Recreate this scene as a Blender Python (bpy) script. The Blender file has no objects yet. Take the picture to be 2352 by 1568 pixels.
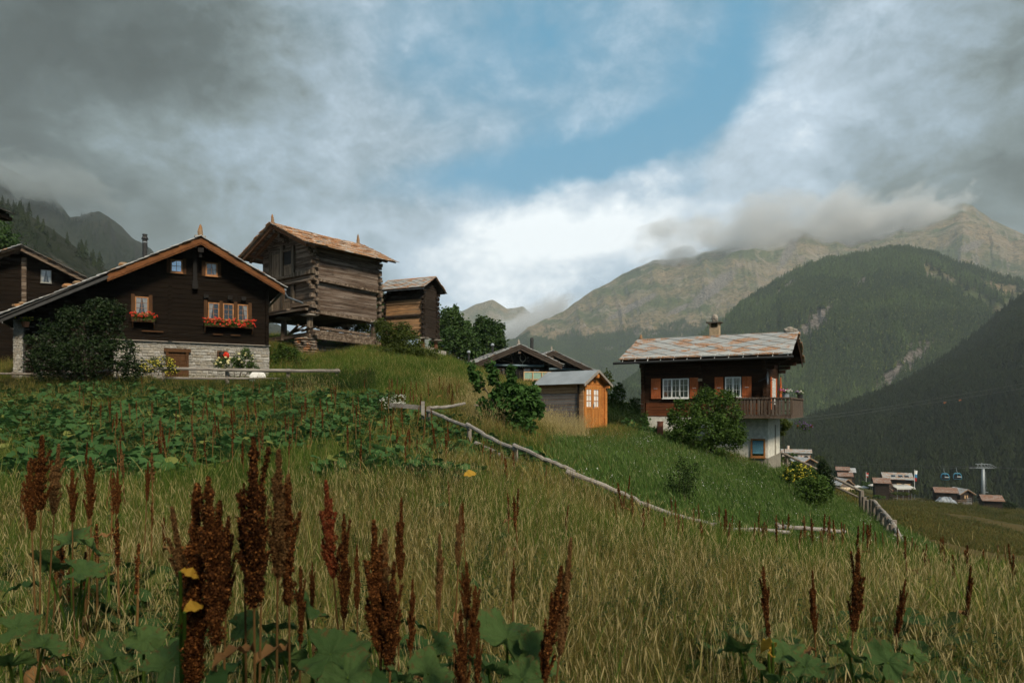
import bpy, math, random
import numpy as np
from mathutils import Vector, Matrix, noise as mnoise
random.seed(11); np.random.seed(11)
R = math.radians
sc = bpy.context.scene
col = sc.collection

# ---------------------------------------------------------------- camera
# 24 mm lens, level, with a vertical shift (verticals stay vertical). Camera at the origin looks along +Y.
CX, HY, F = 1176.0, 940.0, 1568.0
cam_data = bpy.data.cameras.new("camera"); cam = bpy.data.objects.new("camera", cam_data); col.objects.link(cam)
cam.location = (0, 0, 0); cam.rotation_euler = (R(90), 0, 0)
cam_data.lens = 24; cam_data.sensor_width = 36
cam_data.shift_y = (HY - 784) / 2352
cam_data.clip_start = 0.05; cam_data.clip_end = 40000
cam_data.dof.use_dof = True; cam_data.dof.focus_distance = 24; cam_data.dof.aperture_fstop = 4.0
sc.camera = cam
sc.view_settings.view_transform = 'Standard'; sc.view_settings.look = 'None'
sc.view_settings.gamma = 1; sc.view_settings.exposure = 0.5
sc.cycles.use_denoising = True
sc.cycles.max_bounces = 5; sc.cycles.diffuse_bounces = 2; sc.cycles.glossy_bounces = 2
sc.cycles.transmission_bounces = 3; sc.cycles.volume_bounces = 0; sc.cycles.transparent_max_bounces = 8
sc.cycles.use_adaptive_sampling = True; sc.cycles.adaptive_threshold = 0.03
sc.cycles.sample_clamp_indirect = 4

def azel(px, py):
    return math.atan2(px - CX, F), math.atan2(HY - py, math.hypot(F, px - CX))

# ---------------------------------------------------------------- node helper
class NT:
    def __init__(s, tree): s.t = tree; s.n = tree.nodes; s.l = tree.links
    def link(s, a, b): s.l.new(a, b)
    def node(s, typ, **kw):
        n = s.n.new(typ)
        for k, v in kw.items(): setattr(n, k, v)
        return n
    def put(s, sock, v):
        if v is None: return
        if hasattr(v, 'is_linked') or hasattr(v, 'links'): s.l.new(v, sock)
        else:
            if sock.type == 'RGBA' and len(v) == 3: v = (*v, 1)
            sock.default_value = v
    def m(s, op, a, b=None, c=None, clamp=False):
        n = s.n.new('ShaderNodeMath'); n.operation = op; n.use_clamp = clamp
        for i, v in enumerate((a, b, c)):
            if v is not None: s.put(n.inputs[i], v)
        return n.outputs[0]
    def v(s, op, a, b=None, scale=None):
        n = s.n.new('ShaderNodeVectorMath'); n.operation = op
        s.put(n.inputs[0], a)
        if b is not None: s.put(n.inputs[1], b)
        if scale is not None: s.put(n.inputs['Scale'], scale)
        return n.outputs['Value'] if op in ('LENGTH', 'DOT_PRODUCT') else n.outputs[0]
    def mix(s, f, a, b, mode='MIX'):
        n = s.n.new('ShaderNodeMix'); n.data_type = 'RGBA'; n.blend_type = mode; n.clamp_factor = True
        s.put(n.inputs[0], f); s.put(n.inputs[6], a); s.put(n.inputs[7], b)
        return n.outputs[2]
    def noise(s, vec, scale=5, detail=3, rough=0.5, dist=0.0, out='Fac'):
        n = s.n.new('ShaderNodeTexNoise')
        if vec is not None: s.put(n.inputs['Vector'], vec)
        n.inputs['Scale'].default_value = scale; n.inputs['Detail'].default_value = detail
        n.inputs['Roughness'].default_value = rough; n.inputs['Distortion'].default_value = dist
        return n.outputs[out]
    def ramp(s, f, stops, interp='LINEAR'):
        n = s.n.new('ShaderNodeValToRGB'); e = n.color_ramp.elements; n.color_ramp.interpolation = interp
        while len(e) < len(stops): e.new(0.5)
        for el, (p, c) in zip(e, stops):
            el.position = p; el.color = (c, c, c, 1) if isinstance(c, (int, float)) else (*c, 1)
        s.put(n.inputs[0], f); return n.outputs[0]
    def rng(s, f, a, b, c=0.0, d=1.0, smooth=True):
        n = s.n.new('ShaderNodeMapRange'); n.interpolation_type = 'SMOOTHSTEP' if smooth else 'LINEAR'
        s.put(n.inputs[0], f)
        for i, v in enumerate((a, b, c, d)): n.inputs[i + 1].default_value = v
        return n.outputs[0]
    def mapping(s, vec, scale=(1, 1, 1), loc=(0, 0, 0), rot=(0, 0, 0)):
        n = s.n.new('ShaderNodeMapping'); s.put(n.inputs[0], vec)
        n.inputs['Scale'].default_value = scale; n.inputs['Location'].default_value = loc; n.inputs['Rotation'].default_value = rot
        return n.outputs[0]
    def comb(s, x, y, z):
        n = s.n.new('ShaderNodeCombineXYZ')
        for i, q in enumerate((x, y, z)): s.put(n.inputs[i], q)
        return n.outputs[0]

# ---------------------------------------------------------------- sky: Nishita blue behind broken cloud, all placed by compass direction and height
SUN_EL, SUN_AZ = R(42), R(150)          # sun stands behind the camera to its right, veiled
world = bpy.data.worlds.new("World"); sc.world = world; world.use_nodes = True
w = NT(world.node_tree); w.n.clear()
sky = w.node('ShaderNodeTexSky', sky_type='NISHITA'); sky.sun_disc = False
sky.sun_elevation = SUN_EL; sky.sun_rotation = SUN_AZ; sky.air_density = 1.1; sky.dust_density = 0.6; sky.altitude = 1800
tc = w.node('ShaderNodeTexCoord').outputs['Generated']
nrm = w.v('NORMALIZE', tc)
sx = w.node('ShaderNodeSeparateXYZ'); w.link(nrm, sx.inputs[0])
az0 = w.m('ARCTAN2', sx.outputs[0], sx.outputs[1]); el0 = w.m('ARCSINE', sx.outputs[2])
wn = w.noise(nrm, 3.2, 6, 0.55, 0.0, 'Color'); ws = w.node('ShaderNodeSeparateXYZ'); w.link(wn, ws.inputs[0])
az = w.m('ADD', az0, w.m('MULTIPLY', w.m('SUBTRACT', ws.outputs[0], 0.5), 0.24))
el = w.m('ADD', el0, w.m('MULTIPLY', w.m('SUBTRACT', ws.outputs[1], 0.5), 0.17))
def gsum(items, az=az, el=el):
    tot = None
    for (px, py, rx, ry, rot, amp) in items:
        a0, e0 = azel(px, py); ra = rx / F; rb = ry / F; c, s_ = math.cos(R(rot)), math.sin(R(rot))
        da = w.m('SUBTRACT', az, a0); de = w.m('SUBTRACT', el, e0)
        u = w.m('MULTIPLY_ADD', da, c / ra, w.m('MULTIPLY', de, s_ / ra))
        v_ = w.m('MULTIPLY_ADD', da, -s_ / rb, w.m('MULTIPLY', de, c / rb))
        r2 = w.m('MULTIPLY_ADD', u, u, w.m('MULTIPLY', v_, v_))
        g = w.m('EXPONENT', w.m('MULTIPLY', r2, -1.0))
        tot = w.m('MULTIPLY', g, amp) if tot is None else w.m('MULTIPLY_ADD', g, amp, tot)
    return tot
flat = w.mapping(nrm, (1, 1, 1.45), rot=(0, .25, 0))
n_big = w.noise(flat, 3.0, 8, 0.56, 0.25)
n_mid = w.noise(flat, 8.0, 8, 0.62, 0.35)
n_fine = w.noise(flat, 22.0, 6, 0.65, 0.2)
# how much cloud stands where
cover = gsum([(1160, 425, 480, 62, 7, -.95), (1610, 250, 220, 80, 58, -.72), (1200, 110, 520, 230, 0, -.50), (1430, 390, 170, 50, 10, -.5), (1585, 458, 60, 14, 0, -.5),
              (1735, 420, 30, 18, 0, -.5), (200, 300, 620, 420, 0, .75), (700, 520, 300, 160, 0, .3), (1850, 420, 420, 170, 28, .95), (1450, 425, 200, 30, 14, .55), (2250, 150, 300, 300, 0, .35), (2050, 40, 160, 40, 0, -.35),
              (1300, 610, 620, 100, 0, 1.0)])
dens = w.m('ADD', w.m('ADD', cover, 0.36), w.m('MULTIPLY', w.m('SUBTRACT', w.m('MULTIPLY_ADD', n_mid, .55, w.m('MULTIPLY_ADD', n_fine, .28, w.m('MULTIPLY', n_big, .6))), .71), 1.7))
mask = w.rng(dens, -0.50, 0.60)
# how bright each cloud is
lum = gsum([(20, 120, 520, 300, 0, -.36), (400, 90, 260, 120, -12, -.14), (0, 400, 190, 200, 0, -.14), (330, 560, 330, 120, 0, -.10), (700, 400, 240, 200, 0, .05), (560, 290, 110, 90, 0, .08),
            (270, 300, 90, 60, 0, .08), (2380, 420, 260, 330, 0, -.20), (2100, 470, 200, 90, 15, -.06), (2380, 60, 200, 160, 0, -.12),
            (1300, 545, 330, 62, 0, .42), (1120, 650, 220, 80, 0, .36), (1220, 720, 130, 60, 0, .22), (1750, 360, 460, 220, 20, .20), (1330, 425, 130, 26, 10, .12), (620, 330, 300, 220, 0, .10), (1150, 260, 480, 260, 0, .12), (2230, 260, 90, 30, 20, .12), (1500, 640, 170, 40, 20, -.04)])
rel = w.m('ADD', w.m('MULTIPLY', w.m('SUBTRACT', n_mid, .5), .62), w.m('MULTIPLY', w.m('SUBTRACT', n_fine, .5), .34))
big = w.m('MULTIPLY', w.m('SUBTRACT', n_big, .5), .35)
lumv = w.m('ADD', w.m('ADD', lum, .44), w.m('ADD', rel, big))
ccol = w.ramp(lumv, [(0.0, (.016, .022, .020)), (0.16, (.050, .066, .066)), (0.32, (.14, .18, .19)), (0.50, (.27, .355, .425)), (0.68, (.46, .565, .67)), (0.92, (.95, 1.0, 1.03))])
bg_sky = w.node('ShaderNodeBackground'); w.link(w.mix(0.75, sky.outputs[0], (0.50, 2.75, 4.4)), bg_sky.inputs[0]); bg_sky.inputs[1].default_value = 0.105
bg_cl = w.node('ShaderNodeBackground'); w.link(ccol, bg_cl.inputs[0]); bg_cl.inputs[1].default_value = 1.0
mx = w.node('ShaderNodeMixShader'); w.link(mask, mx.inputs[0]); w.link(bg_sky.outputs[0], mx.inputs[1]); w.link(bg_cl.outputs[0], mx.inputs[2])
w.link(mx.outputs[0], w.node('ShaderNodeOutputWorld').inputs[0])
world.cycles.sampling_method = 'MANUAL'; world.cycles.sample_map_resolution = 512

sun_d = bpy.data.lights.new("sun", 'SUN'); sun_d.energy = 3.8; sun_d.angle = R(12); sun_d.color = (1, .87, .68)
sun = bpy.data.objects.new("sun", sun_d); col.objects.link(sun)
sd = Vector((math.sin(SUN_AZ) * math.cos(SUN_EL), math.cos(SUN_AZ) * math.cos(SUN_EL), math.sin(SUN_EL)))
sun.rotation_euler = (-sd).to_track_quat('-Z', 'Y').to_euler()

# ---------------------------------------------------------------- tags, meshes
def E(px, py, d):
    """a point at depth d seen where the photo shows pixel (px, py) of its 2352-wide view"""
    return Vector(((px - CX) / F * d, d, (HY - py) / F * d))
def tag(o, label=None, cat=None, group=None, kind=None):
    if label: o['label'] = label
    if cat: o['category'] = cat
    if group: o['group'] = group
    if kind: o['kind'] = kind
    return o
def empty(name, loc=(0, 0, 0), rz=0.0, label=None, cat=None, group=None, parent=None):
    o = bpy.data.objects.new(name, None); o.empty_display_size = .3; col.objects.link(o)
    o.location = loc; o.rotation_euler = (0, 0, rz)
    if parent: o.parent = parent
    return tag(o, label, cat, group)
def mesh_np(name, co, quads=None, tris=None, mat=None, parent=None, smooth=False, attrs=None, link=True):
    me = bpy.data.meshes.new(name)
    co = np.asarray(co, dtype=np.float32); me.vertices.add(len(co)); me.vertices.foreach_set('co', co.ravel())
    lv, ls, n = [], [], 0
    for arr, k in ((quads, 4), (tris, 3)):
        if arr is not None and len(arr):
            arr = np.asarray(arr, dtype=np.int32); lv.append(arr.ravel()); ls.append(n + np.arange(len(arr)) * k); n += len(arr) * k
    if lv:
        lv = np.concatenate(lv); ls = np.concatenate(ls).astype(np.int32)
        me.loops.add(len(lv)); me.loops.foreach_set('vertex_index', lv)
        me.polygons.add(len(ls)); me.polygons.foreach_set('loop_start', ls)
        if smooth: me.polygons.foreach_set('use_smooth', np.ones(len(ls), dtype=bool))
    for k, a in (attrs or {}).items():
        a = np.asarray(a, dtype=np.float32)
        at = me.attributes.new(k, 'FLOAT' if a.ndim == 1 else 'FLOAT_VECTOR', 'POINT')
        at.data.foreach_set('value' if a.ndim == 1 else 'vector', a.ravel())
    me.update(calc_edges=True); me.validate()
    if mat: me.materials.append(mat)
    o = bpy.data.objects.new(name, me)
    if link: col.objects.link(o)
    if parent: o.parent = parent
    return o
class MB:
    """collects shapes, then links them as one mesh object"""
    def __init__(s): s.v = []; s.f = []
    def add(s, vs, fs, M=None):
        b = len(s.v)
        s.v += [(M @ Vector(p)) if M is not None else Vector(p) for p in vs]
        s.f += [tuple(i + b for i in f) for f in fs]; return s
    def box(s, x0, x1, y0, y1, z0, z1, M=None, j=0.0):
        q = lambda: random.uniform(-j, j) if j else 0
        vs = [(x + q(), y + q(), z + q()) for z in (z0, z1) for y in (y0, y1) for x in (x0, x1)]
        return s.add(vs, [(0, 2, 3, 1), (4, 5, 7, 6), (0, 1, 5, 4), (2, 6, 7, 3), (0, 4, 6, 2), (1, 3, 7, 5)], M)
    def prism(s, poly, axis, a0, a1, M=None):
        """polygon extruded along an axis: poly is (x,z) for axis y, (y,z) for axis x, (x,y) for axis z"""
        n = len(poly)
        pt = {'y': lambda p, a: (p[0], a, p[1]), 'x': lambda p, a: (a, p[0], p[1]), 'z': lambda p, a: (p[0], p[1], a)}[axis]
        vs = [pt(p, a0) for p in poly] + [pt(p, a1) for p in poly]
        fs = [tuple(range(n)), tuple(range(2 * n - 1, n - 1, -1))] + [(i, i + n, (i + 1) % n + n, (i + 1) % n) for i in range(n)]
        return s.add(vs, fs, M)
    def beam(s, p0, p1, wd, ht, up=(0, 0, 1)):
        p0, p1 = Vector(p0), Vector(p1); d = (p1 - p0).normalized(); up = Vector(up)
        a = d.cross(up)
        if a.length < 1e-4: a = d.cross(Vector((1, 0, 0)))
        a.normalize(); b = a.cross(d)
        vs = [p + a * (i * wd / 2) + b * (k * ht / 2) for p in (p0, p1) for i, k in ((-1, -1), (1, -1), (1, 1), (-1, 1))]
        return s.add(vs, [(0, 3, 2, 1), (4, 5, 6, 7), (0, 1, 5, 4), (1, 2, 6, 5), (2, 3, 7, 6), (3, 0, 4, 7)])
    def tube(s, pts, rad, n=7, cap=True, wob=0.0):
        pts = [Vector(p) for p in pts]; m = len(pts)
        rad = rad if isinstance(rad, (list, tuple)) else [rad] * m
        base = len(s.v); ref = None
        for i, p in enumerate(pts):
            d = (pts[min(i + 1, m - 1)] - pts[max(i - 1, 0)]).normalized()
            if ref is None: ref = d.cross(Vector((0, 0, 1)) if abs(d.z) < .9 else Vector((1, 0, 0))).normalized()
            ref = (ref - d * ref.dot(d)).normalized(); b = d.cross(ref)
            for k in range(n):
                a = 2 * math.pi * k / n; r = rad[i] * (1 + random.uniform(-wob, wob))
                s.v.append(p + ref * (math.cos(a) * r) + b * (math.sin(a) * r))
        for i in range(m - 1):
            for k in range(n):
                a, b = base + i * n + k, base + i * n + (k + 1) % n
                s.f.append((a, b, b + n, a + n))
        if cap:
            s.f.append(tuple(base + n - 1 - k for k in range(n))); s.f.append(tuple(base + (m - 1) * n + k for k in range(n)))
        return s
    def rock(s, c, r, seed=None, sub=2):
        rr = random.Random(seed); n = 7 if sub > 1 else 5
        c = Vector(c); r = Vector(r) if not isinstance(r, (int, float)) else Vector((r, r, r)); base = len(s.v); off = Vector((rr.random() * 50, rr.random() * 50, 0))
        rows = n - 1; cols = n + 2
        for i in range(rows + 1):
            th = math.pi * i / rows
            for k in range(cols):
                ph = 2 * math.pi * k / cols; d = Vector((math.sin(th) * math.cos(ph), math.sin(th) * math.sin(ph), math.cos(th)))
                q = 1 + .35 * mnoise.noise(d * 1.7 + off)
                s.v.append(c + Vector((d.x * r.x, d.y * r.y, d.z * r.z)) * q)
        for i in range(rows):
            for k in range(cols):
                a, b = base + i * cols + k, base + i * cols + (k + 1) % cols
                s.f.append((a, a + cols, b + cols, b))
        return s
    def build(s, name, mat, parent=None, smooth=False, bevel=0.0, label=None, recenter=False, link=True):
        vs = s.v; loc = Vector((0, 0, 0))
        if recenter and vs:
            loc = Vector((sum(v.x for v in vs) / len(vs), sum(v.y for v in vs) / len(vs), min(v.z for v in vs)))
            vs = [v - loc for v in vs]
        me = bpy.data.meshes.new(name); me.from_pydata([tuple(v) for v in vs], [], s.f); me.update()
        if smooth: me.polygons.foreach_set('use_smooth', [True] * len(me.polygons))
        if mat: me.materials.append(mat)
        o = bpy.data.objects.new(name, me)
        if link: col.objects.link(o)
        o.location = loc
        if parent: o.parent = parent
        if label: o['label'] = label
        if bevel:
            m = o.modifiers.new("bevel", 'BEVEL'); m.width = bevel; m.segments = 1; m.limit_method = 'ANGLE'
        return o
def copy_tree(o, parent=None):
    c = o.copy(); col.objects.link(c)
    if parent is not None: c.parent = parent
    for ch in list(o.children): copy_tree(ch, c)
    return c

# ---------------------------------------------------------------- numpy noise
def _h(ix, iy, s):
    n = (ix.astype(np.int64) * 374761393 + iy.astype(np.int64) * 668265263 + s * 982451653) & 0x7fffffff
    n = ((n ^ (n >> 13)) * 1274126177) & 0x7fffffff
    return ((n ^ (n >> 16)) & 0xffff) / 65535.0
def vnoise(x, y, s=0):
    ix, iy = np.floor(x), np.floor(y); fx, fy = x - ix, y - iy
    u, v = fx * fx * (3 - 2 * fx), fy * fy * (3 - 2 * fy)
    a, b, c, d = _h(ix, iy, s), _h(ix + 1, iy, s), _h(ix, iy + 1, s), _h(ix + 1, iy + 1, s)
    return (a * (1 - u) + b * u) * (1 - v) + (c * (1 - u) + d * u) * v
def fbm(x, y, o=5, s=0, rough=.5):
    x = np.asarray(x, float); y = np.asarray(y, float); t = 0; a = 1; n = 0
    for k in range(o):
        t = t + a * vnoise(x, y, s + k); n += a; a *= rough; x, y = x * 2.03 + 11.3 + .35 * y, y * 2.03 - 7.1 - .35 * x / 2
    return t / n
def ridged(x, y, o=5, s=0):
    x = np.asarray(x, float); y = np.asarray(y, float); t = 0; a = 1; n = 0
    for k in range(o):
        t = t + a * (1 - np.abs(2 * vnoise(x, y, s + k) - 1)); n += a; a *= .5; x, y = x * 2.1 + 3.3 + .3 * y, y * 2.1 - 5.1 - .2 * x / 2
    return t / n
# ================================================================ materials
def new_mat(name):
    m = bpy.data.materials.new(name); m.use_nodes = True; t = NT(m.node_tree); t.n.clear()
    b = t.node('ShaderNodeBsdfPrincipled'); o = t.node('ShaderNodeOutputMaterial'); t.link(b.outputs[0], o.inputs[0])
    b.inputs['Specular IOR Level'].default_value = .3
    return m, t, b, o
def bump(t, b, h, strength=.4, dist=.02):
    n = t.node('ShaderNodeBump'); n.inputs['Strength'].default_value = strength; n.inputs['Distance'].default_value = dist
    t.put(n.inputs['Height'], h); t.link(n.outputs[0], b.inputs['Normal'])
def simple(name, c, rough=.7, var=.25, scale=3.0, metal=0.0, bmp=.15, c2=None):
    m, t, b, o = new_mat(name); tc = t.node('ShaderNodeTexCoord').outputs['Object']
    n = t.noise(tc, scale, 5, .6)
    c2 = c2 or tuple(x * (1 - var) for x in c); c1 = c if c2 != tuple(x * (1 - var) for x in c) else tuple(min(1, x * (1 + var)) for x in c)
    t.put(b.inputs['Base Color'], t.mix(t.rng(n, .3, .7), c2, c1)); b.inputs['Roughness'].default_value = rough; b.inputs['Metallic'].default_value = metal
    if bmp: bump(t, b, t.noise(tc, scale * 6, 4, .6), bmp, .01)
    return m
def wood(name, dark, light, axis='x', rough=.85, streak=1.0, grey=None, scale=1.0, knots=True):
    """weathered timber: grain stretched along an axis, each board its own tone"""
    m, t, b, o = new_mat(name); tc = t.node('ShaderNodeTexCoord').outputs['Object']
    isl = t.node('ShaderNodeNewGeometry').outputs['Random Per Island']
    sc3 = {'x': (.5, 9, 9), 'y': (9, .5, 9), 'z': (9, 9, .5)}[axis]
    off = t.v('SCALE', (31.0, 17.0, 23.0), scale=isl)
    g = t.v('ADD', t.mapping(tc, tuple(k * scale for k in sc3)), off)
    n1 = t.noise(g, 2.0, 6, .65, .6); n2 = t.noise(t.v('ADD', tc, off), 1.3 * scale, 4, .6)
    f = t.m('ADD', t.m('MULTIPLY', t.rng(n1, .3, .72), .55 * streak), t.m('ADD', t.m('MULTIPLY', isl, .25), t.m('MULTIPLY', t.m('SUBTRACT', n2, .35), .7)), clamp=True)
    c = t.mix(f, dark, light)
    if grey: c = t.mix(t.rng(t.noise(t.v('ADD', t.mapping(tc, tuple(k * .35 for k in sc3)), off), 1.7, 4, .6), .42, .68), c, grey)
    crack = t.rng(t.noise(g, 5.5, 3, .5), .30, .38)
    c = t.mix(crack, tuple(x * .35 for x in dark), c)
    t.put(b.inputs['Base Color'], c); b.inputs['Roughness'].default_value = rough; b.inputs['Specular IOR Level'].default_value = .06
    bump(t, b, t.m('ADD', n1, t.m('MULTIPLY', crack, .5)), .6, .012)
    return m
def slate(name, cols, lichen=(.42, .17, .05), amount=.45, lscale=2.2):
    """stone roof slabs: each slab its own grey, orange lichen in patches"""
    m, t, b, o = new_mat(name); tc = t.node('ShaderNodeTexCoord').outputs['Object']
    isl = t.node('ShaderNodeNewGeometry').outputs['Random Per Island']
    n = len(cols); c = t.ramp(isl, [(i / max(1, n - 1), q) for i, q in enumerate(cols)])
    c = t.mix(t.m('MULTIPLY', t.rng(t.noise(tc, 9, 5, .65), .35, .7), .55), c, tuple(x * 1.5 for x in cols[-1]), 'MIX')
    l = t.m('ADD', t.noise(tc, lscale, 6, .68, .5), t.m('MULTIPLY', t.m('SUBTRACT', isl, .5), .22))
    l2 = t.rng(l, .66 - amount * .42, .74 - amount * .38)
    c = t.mix(t.m('MULTIPLY', l2, t.rng(t.noise(tc, 14, 3, .6), .32, .56)), c, t.mix(t.noise(tc, 6, 2), lichen, tuple(x * .55 for x in lichen)))
    t.put(b.inputs['Base Color'], c); b.inputs['Roughness'].default_value = .75
    bump(t, b, t.noise(tc, 16, 5, .7), .5, .02)
    return m
def stone(name, cols, tint=None):
    m, t, b, o = new_mat(name); tc = t.node('ShaderNodeTexCoord').outputs['Object']
    isl = t.node('ShaderNodeNewGeometry').outputs['Random Per Island']; n = len(cols)
    c = t.ramp(isl, [(i / max(1, n - 1), q) for i, q in enumerate(cols)])
    c = t.mix(t.m('MULTIPLY', t.rng(t.noise(tc, 7, 5, .7), .35, .7), .5), c, tuple(x * .45 for x in cols[0]))
    if tint: c = t.mix(t.m('MULTIPLY', t.rng(t.noise(tc, 2.5, 5, .65), .45, .62), .8), c, tint)
    t.put(b.inputs['Base Color'], c); b.inputs['Roughness'].default_value = .9
    bump(t, b, t.noise(tc, 12, 6, .7), .7, .03)
    return m
def leafm(name, c1, c2, c3=None, trans=.38, rough=.75, spec=.10, big=0.15):
    """leaves and blades: tone varies per leaf and per plant"""
    m, t, b, o = new_mat(name)
    isl = t.node('ShaderNodeNewGeometry').outputs['Random Per Island']; oi = t.node('ShaderNodeObjectInfo').outputs['Random']
    pos = t.node('ShaderNodeNewGeometry').outputs['Position']
    f = t.m('ADD', t.m('MULTIPLY', isl, .5), t.m('ADD', t.m('MULTIPLY', oi, .3), t.m('MULTIPLY', t.m('SUBTRACT', t.noise(pos, big, 4, .6), .42), 1.5)), clamp=True)
    c = t.mix(f, c1, c2)
    if c3: c = t.mix(t.rng(isl, .80, .86), c, c3)
    t.put(b.inputs['Base Color'], c); b.inputs['Roughness'].default_value = rough; b.inputs['Specular IOR Level'].default_value = spec
    tr = t.node('ShaderNodeBsdfTranslucent'); t.put(tr.inputs[0], t.mix(.5, c, (.25, .30, .03), 'MULTIPLY') if False else c)
    mx = t.node('ShaderNodeMixShader'); mx.inputs[0].default_value = trans
    t.link(b.outputs[0], mx.inputs[1]); t.link(tr.outputs[0], mx.inputs[2]); t.link(mx.outputs[0], o.inputs[0])
    return m
def glass_mat(name, c=(.02, .025, .03), rough=.05):
    m, t, b, o = new_mat(name); b.inputs['Base Color'].default_value = (*c, 1); b.inputs['Roughness'].default_value = rough
    b.inputs['Specular IOR Level'].default_value = .6
    return m
M = {}
M['chalet'] = wood('dark_chalet_timber', (.0030, .0022, .0015), (.015, .010, .0065))
M['chalet_brown'] = wood('brown_window_timber', (.035, .018, .009), (.10, .05, .024), 'z')
M['fascia'] = wood('red_brown_fascia', (.07, .028, .012), (.20, .085, .035))
M['frame_orange'] = simple('orange_window_frame', (.27, .12, .04), .6, .3, 5)
M['barn'] = wood('barn_timber', (.014, .010, .007), (.14, .10, .072), grey=(.20, .16, .125))
M['barn_y'] = wood('barn_timber_side', (.014, .010, .007), (.125, .088, .066), axis='y', grey=(.19, .155, .13))
M['barn_z'] = wood('barn_timber_upright', (.02, .014, .01), (.11, .085, .06), 'z', grey=(.16, .13, .10))
M['barn_door'] = wood('pale_door_boards', (.05, .035, .025), (.22, .165, .115), 'z')
M['barn_red'] = wood('red_brown_rafters', (.06, .028, .014), (.17, .085, .045), 'y')
M['granary'] = wood('granary_timber', (.05, .028, .014), (.52, .30, .15), grey=(.20, .135, .085), streak=1.2)
M['granary_dark'] = wood('granary_timber_dark', (.012, .009, .007), (.05, .038, .03))
M['black_wood'] = wood('black_brown_timber', (.006, .006, .006), (.026, .024, .023))
M['shed_grey'] = wood('grey_shed_boards', (.075, .062, .055), (.23, .20, .18), grey=(.16, .15, .145), streak=.7)
M['shed_tan'] = wood('tan_shed_boards', (.15, .085, .045), (.42, .26, .14))
M['shed_orange'] = wood('orange_shed_boards', (.20, .065, .016), (.56, .23, .065), 'x', streak=.9)
M['shed_orange_z'] = wood('orange_shed_panelling', (.22, .075, .018), (.58, .25, .07), 'z', streak=.9)
M['house'] = wood('house_timber', (.010, .006, .004), (.055, .028, .016))
M['house_warm'] = wood('house_timber_warm', (.05, .018, .008), (.16, .058, .026))
M['shutter'] = wood('red_shutter', (.24, .055, .018), (.52, .16, .06), 'z', streak=.8)
M['balcony'] = wood('balcony_timber', (.025, .017, .012), (.13, .092, .068), 'z', grey=(.12, .10, .085))
M['rail'] = wood('grey_fence_rail', (.08, .068, .058), (.33, .30, .265), grey=(.25, .235, .215))
M['post'] = wood('weathered_post', (.07, .058, .048), (.26, .22, .18), 'z', grey=(.22, .20, .17))
M['white_frame'] = simple('white_window_frame', (.62, .62, .60), .5, .06, 4)
M['curtain'] = simple('white_curtain', (.50, .50, .48), .9, .15, 12)
M['curtain_dim'] = simple('dim_curtain', (.22, .22, .20), .9, .2, 12)
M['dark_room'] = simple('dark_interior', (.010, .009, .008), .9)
M['glass'] = glass_mat('window_glass')
M['glass_sky'] = glass_mat('sky_reflecting_glass', (.03, .04, .05), .02)
M['glass_sky'].node_tree.nodes['Principled BSDF'].inputs['Metallic'].default_value = .9
M['glass_sky'].node_tree.nodes['Principled BSDF'].inputs['Base Color'].default_value = (.55, .62, .72, 1)
M['metal'] = simple('grey_gutter_metal', (.16, .18, .20), .45, .2, 4, .6)
M['metal_dark'] = simple('dark_gutter_metal', (.035, .035, .035), .5, .2, 4, .4)
M['steel'] = simple('galvanised_steel', (.24, .27, .29), .5, .12, 3, .3)
M['plaster'] = simple('white_plaster', (.62, .60, .54), .95, .10, 6, 0, .4, c2=(.40, .39, .34))
M['plaster_grey'] = simple('grey_plaster_base', (.20, .185, .15), .95, .2, 5, 0, .4)
M['plaster_pink'] = simple('pale_pink_plaster', (.62, .50, .43), .95, .06, 3)
M['mortar'] = simple('pale_mortar', (.22, .20, .17), .95, .25, 8, 0, .6)
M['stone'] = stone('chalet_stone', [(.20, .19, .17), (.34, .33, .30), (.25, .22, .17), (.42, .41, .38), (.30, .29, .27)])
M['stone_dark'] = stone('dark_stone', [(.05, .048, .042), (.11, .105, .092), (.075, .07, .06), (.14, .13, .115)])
M['stone_orange'] = stone('lichen_stone', [(.14, .12, .10), (.22, .18, .14), (.17, .14, .115)], (.27, .105, .035))
M['slab_stone'] = stone('pale_slab_stone', [(.24, .21, .18), (.30, .27, .23)])
M['rust_stone'] = stone('finial_stone', [(.20, .13, .07), (.26, .19, .12)], (.30, .13, .04))
M['slate_orange'] = slate('orange_stone_slabs', [(.24, .16, .11), (.42, .41, .39), (.30, .20, .13), (.50, .50, .49), (.32, .27, .22)], (.50, .24, .09), .60, 1.4)
M['slate_house'] = slate('grey_stone_slabs', [(.21, .22, .22), (.26, .265, .26), (.30, .30, .29), (.22, .23, .23)], (.36, .17, .065), .40, 1.3)
M['slate_grey'] = slate('light_stone_slabs', [(.22, .23, .23), (.34, .35, .36), (.27, .28, .285)], (.30, .17, .08), .22)
M['slate_dark'] = slate('dark_stone_slabs', [(.045, .042, .038), (.09, .085, .075), (.06, .055, .05)], (.14, .07, .03), .35)
M['slate_red'] = slate('reddish_stone_slabs', [(.16, .12, .10), (.24, .20, .18), (.18, .13, .105)], (.22, .10, .05), .6, 1.0)
M['felt'] = simple('grey_roofing_felt', (.20, .225, .245), .8, .12, 1.2, 0, .5)
M['chimney'] = simple('sandy_chimney_render', (.30, .23, .15), .95, .2, 5, 0, .5)
M['rust_pipe'] = simple('rusty_pipe', (.16, .06, .035), .8, .3, 4)
M['teal_blind'] = simple('blue_green_blind', (.09, .22, .30), .6, .1, 3)
M['terracotta'] = simple('terracotta', (.30, .12, .06), .8, .2, 5)
M['awning_cloth'] = simple('pale_awning_cloth', (.30, .28, .25), .9, .05, 2)
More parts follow.
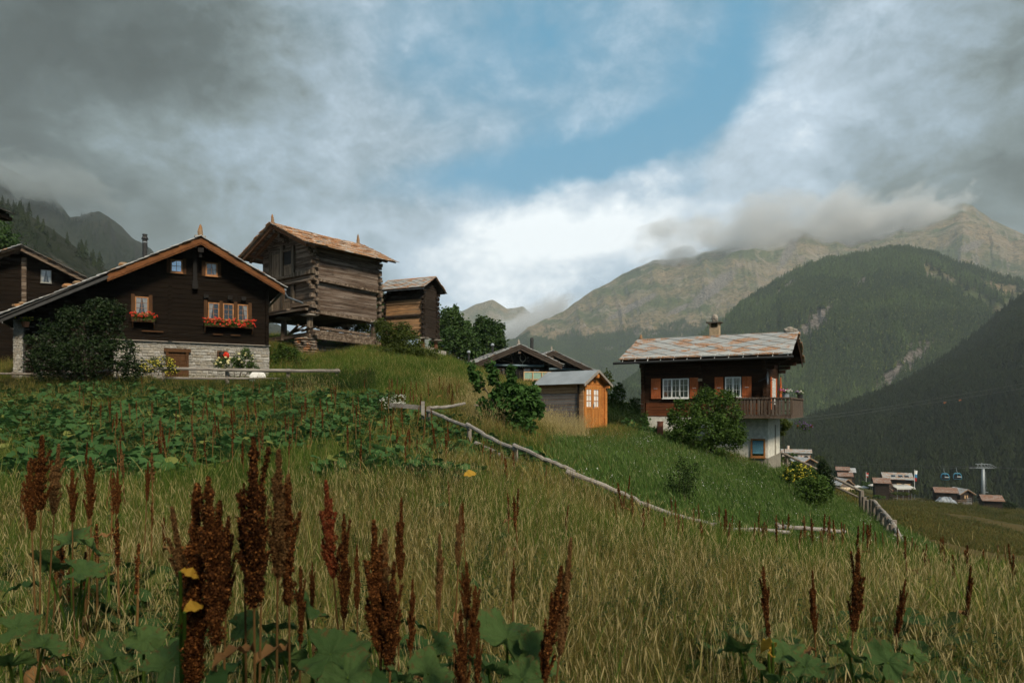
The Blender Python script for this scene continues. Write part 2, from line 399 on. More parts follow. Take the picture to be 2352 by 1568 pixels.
M['awning_tan'] = simple('tan_awning_cloth', (.55, .42, .28), .9, .05, 2)
M['tarp'] = simple('grey_tarpaulin', (.20, .225, .25), .55, .2, 2)
M['green_cloth'] = simple('green_cloth', (.02, .09, .075), .8, .2, 3)
M['mint'] = simple('pale_green_panel', (.20, .30, .24), .8, .1, 3)
M['pine_new'] = simple('new_pine', (.55, .36, .19), .7, .1, 4)
M['gondola_blue'] = simple('gondola_blue', (.03, .20, .32), .35, .1, 2)
M['bone'] = simple('bleached_horn', (.34, .31, .26), .7, .2, 8)
M['red_paint'] = simple('red_paint', (.45, .03, .02), .6, .1, 4)
M['white_paint'] = simple('white_paint', (.70, .70, .68), .6, .05, 4)
M['blue_paint'] = simple('blue_paint', (.05, .22, .42), .6, .1, 4)
M['cable'] = simple('cable_steel', (.06, .065, .065), .6, .1, 4)
M['bark'] = simple('bark', (.05, .038, .028), .95, .35, 8, 0, .6)
# plants
M['leaf_dark'] = leafm('dark_shrub_leaves', (.008, .019, .006), (.026, .046, .014), (.05, .068, .036), .2)
M['leaf_bush'] = leafm('shrub_leaves', (.020, .048, .009), (.085, .14, .030), None, .3)
M['leaf_yellowgreen'] = leafm('olive_shrub_leaves', (.025, .045, .008), (.10, .125, .028), None, .35)
M['leaf_tree'] = leafm('broadleaf_leaves', (.026, .058, .018), (.080, .135, .042), None, .35)
M['leaf_maple'] = leafm('maple_leaves', (.018, .055, .014), (.065, .135, .032), None, .35)
M['leaf_burdock'] = leafm('coltsfoot_leaves', (.022, .062, .018), (.070, .145, .042), (.15, .17, .045), .33, .75, .12, .3)
M['leaf_big'] = leafm('butterbur_leaves', (.012, .034, .009), (.042, .080, .020), (.10, .11, .03), .3, .75, .12)
M['leaf_yellow'] = leafm('yellowed_leaves', (.30, .17, .02), (.42, .26, .04), None, .35)
M['nettle'] = leafm('nettle_leaves', (.010, .024, .006), (.032, .055, .014), None, .25)
M['grass'] = leafm('meadow_grass', (.026, .068, .008), (.12, .165, .026), (.30, .27, .09), .4)
M['grass_lush'] = leafm('lush_meadow_grass', (.042, .090, .016), (.115, .18, .042), (.19, .22, .09), .4, big=.25)
M['grass_dry'] = leafm('dry_grass', (.085, .070, .018), (.29, .23, .070), (.06, .11, .018), .35, big=.3)
M['grass_brown'] = leafm('brown_meadow_grass', (.055, .060, .014), (.16, .125, .035), (.05, .085, .018), .35, big=.06)
M['straw'] = leafm('straw_seed_heads', (.28, .22, .09), (.50, .42, .21), None, .3)
M['dock_seed'] = leafm('rust_brown_dock_seed', (.032, .011, .0035), (.15, .052, .013), (.24, .095, .026), .2)
M['dock_red'] = leafm('crimson_dock_seed', (.11, .024, .010), (.26, .062, .022), (.24, .09, .03), .2)
M['dock_tan'] = leafm('tan_dock_seed', (.10, .05, .018), (.24, .13, .05), None, .25)
M['dock_stem'] = leafm('dock_stem', (.06, .035, .012), (.17, .09, .03), None, .1)
M['conifer'] = leafm('conifer_needles', (.014, .030, .007), (.062, .092, .020), (.11, .135, .030), .1, .8, .1, .006)
M['conifer_light'] = leafm('larch_needles', (.045, .075, .018), (.09, .13, .035), None, .15, .8, .1, .004)
M['conifer_shaded'] = leafm('shaded_conifer_needles', (.007, .013, .004), (.030, .042, .012), None, .1, .8, .1, .006)  # heavy shade of the near slope is put into this needle colour
M['bl_red'] = leafm('red_geranium_petals', (.50, .018, .008), (.75, .07, .03), (.70, .16, .10), .3, .6, .2, 3)
M['bl_yellow'] = leafm('yellow_petals', (.50, .42, .03), (.65, .58, .10), None, .3, .6, .2, 3)
M['bl_cream'] = leafm('cream_rose_petals', (.60, .52, .22), (.72, .68, .40), None, .3, .6, .2, 3)
M['bl_white'] = leafm('white_petals', (.60, .60, .52), (.72, .72, .66), None, .3, .6, .2, 3)
M['bl_magenta'] = leafm('magenta_petals', (.35, .03, .18), (.60, .12, .35), (.70, .66, .68), .3, .6, .2, 3)
M['bl_purple'] = leafm('purple_petals', (.10, .05, .18), (.24, .14, .34), None, .3, .6, .2, 3)
M['leaf_gera'] = leafm('geranium_leaves', (.03, .07, .01), (.08, .15, .03), None, .3, big=2)
M['awning_white'] = simple('white_awning_cloth', (.42, .41, .38), .8, .05, 2)
M['black_fascia'] = wood('black_brown_fascia', (.016, .012, .010), (.075, .060, .050))

def veined(name, c1, c2, vein):
    """big leaf: radiating veins, browned patches towards the rim, every leaf its own tone"""
    m, t, b, o = new_mat(name); tc = t.node('ShaderNodeTexCoord').outputs['Object']; oi = t.node('ShaderNodeObjectInfo').outputs['Random']
    q = t.node('ShaderNodeSeparateXYZ'); t.link(tc, q.inputs[0]); a = t.m('ARCTAN2', q.outputs[1], q.outputs[0]); wob = t.m('MULTIPLY', t.noise(tc, 18, 2), .5)
    r = t.v('LENGTH', tc); v1 = t.rng(t.m('ABSOLUTE', t.m('SINE', t.m('MULTIPLY', t.m('ADD', a, wob), 4.5))), .0, .10, 1, 0); v2 = t.m('MULTIPLY', t.rng(t.m('ABSOLUTE', t.m('SINE', t.m('ADD', t.m('MULTIPLY', a, 13.5), t.m('MULTIPLY', r, 60)))), 0, .22, 1, 0), .45)
    c = t.mix(t.m('ADD', t.m('MULTIPLY', oi, .6), t.m('MULTIPLY', t.noise(tc, 14, 5, .6), .5)), c1, c2); c = t.mix(t.m('MULTIPLY', t.m('MAXIMUM', v1, v2), .6), c, vein)
    br = t.rng(t.m('ADD', t.noise(tc, 22, 4, .65), t.m('MULTIPLY', r, 1.1)), .70, .80); c = t.mix(t.m('MULTIPLY', br, .75), c, (.085, .055, .018))
    t.put(b.inputs['Base Color'], c); b.inputs['Roughness'].default_value = .75; b.inputs['Specular IOR Level'].default_value = .12
    bump(t, b, t.m('ADD', t.m('MAXIMUM', v1, v2), t.noise(tc, 60, 3)), .7, .006)
    tr = t.node('ShaderNodeBsdfTranslucent'); t.put(tr.inputs[0], c); mx = t.node('ShaderNodeMixShader'); mx.inputs[0].default_value = .3; t.link(b.outputs[0], mx.inputs[1]); t.link(tr.outputs[0], mx.inputs[2]); t.link(mx.outputs[0], o.inputs[0]); return m
M['leaf_vein'] = veined('veined_butterbur_leaf', (.022, .052, .014), (.070, .115, .032), (.13, .17, .07))
# ================================================================ terrain
CP = [  # ground points: (view x, view y, depth)
 (0, 1568, 4.0), (1176, 1568, 4.0), (2352, 1568, 4.0), (600, 1390, 5.6), (1176, 1400, 5.6), (1750, 1410, 5.7), (-300, 1450, 5.2), (2600, 1480, 5.0),
 (0, 1190, 8.5), (400, 1150, 9), (800, 1170, 9), (1176, 1200, 9), (1600, 1255, 9), (2000, 1300, 9), (2352, 1345, 9.5), (2800, 1400, 9.5), (-400, 1180, 9),
 (0, 1030, 14), (400, 1030, 14), (800, 1045, 13), (1100, 1075, 13), (1250, 1105, 12.8), (1500, 1190, 12.8), (1800, 1245, 15), (2100, 1270, 17), (2352, 1310, 14), (2800, 1350, 16),
 (0, 935, 22), (400, 940, 22), (800, 945, 21), (1000, 960, 20), (1176, 1000, 20), (1400, 1065, 19), (1600, 1136, 19), (1800, 1194, 20.5), (2000, 1226, 23), (2090, 1268, 25),
 (-400, 900, 26), (300, 874, 36.5), (450, 873, 37.5), (612, 872, 38.6), (150, 874, 34.5), (0, 882, 32), (300, 880, 33), (620, 878, 34), (780, 876, 32), (0, 898, 29), (400, 900, 29), (700, 896, 29), (900, 893, 28), (1100, 915, 28), (1300, 993, 30.5), (1400, 994, 29), (1500, 1000, 33), (1650, 1050, 32), (1790, 1082, 34.5),
 (1850, 1160, 30), (1900, 1188, 30), (1950, 1178, 34), (2010, 1208, 31), (2250, 1330, 26), (2700, 1390, 26),
 (-300, 840, 40), (60, 830, 42), (400, 810, 44), (640, 812, 42), (715, 826, 42.5), (800, 836, 38), (870, 800, 47), (1000, 820, 48), (1000, 812, 53), (1100, 852, 45), (1170, 885, 41), (1230, 905, 37),
 (1100, 865, 55), (1200, 885, 55), (1300, 900, 55), (1400, 955, 40), (1450, 965, 40), (1480, 960, 46), (1700, 1020, 42), (1800, 1090, 41), (1850, 1130, 45), (2000, 1190, 45), (2100, 1260, 46), (2352, 1330, 48),
 (-400, 790, 70), (100, 790, 70), (500, 790, 72), (900, 800, 70), (1150, 850, 75), (1400, 940, 75), (1700, 1015, 75), (1900, 1130, 75), (2000, 1185, 75), (2150, 1240, 75), (2352, 1275, 75), (2700, 1300, 80),
 (-400, 780, 130), (100, 780, 130), (600, 800, 130), (1000, 830, 130), (1300, 960, 130), (1600, 1040, 130), (1800, 1090, 130), (1930, 1150, 130), (2050, 1175, 120), (2200, 1200, 125), (2352, 1228, 125), (2700, 1240, 125),
 (1840, 1080, 230), (1950, 1134, 205), (2060, 1142, 205), (2150, 1152, 205), (2250, 1158, 205), (2352, 1176, 200), (2700, 1190, 200), (1650, 1060, 230), (1400, 1030, 220), (1100, 950, 220), (700, 830, 220), (100, 800, 220), (-400, 800, 220),
 (-400, 850, 380), (200, 850, 380), (700, 870, 380), (1176, 1000, 380), (1500, 1060, 380), (1840, 1100, 360), (2060, 1160, 330), (2250, 1175, 330), (2352, 1190, 330), (2700, 1200, 330),
 (-300, 880, 900), (200, 880, 900), (1176, 1000, 900), (1600, 1030, 900), (1850, 1040, 900), (2352, 1060, 900),
]
_P = np.array([[E(*c)[0], E(*c)[1], E(*c)[2] - np.interp(c[2], [0, 4, 14, 26, 34], [.22, .28, .28, .2, .0])] for c in CP])
def _uv(X, Y):
    r = np.hypot(X, Y); a = np.arctan2(X, Y)
    lr = np.log(np.maximum(r, 2.2))
    return np.clip(a, -1.0, 1.0) * 2.6, lr
_u, _l = _uv(_P[:, 0], _P[:, 1]); _z = _P[:, 2] / np.hypot(_P[:, 0], _P[:, 1])
_ex = [(a * 2.6, math.log(2.2), -1.86 / 2.2) for a in (-1, -.6, -.3, 0, .3, .6, 1)] + [(a * 2.6, math.log(3), -1.87 / 3) for a in (-1, -.5, 0, .5, 1)]
_u = np.concatenate([_u, [e[0] for e in _ex]]); _l = np.concatenate([_l, [e[1] for e in _ex]]); _z = np.concatenate([_z, [e[2] for e in _ex]])
def _k(r2): return 0.5 * r2 * np.log(r2 + 1e-9)
_n = len(_u); _A = np.zeros((_n + 3, _n + 3)); _d2 = (_u[:, None] - _u) ** 2 + (_l[:, None] - _l) ** 2
_A[:_n, :_n] = _k(_d2) + np.eye(_n) * 0.002; _A[:_n, _n:] = np.c_[np.ones(_n), _u, _l]; _A[_n:, :_n] = _A[:_n, _n:].T
_W = np.linalg.solve(_A, np.r_[_z, 0, 0, 0])
def H(X, Y, detail=True):
    """terrain height"""
    X = np.asarray(X, float); Y = np.asarray(Y, float); sh = X.shape; X = X.ravel(); Y = Y.ravel()
    out = np.empty(len(X))
    for i in range(0, len(X), 20000):
        x, y = X[i:i + 20000], Y[i:i + 20000]; r = np.maximum(np.hypot(x, y), 2.2)
        u, l = _uv(x, y); l = np.minimum(l, math.log(950))
        d2 = (u[:, None] - _u) ** 2 + (l[:, None] - _l) ** 2
        q = _k(d2) @ _W[:_n] + _W[_n] + _W[_n + 1] * u + _W[_n + 2] * l
        z = q * np.minimum(r, 950)
        if detail: z = z + (fbm(x * .35, y * .35, 4, 5) - .5) * .16 * np.clip(r / 12, .3, 1) + (fbm(x * .05, y * .05, 4, 9) - .5) * 2.2 * np.clip((r - 60) / 80, 0, 1)
        out[i:i + 20000] = z
    return out.reshape(sh)
def h1(x, y): return float(H(np.array([x]), np.array([y]))[0])
def G(px, d, dz=0.0):
    """the ground point seen in column px at depth d"""
    x = (px - CX) / F * d; return Vector((x, d, h1(x, d) + dz))

# ground sheet: polar grid out to the horizon
ang = np.concatenate([np.linspace(-180, -62, 24)[:-1], np.linspace(-62, 62, 340), np.linspace(62, 180, 24)[1:-1]]) * math.pi / 180
rad = np.concatenate([[0.02, .8, 1.6], np.exp(np.linspace(math.log(2.2), math.log(420), 330)), np.exp(np.linspace(math.log(450), math.log(14000), 24))])
AA, RR = np.meshgrid(ang, rad); GX, GY = np.sin(AA) * RR, np.cos(AA) * RR
GZ = H(GX, GY); far = RR > 900; GZ = np.where(far, GZ - (RR - 900) * .004, GZ)
na, nr = len(ang), len(rad); idx = np.arange(na * nr).reshape(nr, na)
q = np.stack([idx[:-1, :], idx[1:, :], np.roll(idx, -1, 1)[1:, :], np.roll(idx, -1, 1)[:-1, :]], -1).reshape(-1, 4)[:, ::-1]
m, t, b, o = new_mat('meadow_ground'); pos = t.node('ShaderNodeNewGeometry').outputs['Position']
dry = t.node('ShaderNodeAttribute', attribute_name='dry').outputs['Fac']
n1 = t.noise(pos, .35, 6, .65); n2 = t.noise(pos, 5, 5, .7); n3 = t.noise(pos, .03, 4, .6)
green = t.mix(n1, (.018, .036, .009), (.045, .068, .018)); tan = t.mix(n1, (.055, .045, .014), (.125, .088, .032))
tan = t.mix(t.rng(t.noise(t.mapping(pos, (.35, 1.6, 1)), .12, 6, .65), .5, .62), tan, (.032, .042, .012))
c = t.mix(t.m('ADD', dry, t.m('MULTIPLY', t.m('SUBTRACT', n3, .5), .8), clamp=True), green, tan); c = t.mix(t.m('MULTIPLY', n2, .5), c, (.02, .018, .010))
t.put(b.inputs['Base Color'], c); b.inputs['Roughness'].default_value = 1; b.inputs['Specular IOR Level'].default_value = .05
bump(t, b, t.noise(pos, 9, 5, .7), .7, .08)
pxg = np.where(GY > 0, GX / np.maximum(GY, .1) * F + CX, 0)
dryv = np.clip((pxg - 1950) / 120, 0, 1) * np.clip((RR - 38) / 20, 0, 1)
tag(mesh_np('ground', np.stack([GX, GY, GZ], -1).reshape(-1, 3), quads=q, mat=m, smooth=True, attrs={'dry': dryv.ravel()}), kind='structure')

# ================================================================ mountains
def terrain_mat(name, kind):
    m, t, b, o = new_mat(name); g = t.node('ShaderNodeNewGeometry'); pos = g.outputs['Position']; nz = t.node('ShaderNodeSeparateXYZ'); t.link(g.outputs['Normal'], nz.inputs[0])
    forest = t.node('ShaderNodeAttribute', attribute_name='forest').outputs['Fac']; scree = t.node('ShaderNodeAttribute', attribute_name='scree').outputs['Fac']
    nb = t.noise(pos, .004, 7, .65); nm = t.noise(pos, .02, 7, .68); nf = t.noise(pos, .12, 6, .7)
    nd = t.noise(pos, .05, 8, .75); rib = t.noise(t.mapping(pos, (1, 1, .25)), .011, 8, .7, .6)
    grey = t.mix(t.rng(nd, .38, .62), (.05, .055, .055), (.27, .27, .26)); pinkish = t.mix(t.rng(nd, .36, .64), (.16, .115, .085), (.46, .37, .30))
    rockc = t.mix(t.rng(rib, .42, .58), grey, pinkish)
    alp = t.mix(t.rng(nb, .38, .60), (.11, .135, .048), (.36, .26, .155)); alp = t.mix(t.rng(nd, .42, .68), alp, (.055, .062, .030))
    alp = t.mix(t.m('MULTIPLY', t.rng(rib, .50, .66), .75), alp, (.38, .31, .25))
    if kind == 'rock': alp = t.mix(.45, t.mix(t.rng(nb, .4, .6), (.022, .034, .012), (.055, .055, .024)), t.mix(nf, (.03, .03, .026), (.10, .10, .092)))
    if kind == 'rock': rockc = t.mix(nf, (.022, .022, .02), (.085, .08, .07))
    steep = t.rng(t.m('ADD', nz.outputs[2], t.m('MULTIPLY', t.m('SUBTRACT', nm, .5), .9)),   .42, .76)
    c = t.mix(steep, rockc, alp); c = t.mix(t.m('MULTIPLY', t.rng(t.noise(pos, .0022, 5, .6), .48, .60), .28), c, (.075, .105, .045) if kind != 'rock' else (.02, .03, .012))
    under = t.mix(nf, (.010, .018, .007), (.030, .045, .014))
    c = t.mix(t.m('MULTIPLY', forest, .95, clamp=True), c, under)
    sc_ = t.rng(t.m('ADD', scree, t.m('MULTIPLY', t.m('SUBTRACT', nm, .5), .9)), .45, .75)
    c = t.mix(sc_, c, t.mix(t.rng(nf, .3, .7), (.10, .085, .07), (.33, .29, .26)))
    t.put(b.inputs['Base Color'], c); b.inputs['Roughness'].default_value = 1; b.inputs['Specular IOR Level'].default_value = .02
    bump(t, b, t.m('ADD', t.m('MULTIPLY', rib, 2.0), t.m('ADD', nm, t.m('MULTIPLY', nf, .4))), 1.0, 30)
    return m
def interp(prof, px):
    p = np.array(prof, float); return np.interp(px, p[:, 0], p[:, 1]), np.interp(px, p[:, 0], p[:, 2])
class Mountain:
    """a ridge and a foot, both true 3D lines, with an eroded slope between and a back side"""
    def __init__(s, ridge, foot, amp, fs, seed, convex=0.0, gully=1.0):
        s.ridge, s.foot, s.amp, s.fs, s.seed, s.cv, s.gully = ridge, foot, amp, fs, seed, convex, gully
        s.p0 = max(ridge[0][0], foot[0][0]) if False else ridge[0][0]; s.p1 = ridge[-1][0]
    def pt(s, px, t):
        px = np.asarray(px, float); t = np.asarray(t, float)
        ry, rd = interp(s.ridge, px); fy, fd = interp(s.foot, px)
        k = lambda y, d: np.stack([(px - CX) / F * d, d + 0 * px, (HY - y) / F * d], -1)
        A, B = k(fy, fd), k(ry, rd); tt = np.clip(t, 0, 1)[..., None]
        P = A + (B - A) * tt; P[..., 2] += s.cv * np.sin(math.pi * tt[..., 0]) * (B[..., 2] - A[..., 2])
        back = np.maximum(t - 1, 0); P[..., 1] += back * rd * .5; P[..., 0] += back * rd * .5 * (px - CX) / F; P[..., 2] -= back * np.abs(B[..., 2] - A[..., 2]) * 1.2
        x, y = P[..., 0] / s.fs, P[..., 1] / s.fs
        n = (ridged(x, y, 6, s.seed) - .62) * 1.0 + (fbm(x * .5 + 7, y * .5, 4, s.seed + 20) - .5) * 1.2
        n += s.gully * (ridged(px / 60. + 3 + t * .6, t * 1.6, 5, s.seed + 40) - .62) * .55
        P[..., 2] += n * s.amp * (0.30 + .7 * np.sin(math.pi * np.clip(t, 0, 1)) ** .7) * np.clip(t * 6, 0, 1)
        return P
    def build(s, name, mat, nx, nt, forest=None, scree=None):
        px = np.linspace(s.p0, s.p1, nx); t = np.concatenate([np.linspace(-.0, 1, nt), [1.08, 1.25, 1.6, 2.0]])
        PX, T = np.meshgrid(px, t); P = s.pt(PX, T); n1, n2 = P.shape[:2]; idx = np.arange(n1 * n2).reshape(n1, n2)
        q = np.stack([idx[:-1, :-1], idx[:-1, 1:], idx[1:, 1:], idx[1:, :-1]], -1).reshape(-1, 4)
        # picture height of every point, used to lay woods and scree where they grow
        PY = HY - P[..., 2] / P[..., 1] * F
        at = {'forest': (forest(PX, PY, P) if forest else 0 * PX).ravel(), 'scree': (scree(PX, PY) if scree else 0 * PX).ravel()}
        return tag(mesh_np(name, P.reshape(-1, 3), quads=q, mat=mat, smooth=True, attrs=at), kind='structure')
def ell(PX, PY, items):
    v = 0
    for (cx, cy, rx, ry, rot) in items:
        c, s_ = math.cos(R(rot)), math.sin(R(rot)); dx, dy = PX - cx, PY - cy
        u, w_ = (dx * c + dy * s_) / rx, (-dx * s_ + dy * c) / ry; v = np.maximum(v, np.exp(-(u * u + w_ * w_) * .9))
    return v
mt_rock = terrain_mat('dark_rock_slopes', 'rock'); mt_alp = terrain_mat('alpine_slopes', 'alp')
# far blue peaks through the gap
M2 = Mountain([(960, 760, 5200), (1050, 722, 5200), (1095, 700, 5200), (1132, 692, 5200), (1165, 712, 5200), (1200, 706, 5200), (1240, 735, 5200), (1330, 790, 5200)],
              [(960, 930, 4300), (1330, 930, 4300)], 70, 500, 3, 0); M2.build('far_mountain', mt_alp, 120, 40)
M2b = Mountain([(1080, 880, 4700), (1160, 815, 4700), (1210, 775, 4700), (1280, 740, 4700), (1400, 715, 4700)], [(1080, 930, 4200), (1400, 930, 4200)], 50, 700, 8, 0); M2b.build('distant_slope', mt_alp, 80, 30)
# big mountain on the right
M3 = Mountain([(1130, 850, 3300), (1165, 795, 3500), (1215, 752, 3600), (1250, 742, 3700), (1300, 718, 3900), (1360, 672, 4100), (1420, 640, 4300), (1500, 602, 4400), (1580, 590, 4400), (1680, 556, 4400), (1760, 545, 4400), (1850, 523, 4500),
               (1960, 515, 4500), (2080, 500, 4400), (2190, 482, 4300), (2212, 474, 4300), (2240, 486, 4300), (2275, 510, 4200), (2352, 546, 4100), (2480, 575, 4000), (2700, 600, 3900)],
              [(1130, 960, 2300), (1600, 960, 2200), (1900, 900, 2300), (2352, 700, 2500), (2700, 690, 2500)], 175, 700, 5, .04, .80)
def f3(px, py, P=None):
    line = np.interp(px, [1130, 1250, 1400, 1500, 1600, 1750, 2000, 2700], [740, 775, 765, 745, 742, 720, 600, 560])
    return np.clip((py - line) / 26 + .5 + (fbm(px / 30, py / 18, 4, 60) - .5) * 3.4, 0, 1) * (px < 1980) * (1 - ell(px, py, [(1540, 700, 60, 22, -30), (1480, 735, 60, 16, -10)]) * .6)
s3 = lambda px, py: ell(px, py, [(1640, 660, 90, 20, -40), (1500, 770, 22, 7, -20), (1390, 800, 30, 6, -5), (1450, 705, 90, 10, -28), (1810, 580, 60, 14, -60), (2230, 565, 40, 12, -20), (1560, 710, 40, 9, -25)]) * .95
M3.build('mountain', mt_alp, 800, 300, f3, s3)
# wooded hill in front of it
M4 = Mountain([(1430, 905, 1500), (1500, 855, 1600), (1560, 812, 1700), (1640, 758, 1800), (1700, 712, 1900), (1760, 672, 1950), (1830, 628, 2000), (1900, 603, 2050), (1960, 596, 2100), (2030, 584, 2100), (2090, 582, 2100), (2150, 596, 2050), (2200, 616, 2000),
               (2280, 640, 1900), (2352, 656, 1850), (2500, 690, 1800), (2700, 720, 1800)],
              [(1430, 990, 1150), (1750, 1000, 1150), (1900, 1000, 1100), (2352, 1010, 1050), (2700, 1010, 1050)], 60, 420, 12, .10, 1.3)
s4 = lambda px, py: ell(px, py, [(1880, 735, 62, 24, -48), (1845, 760, 40, 14, -40), (1975, 655, 30, 8, -50), (1805, 660, 55, 8, -38), (1735, 705, 40, 6, -38), (2085, 835, 85, 26, -36), (2045, 870, 50, 20, -50), (1960, 950, 80, 18, -30), (1900, 985, 60, 10, -20), (1660, 740, 40, 5, -35), (2110, 790, 60, 7, -12)])
def f4(px, py, P=None):
    open_ = ell(px, py, [(2170, 645, 60, 20, 28), (2235, 680, 60, 18, 30), (2290, 710, 45, 20, 20), (2140, 625, 45, 13, 30), (2310, 668, 80, 20, 15), (2340, 700, 60, 20, 10)])
    return np.clip(1.25 - open_ * 1.5 - s4(px, py) * 1.3 + (fbm(px / 14, py / 10, 4, 70) - .5) * .9, 0, 1)
M4.build('wooded_hill', mt_alp, 400, 160, f4, s4)
# nearest dark wooded slope on the right
M5 = Mountain([(1700, 1062, 640), (1800, 1018, 720), (1850, 1000, 780), (1950, 962, 850), (2050, 915, 900), (2120, 870, 950), (2200, 815, 1000), (2260, 765, 1050), (2310, 718, 1080), (2352, 690, 1100), (2500, 600, 1150), (2700, 520, 1200)],
              [(1700, 1120, 420), (1850, 1130, 420), (2050, 1190, 400), (2352, 1240, 380), (2700, 1260, 380)], 22, 180, 21, .05, .8)
s5 = lambda px, py: ell(px, py, [(2130, 940, 22, 12, 20), (1840, 1060, 12, 6, 0)]) * .8
M5.build('near_wooded_slope', mt_alp, 200, 80, lambda px, py, P=None: 1.0 - s5(px, py), s5)
# left: crag behind, near slope in front
M1 = Mountain([(-500, 330, 1900), (-100, 350, 1900), (0, 376, 1800), (30, 392, 1800), (60, 408, 1800), (108, 414, 1800), (120, 440, 1750), (160, 487, 1700), (195, 482, 1650), (225, 480, 1650), (250, 492, 1650), (275, 512, 1650), (300, 540, 1650), (330, 556, 1650), (380, 600, 1650), (460, 680, 1650), (700, 790, 1700)],
              [(-500, 800, 900), (0, 800, 900), (300, 820, 900), (700, 860, 900)], 85, 330, 31, .05, 1.2)
M1.build('crag', mt_rock, 260, 110, lambda px, py, P=None: ell(px, py, [(250, 600, 160, 40, 42)]) * .7)
M0 = Mountain([(-500, 300, 620), (-200, 390, 560), (0, 462, 520), (60, 494, 500), (120, 532, 490), (180, 575, 480), (235, 612, 470), (300, 655, 460), (420, 740, 450), (600, 830, 450)],
              [(-500, 800, 260), (0, 800, 260), (300, 820, 270), (600, 860, 280)], 14, 90, 41, .03, 1.3)
M0.build('steep_meadow_slope', mt_rock, 160, 70, lambda px, py, P=None: ell(px, py, [(70, 540, 120, 20, 35)]) * .8, lambda px, py: ell(px, py, [(150, 610, 120, 12, 38), (60, 570, 60, 8, 30)]) * .55)

# ---------------------------------------------------------------- geometry-node scatter used for grass, ground cover and far woods
def scatter(name, pts, protos, rot, scl, idx, cat=None, label=None, group=None, real=False):
    """one 'stuff' object whose points each carry a copy of one prototype plant"""
    base = mesh_np(name, pts, attrs={'rot': rot, 'scl': scl, 'idx': idx})
    ng = bpy.data.node_groups.new(name + '_scatter', 'GeometryNodeTree')
    ng.interface.new_socket('Geometry', in_out='INPUT', socket_type='NodeSocketGeometry'); ng.interface.new_socket('Geometry', in_out='OUTPUT', socket_type='NodeSocketGeometry')
    N, L = ng.nodes, ng.links; gi, go = N.new('NodeGroupInput'), N.new('NodeGroupOutput')
    inst = N.new('GeometryNodeInstanceOnPoints'); g2i = N.new('GeometryNodeGeometryToInstance')
    for p in reversed(protos):
        oi = N.new('GeometryNodeObjectInfo'); oi.inputs[0].default_value = p; oi.inputs['As Instance'].default_value = False
        L.new(oi.outputs['Geometry'], g2i.inputs[0])
    def attr(nm, typ):
        a = N.new('GeometryNodeInputNamedAttribute'); a.data_type = typ; a.inputs[0].default_value = nm; return a.outputs[0]
    L.new(gi.outputs[0], inst.inputs['Points']); L.new(g2i.outputs[0], inst.inputs['Instance']); inst.inputs['Pick Instance'].default_value = True
    fi = N.new('FunctionNodeFloatToInt'); L.new(attr('idx', 'FLOAT'), fi.inputs[0]); L.new(fi.outputs[0], inst.inputs['Instance Index'])
    e2r = N.new('FunctionNodeEulerToRotation'); L.new(attr('rot', 'FLOAT_VECTOR'), e2r.inputs[0]); L.new(e2r.outputs[0], inst.inputs['Rotation'])
    L.new(attr('scl', 'FLOAT_VECTOR'), inst.inputs['Scale']); 
    if real: rz_n = N.new('GeometryNodeRealizeInstances'); L.new(inst.outputs[0], rz_n.inputs[0]); L.new(rz_n.outputs[0], go.inputs[0])
    else: L.new(inst.outputs[0], go.inputs[0])
    md = base.modifiers.new('scatter', 'NODES'); md.node_group = ng
    return tag(base, label, cat, group, 'stuff')
def rvec(n, tilt=.12):
    return np.stack([np.random.normal(0, tilt, n), np.random.normal(0, tilt, n), np.random.uniform(0, 6.283, n)], -1)

def conifer(seed, mat, n=9, hgt=1.0, wid=.19, k=8, name='conifer'):
    """unit-high conifer of ragged drooping boughs"""
    rr = random.Random(seed); mb = MB()
    for i in range(n):
        z = .06 + .90 * i / n; r = wid * (1 - i / n) ** .85 * rr.uniform(.85, 1.15) + .012; dz = .17 * (1 - i / n * .5)
        for j in range(k):
            a = 2 * math.pi * (j + rr.random() * .7) / k; a2 = a + 2 * math.pi / k * rr.uniform(.45, .75); ra, rb = r * rr.uniform(.65, 1.25), r * rr.uniform(.65, 1.25)
            mb.add([(0, 0, z + dz), (math.cos(a) * ra, math.sin(a) * ra, z - rr.uniform(0, .05)), (math.cos(a2) * rb, math.sin(a2) * rb, z - rr.uniform(0, .05))], [(0, 1, 2)])
    mb.tube([(0, 0, 0), (0, 0, .35)], [.018, .01], 4)
    o = mb.build(name, mat, link=False); return o
CON = [conifer(i, M['conifer'], 7, k=7, wid=.17 + .03 * (i % 3)) for i in range(4)] + [conifer(9, M['conifer_light'], 6, k=6, wid=.22)]
COND = [conifer(20 + i, M['conifer_shaded'], 9, k=8, wid=.19 + .03 * (i % 2)) for i in range(3)]
def forest_on(mt, name, n, fmask, protos, h0, h1_, label, px0, px1, t1=1.0, pmax=1.0):
    px = np.random.uniform(px0, px1, n); t = np.random.uniform(.0, t1, n); P = mt.pt(px, t); PY = HY - P[..., 2] / P[..., 1] * F
    keep = np.random.rand(n) < fmask(px, PY) ** 1.5 * pmax; P = P[keep]; k = len(P)
    hs = np.random.uniform(h0, h1_, k); wf = np.random.uniform(.85, 1.3, k)
    light = fbm(P[:, 0] / 150, P[:, 1] / 150, 3, 90) > .56
    idx = np.random.randint(0, len(protos) - (1 if len(protos) > 4 else 0), k)
    if len(protos) > 4: idx = np.where(light & (np.random.rand(k) < .8), 4, idx)
    return scatter(name, P - [0, 0, .6], protos, rvec(k, .03), np.stack([hs * wf, hs * wf, hs], -1), idx.astype(float), 'forest', label)
forest_on(M3, 'far_forest', 52000, lambda a, b: f3(a, b), CON[:4], 11, 19, 'bluish conifer forest on the lower slopes of the large far mountain', 1135, 2000, .8)
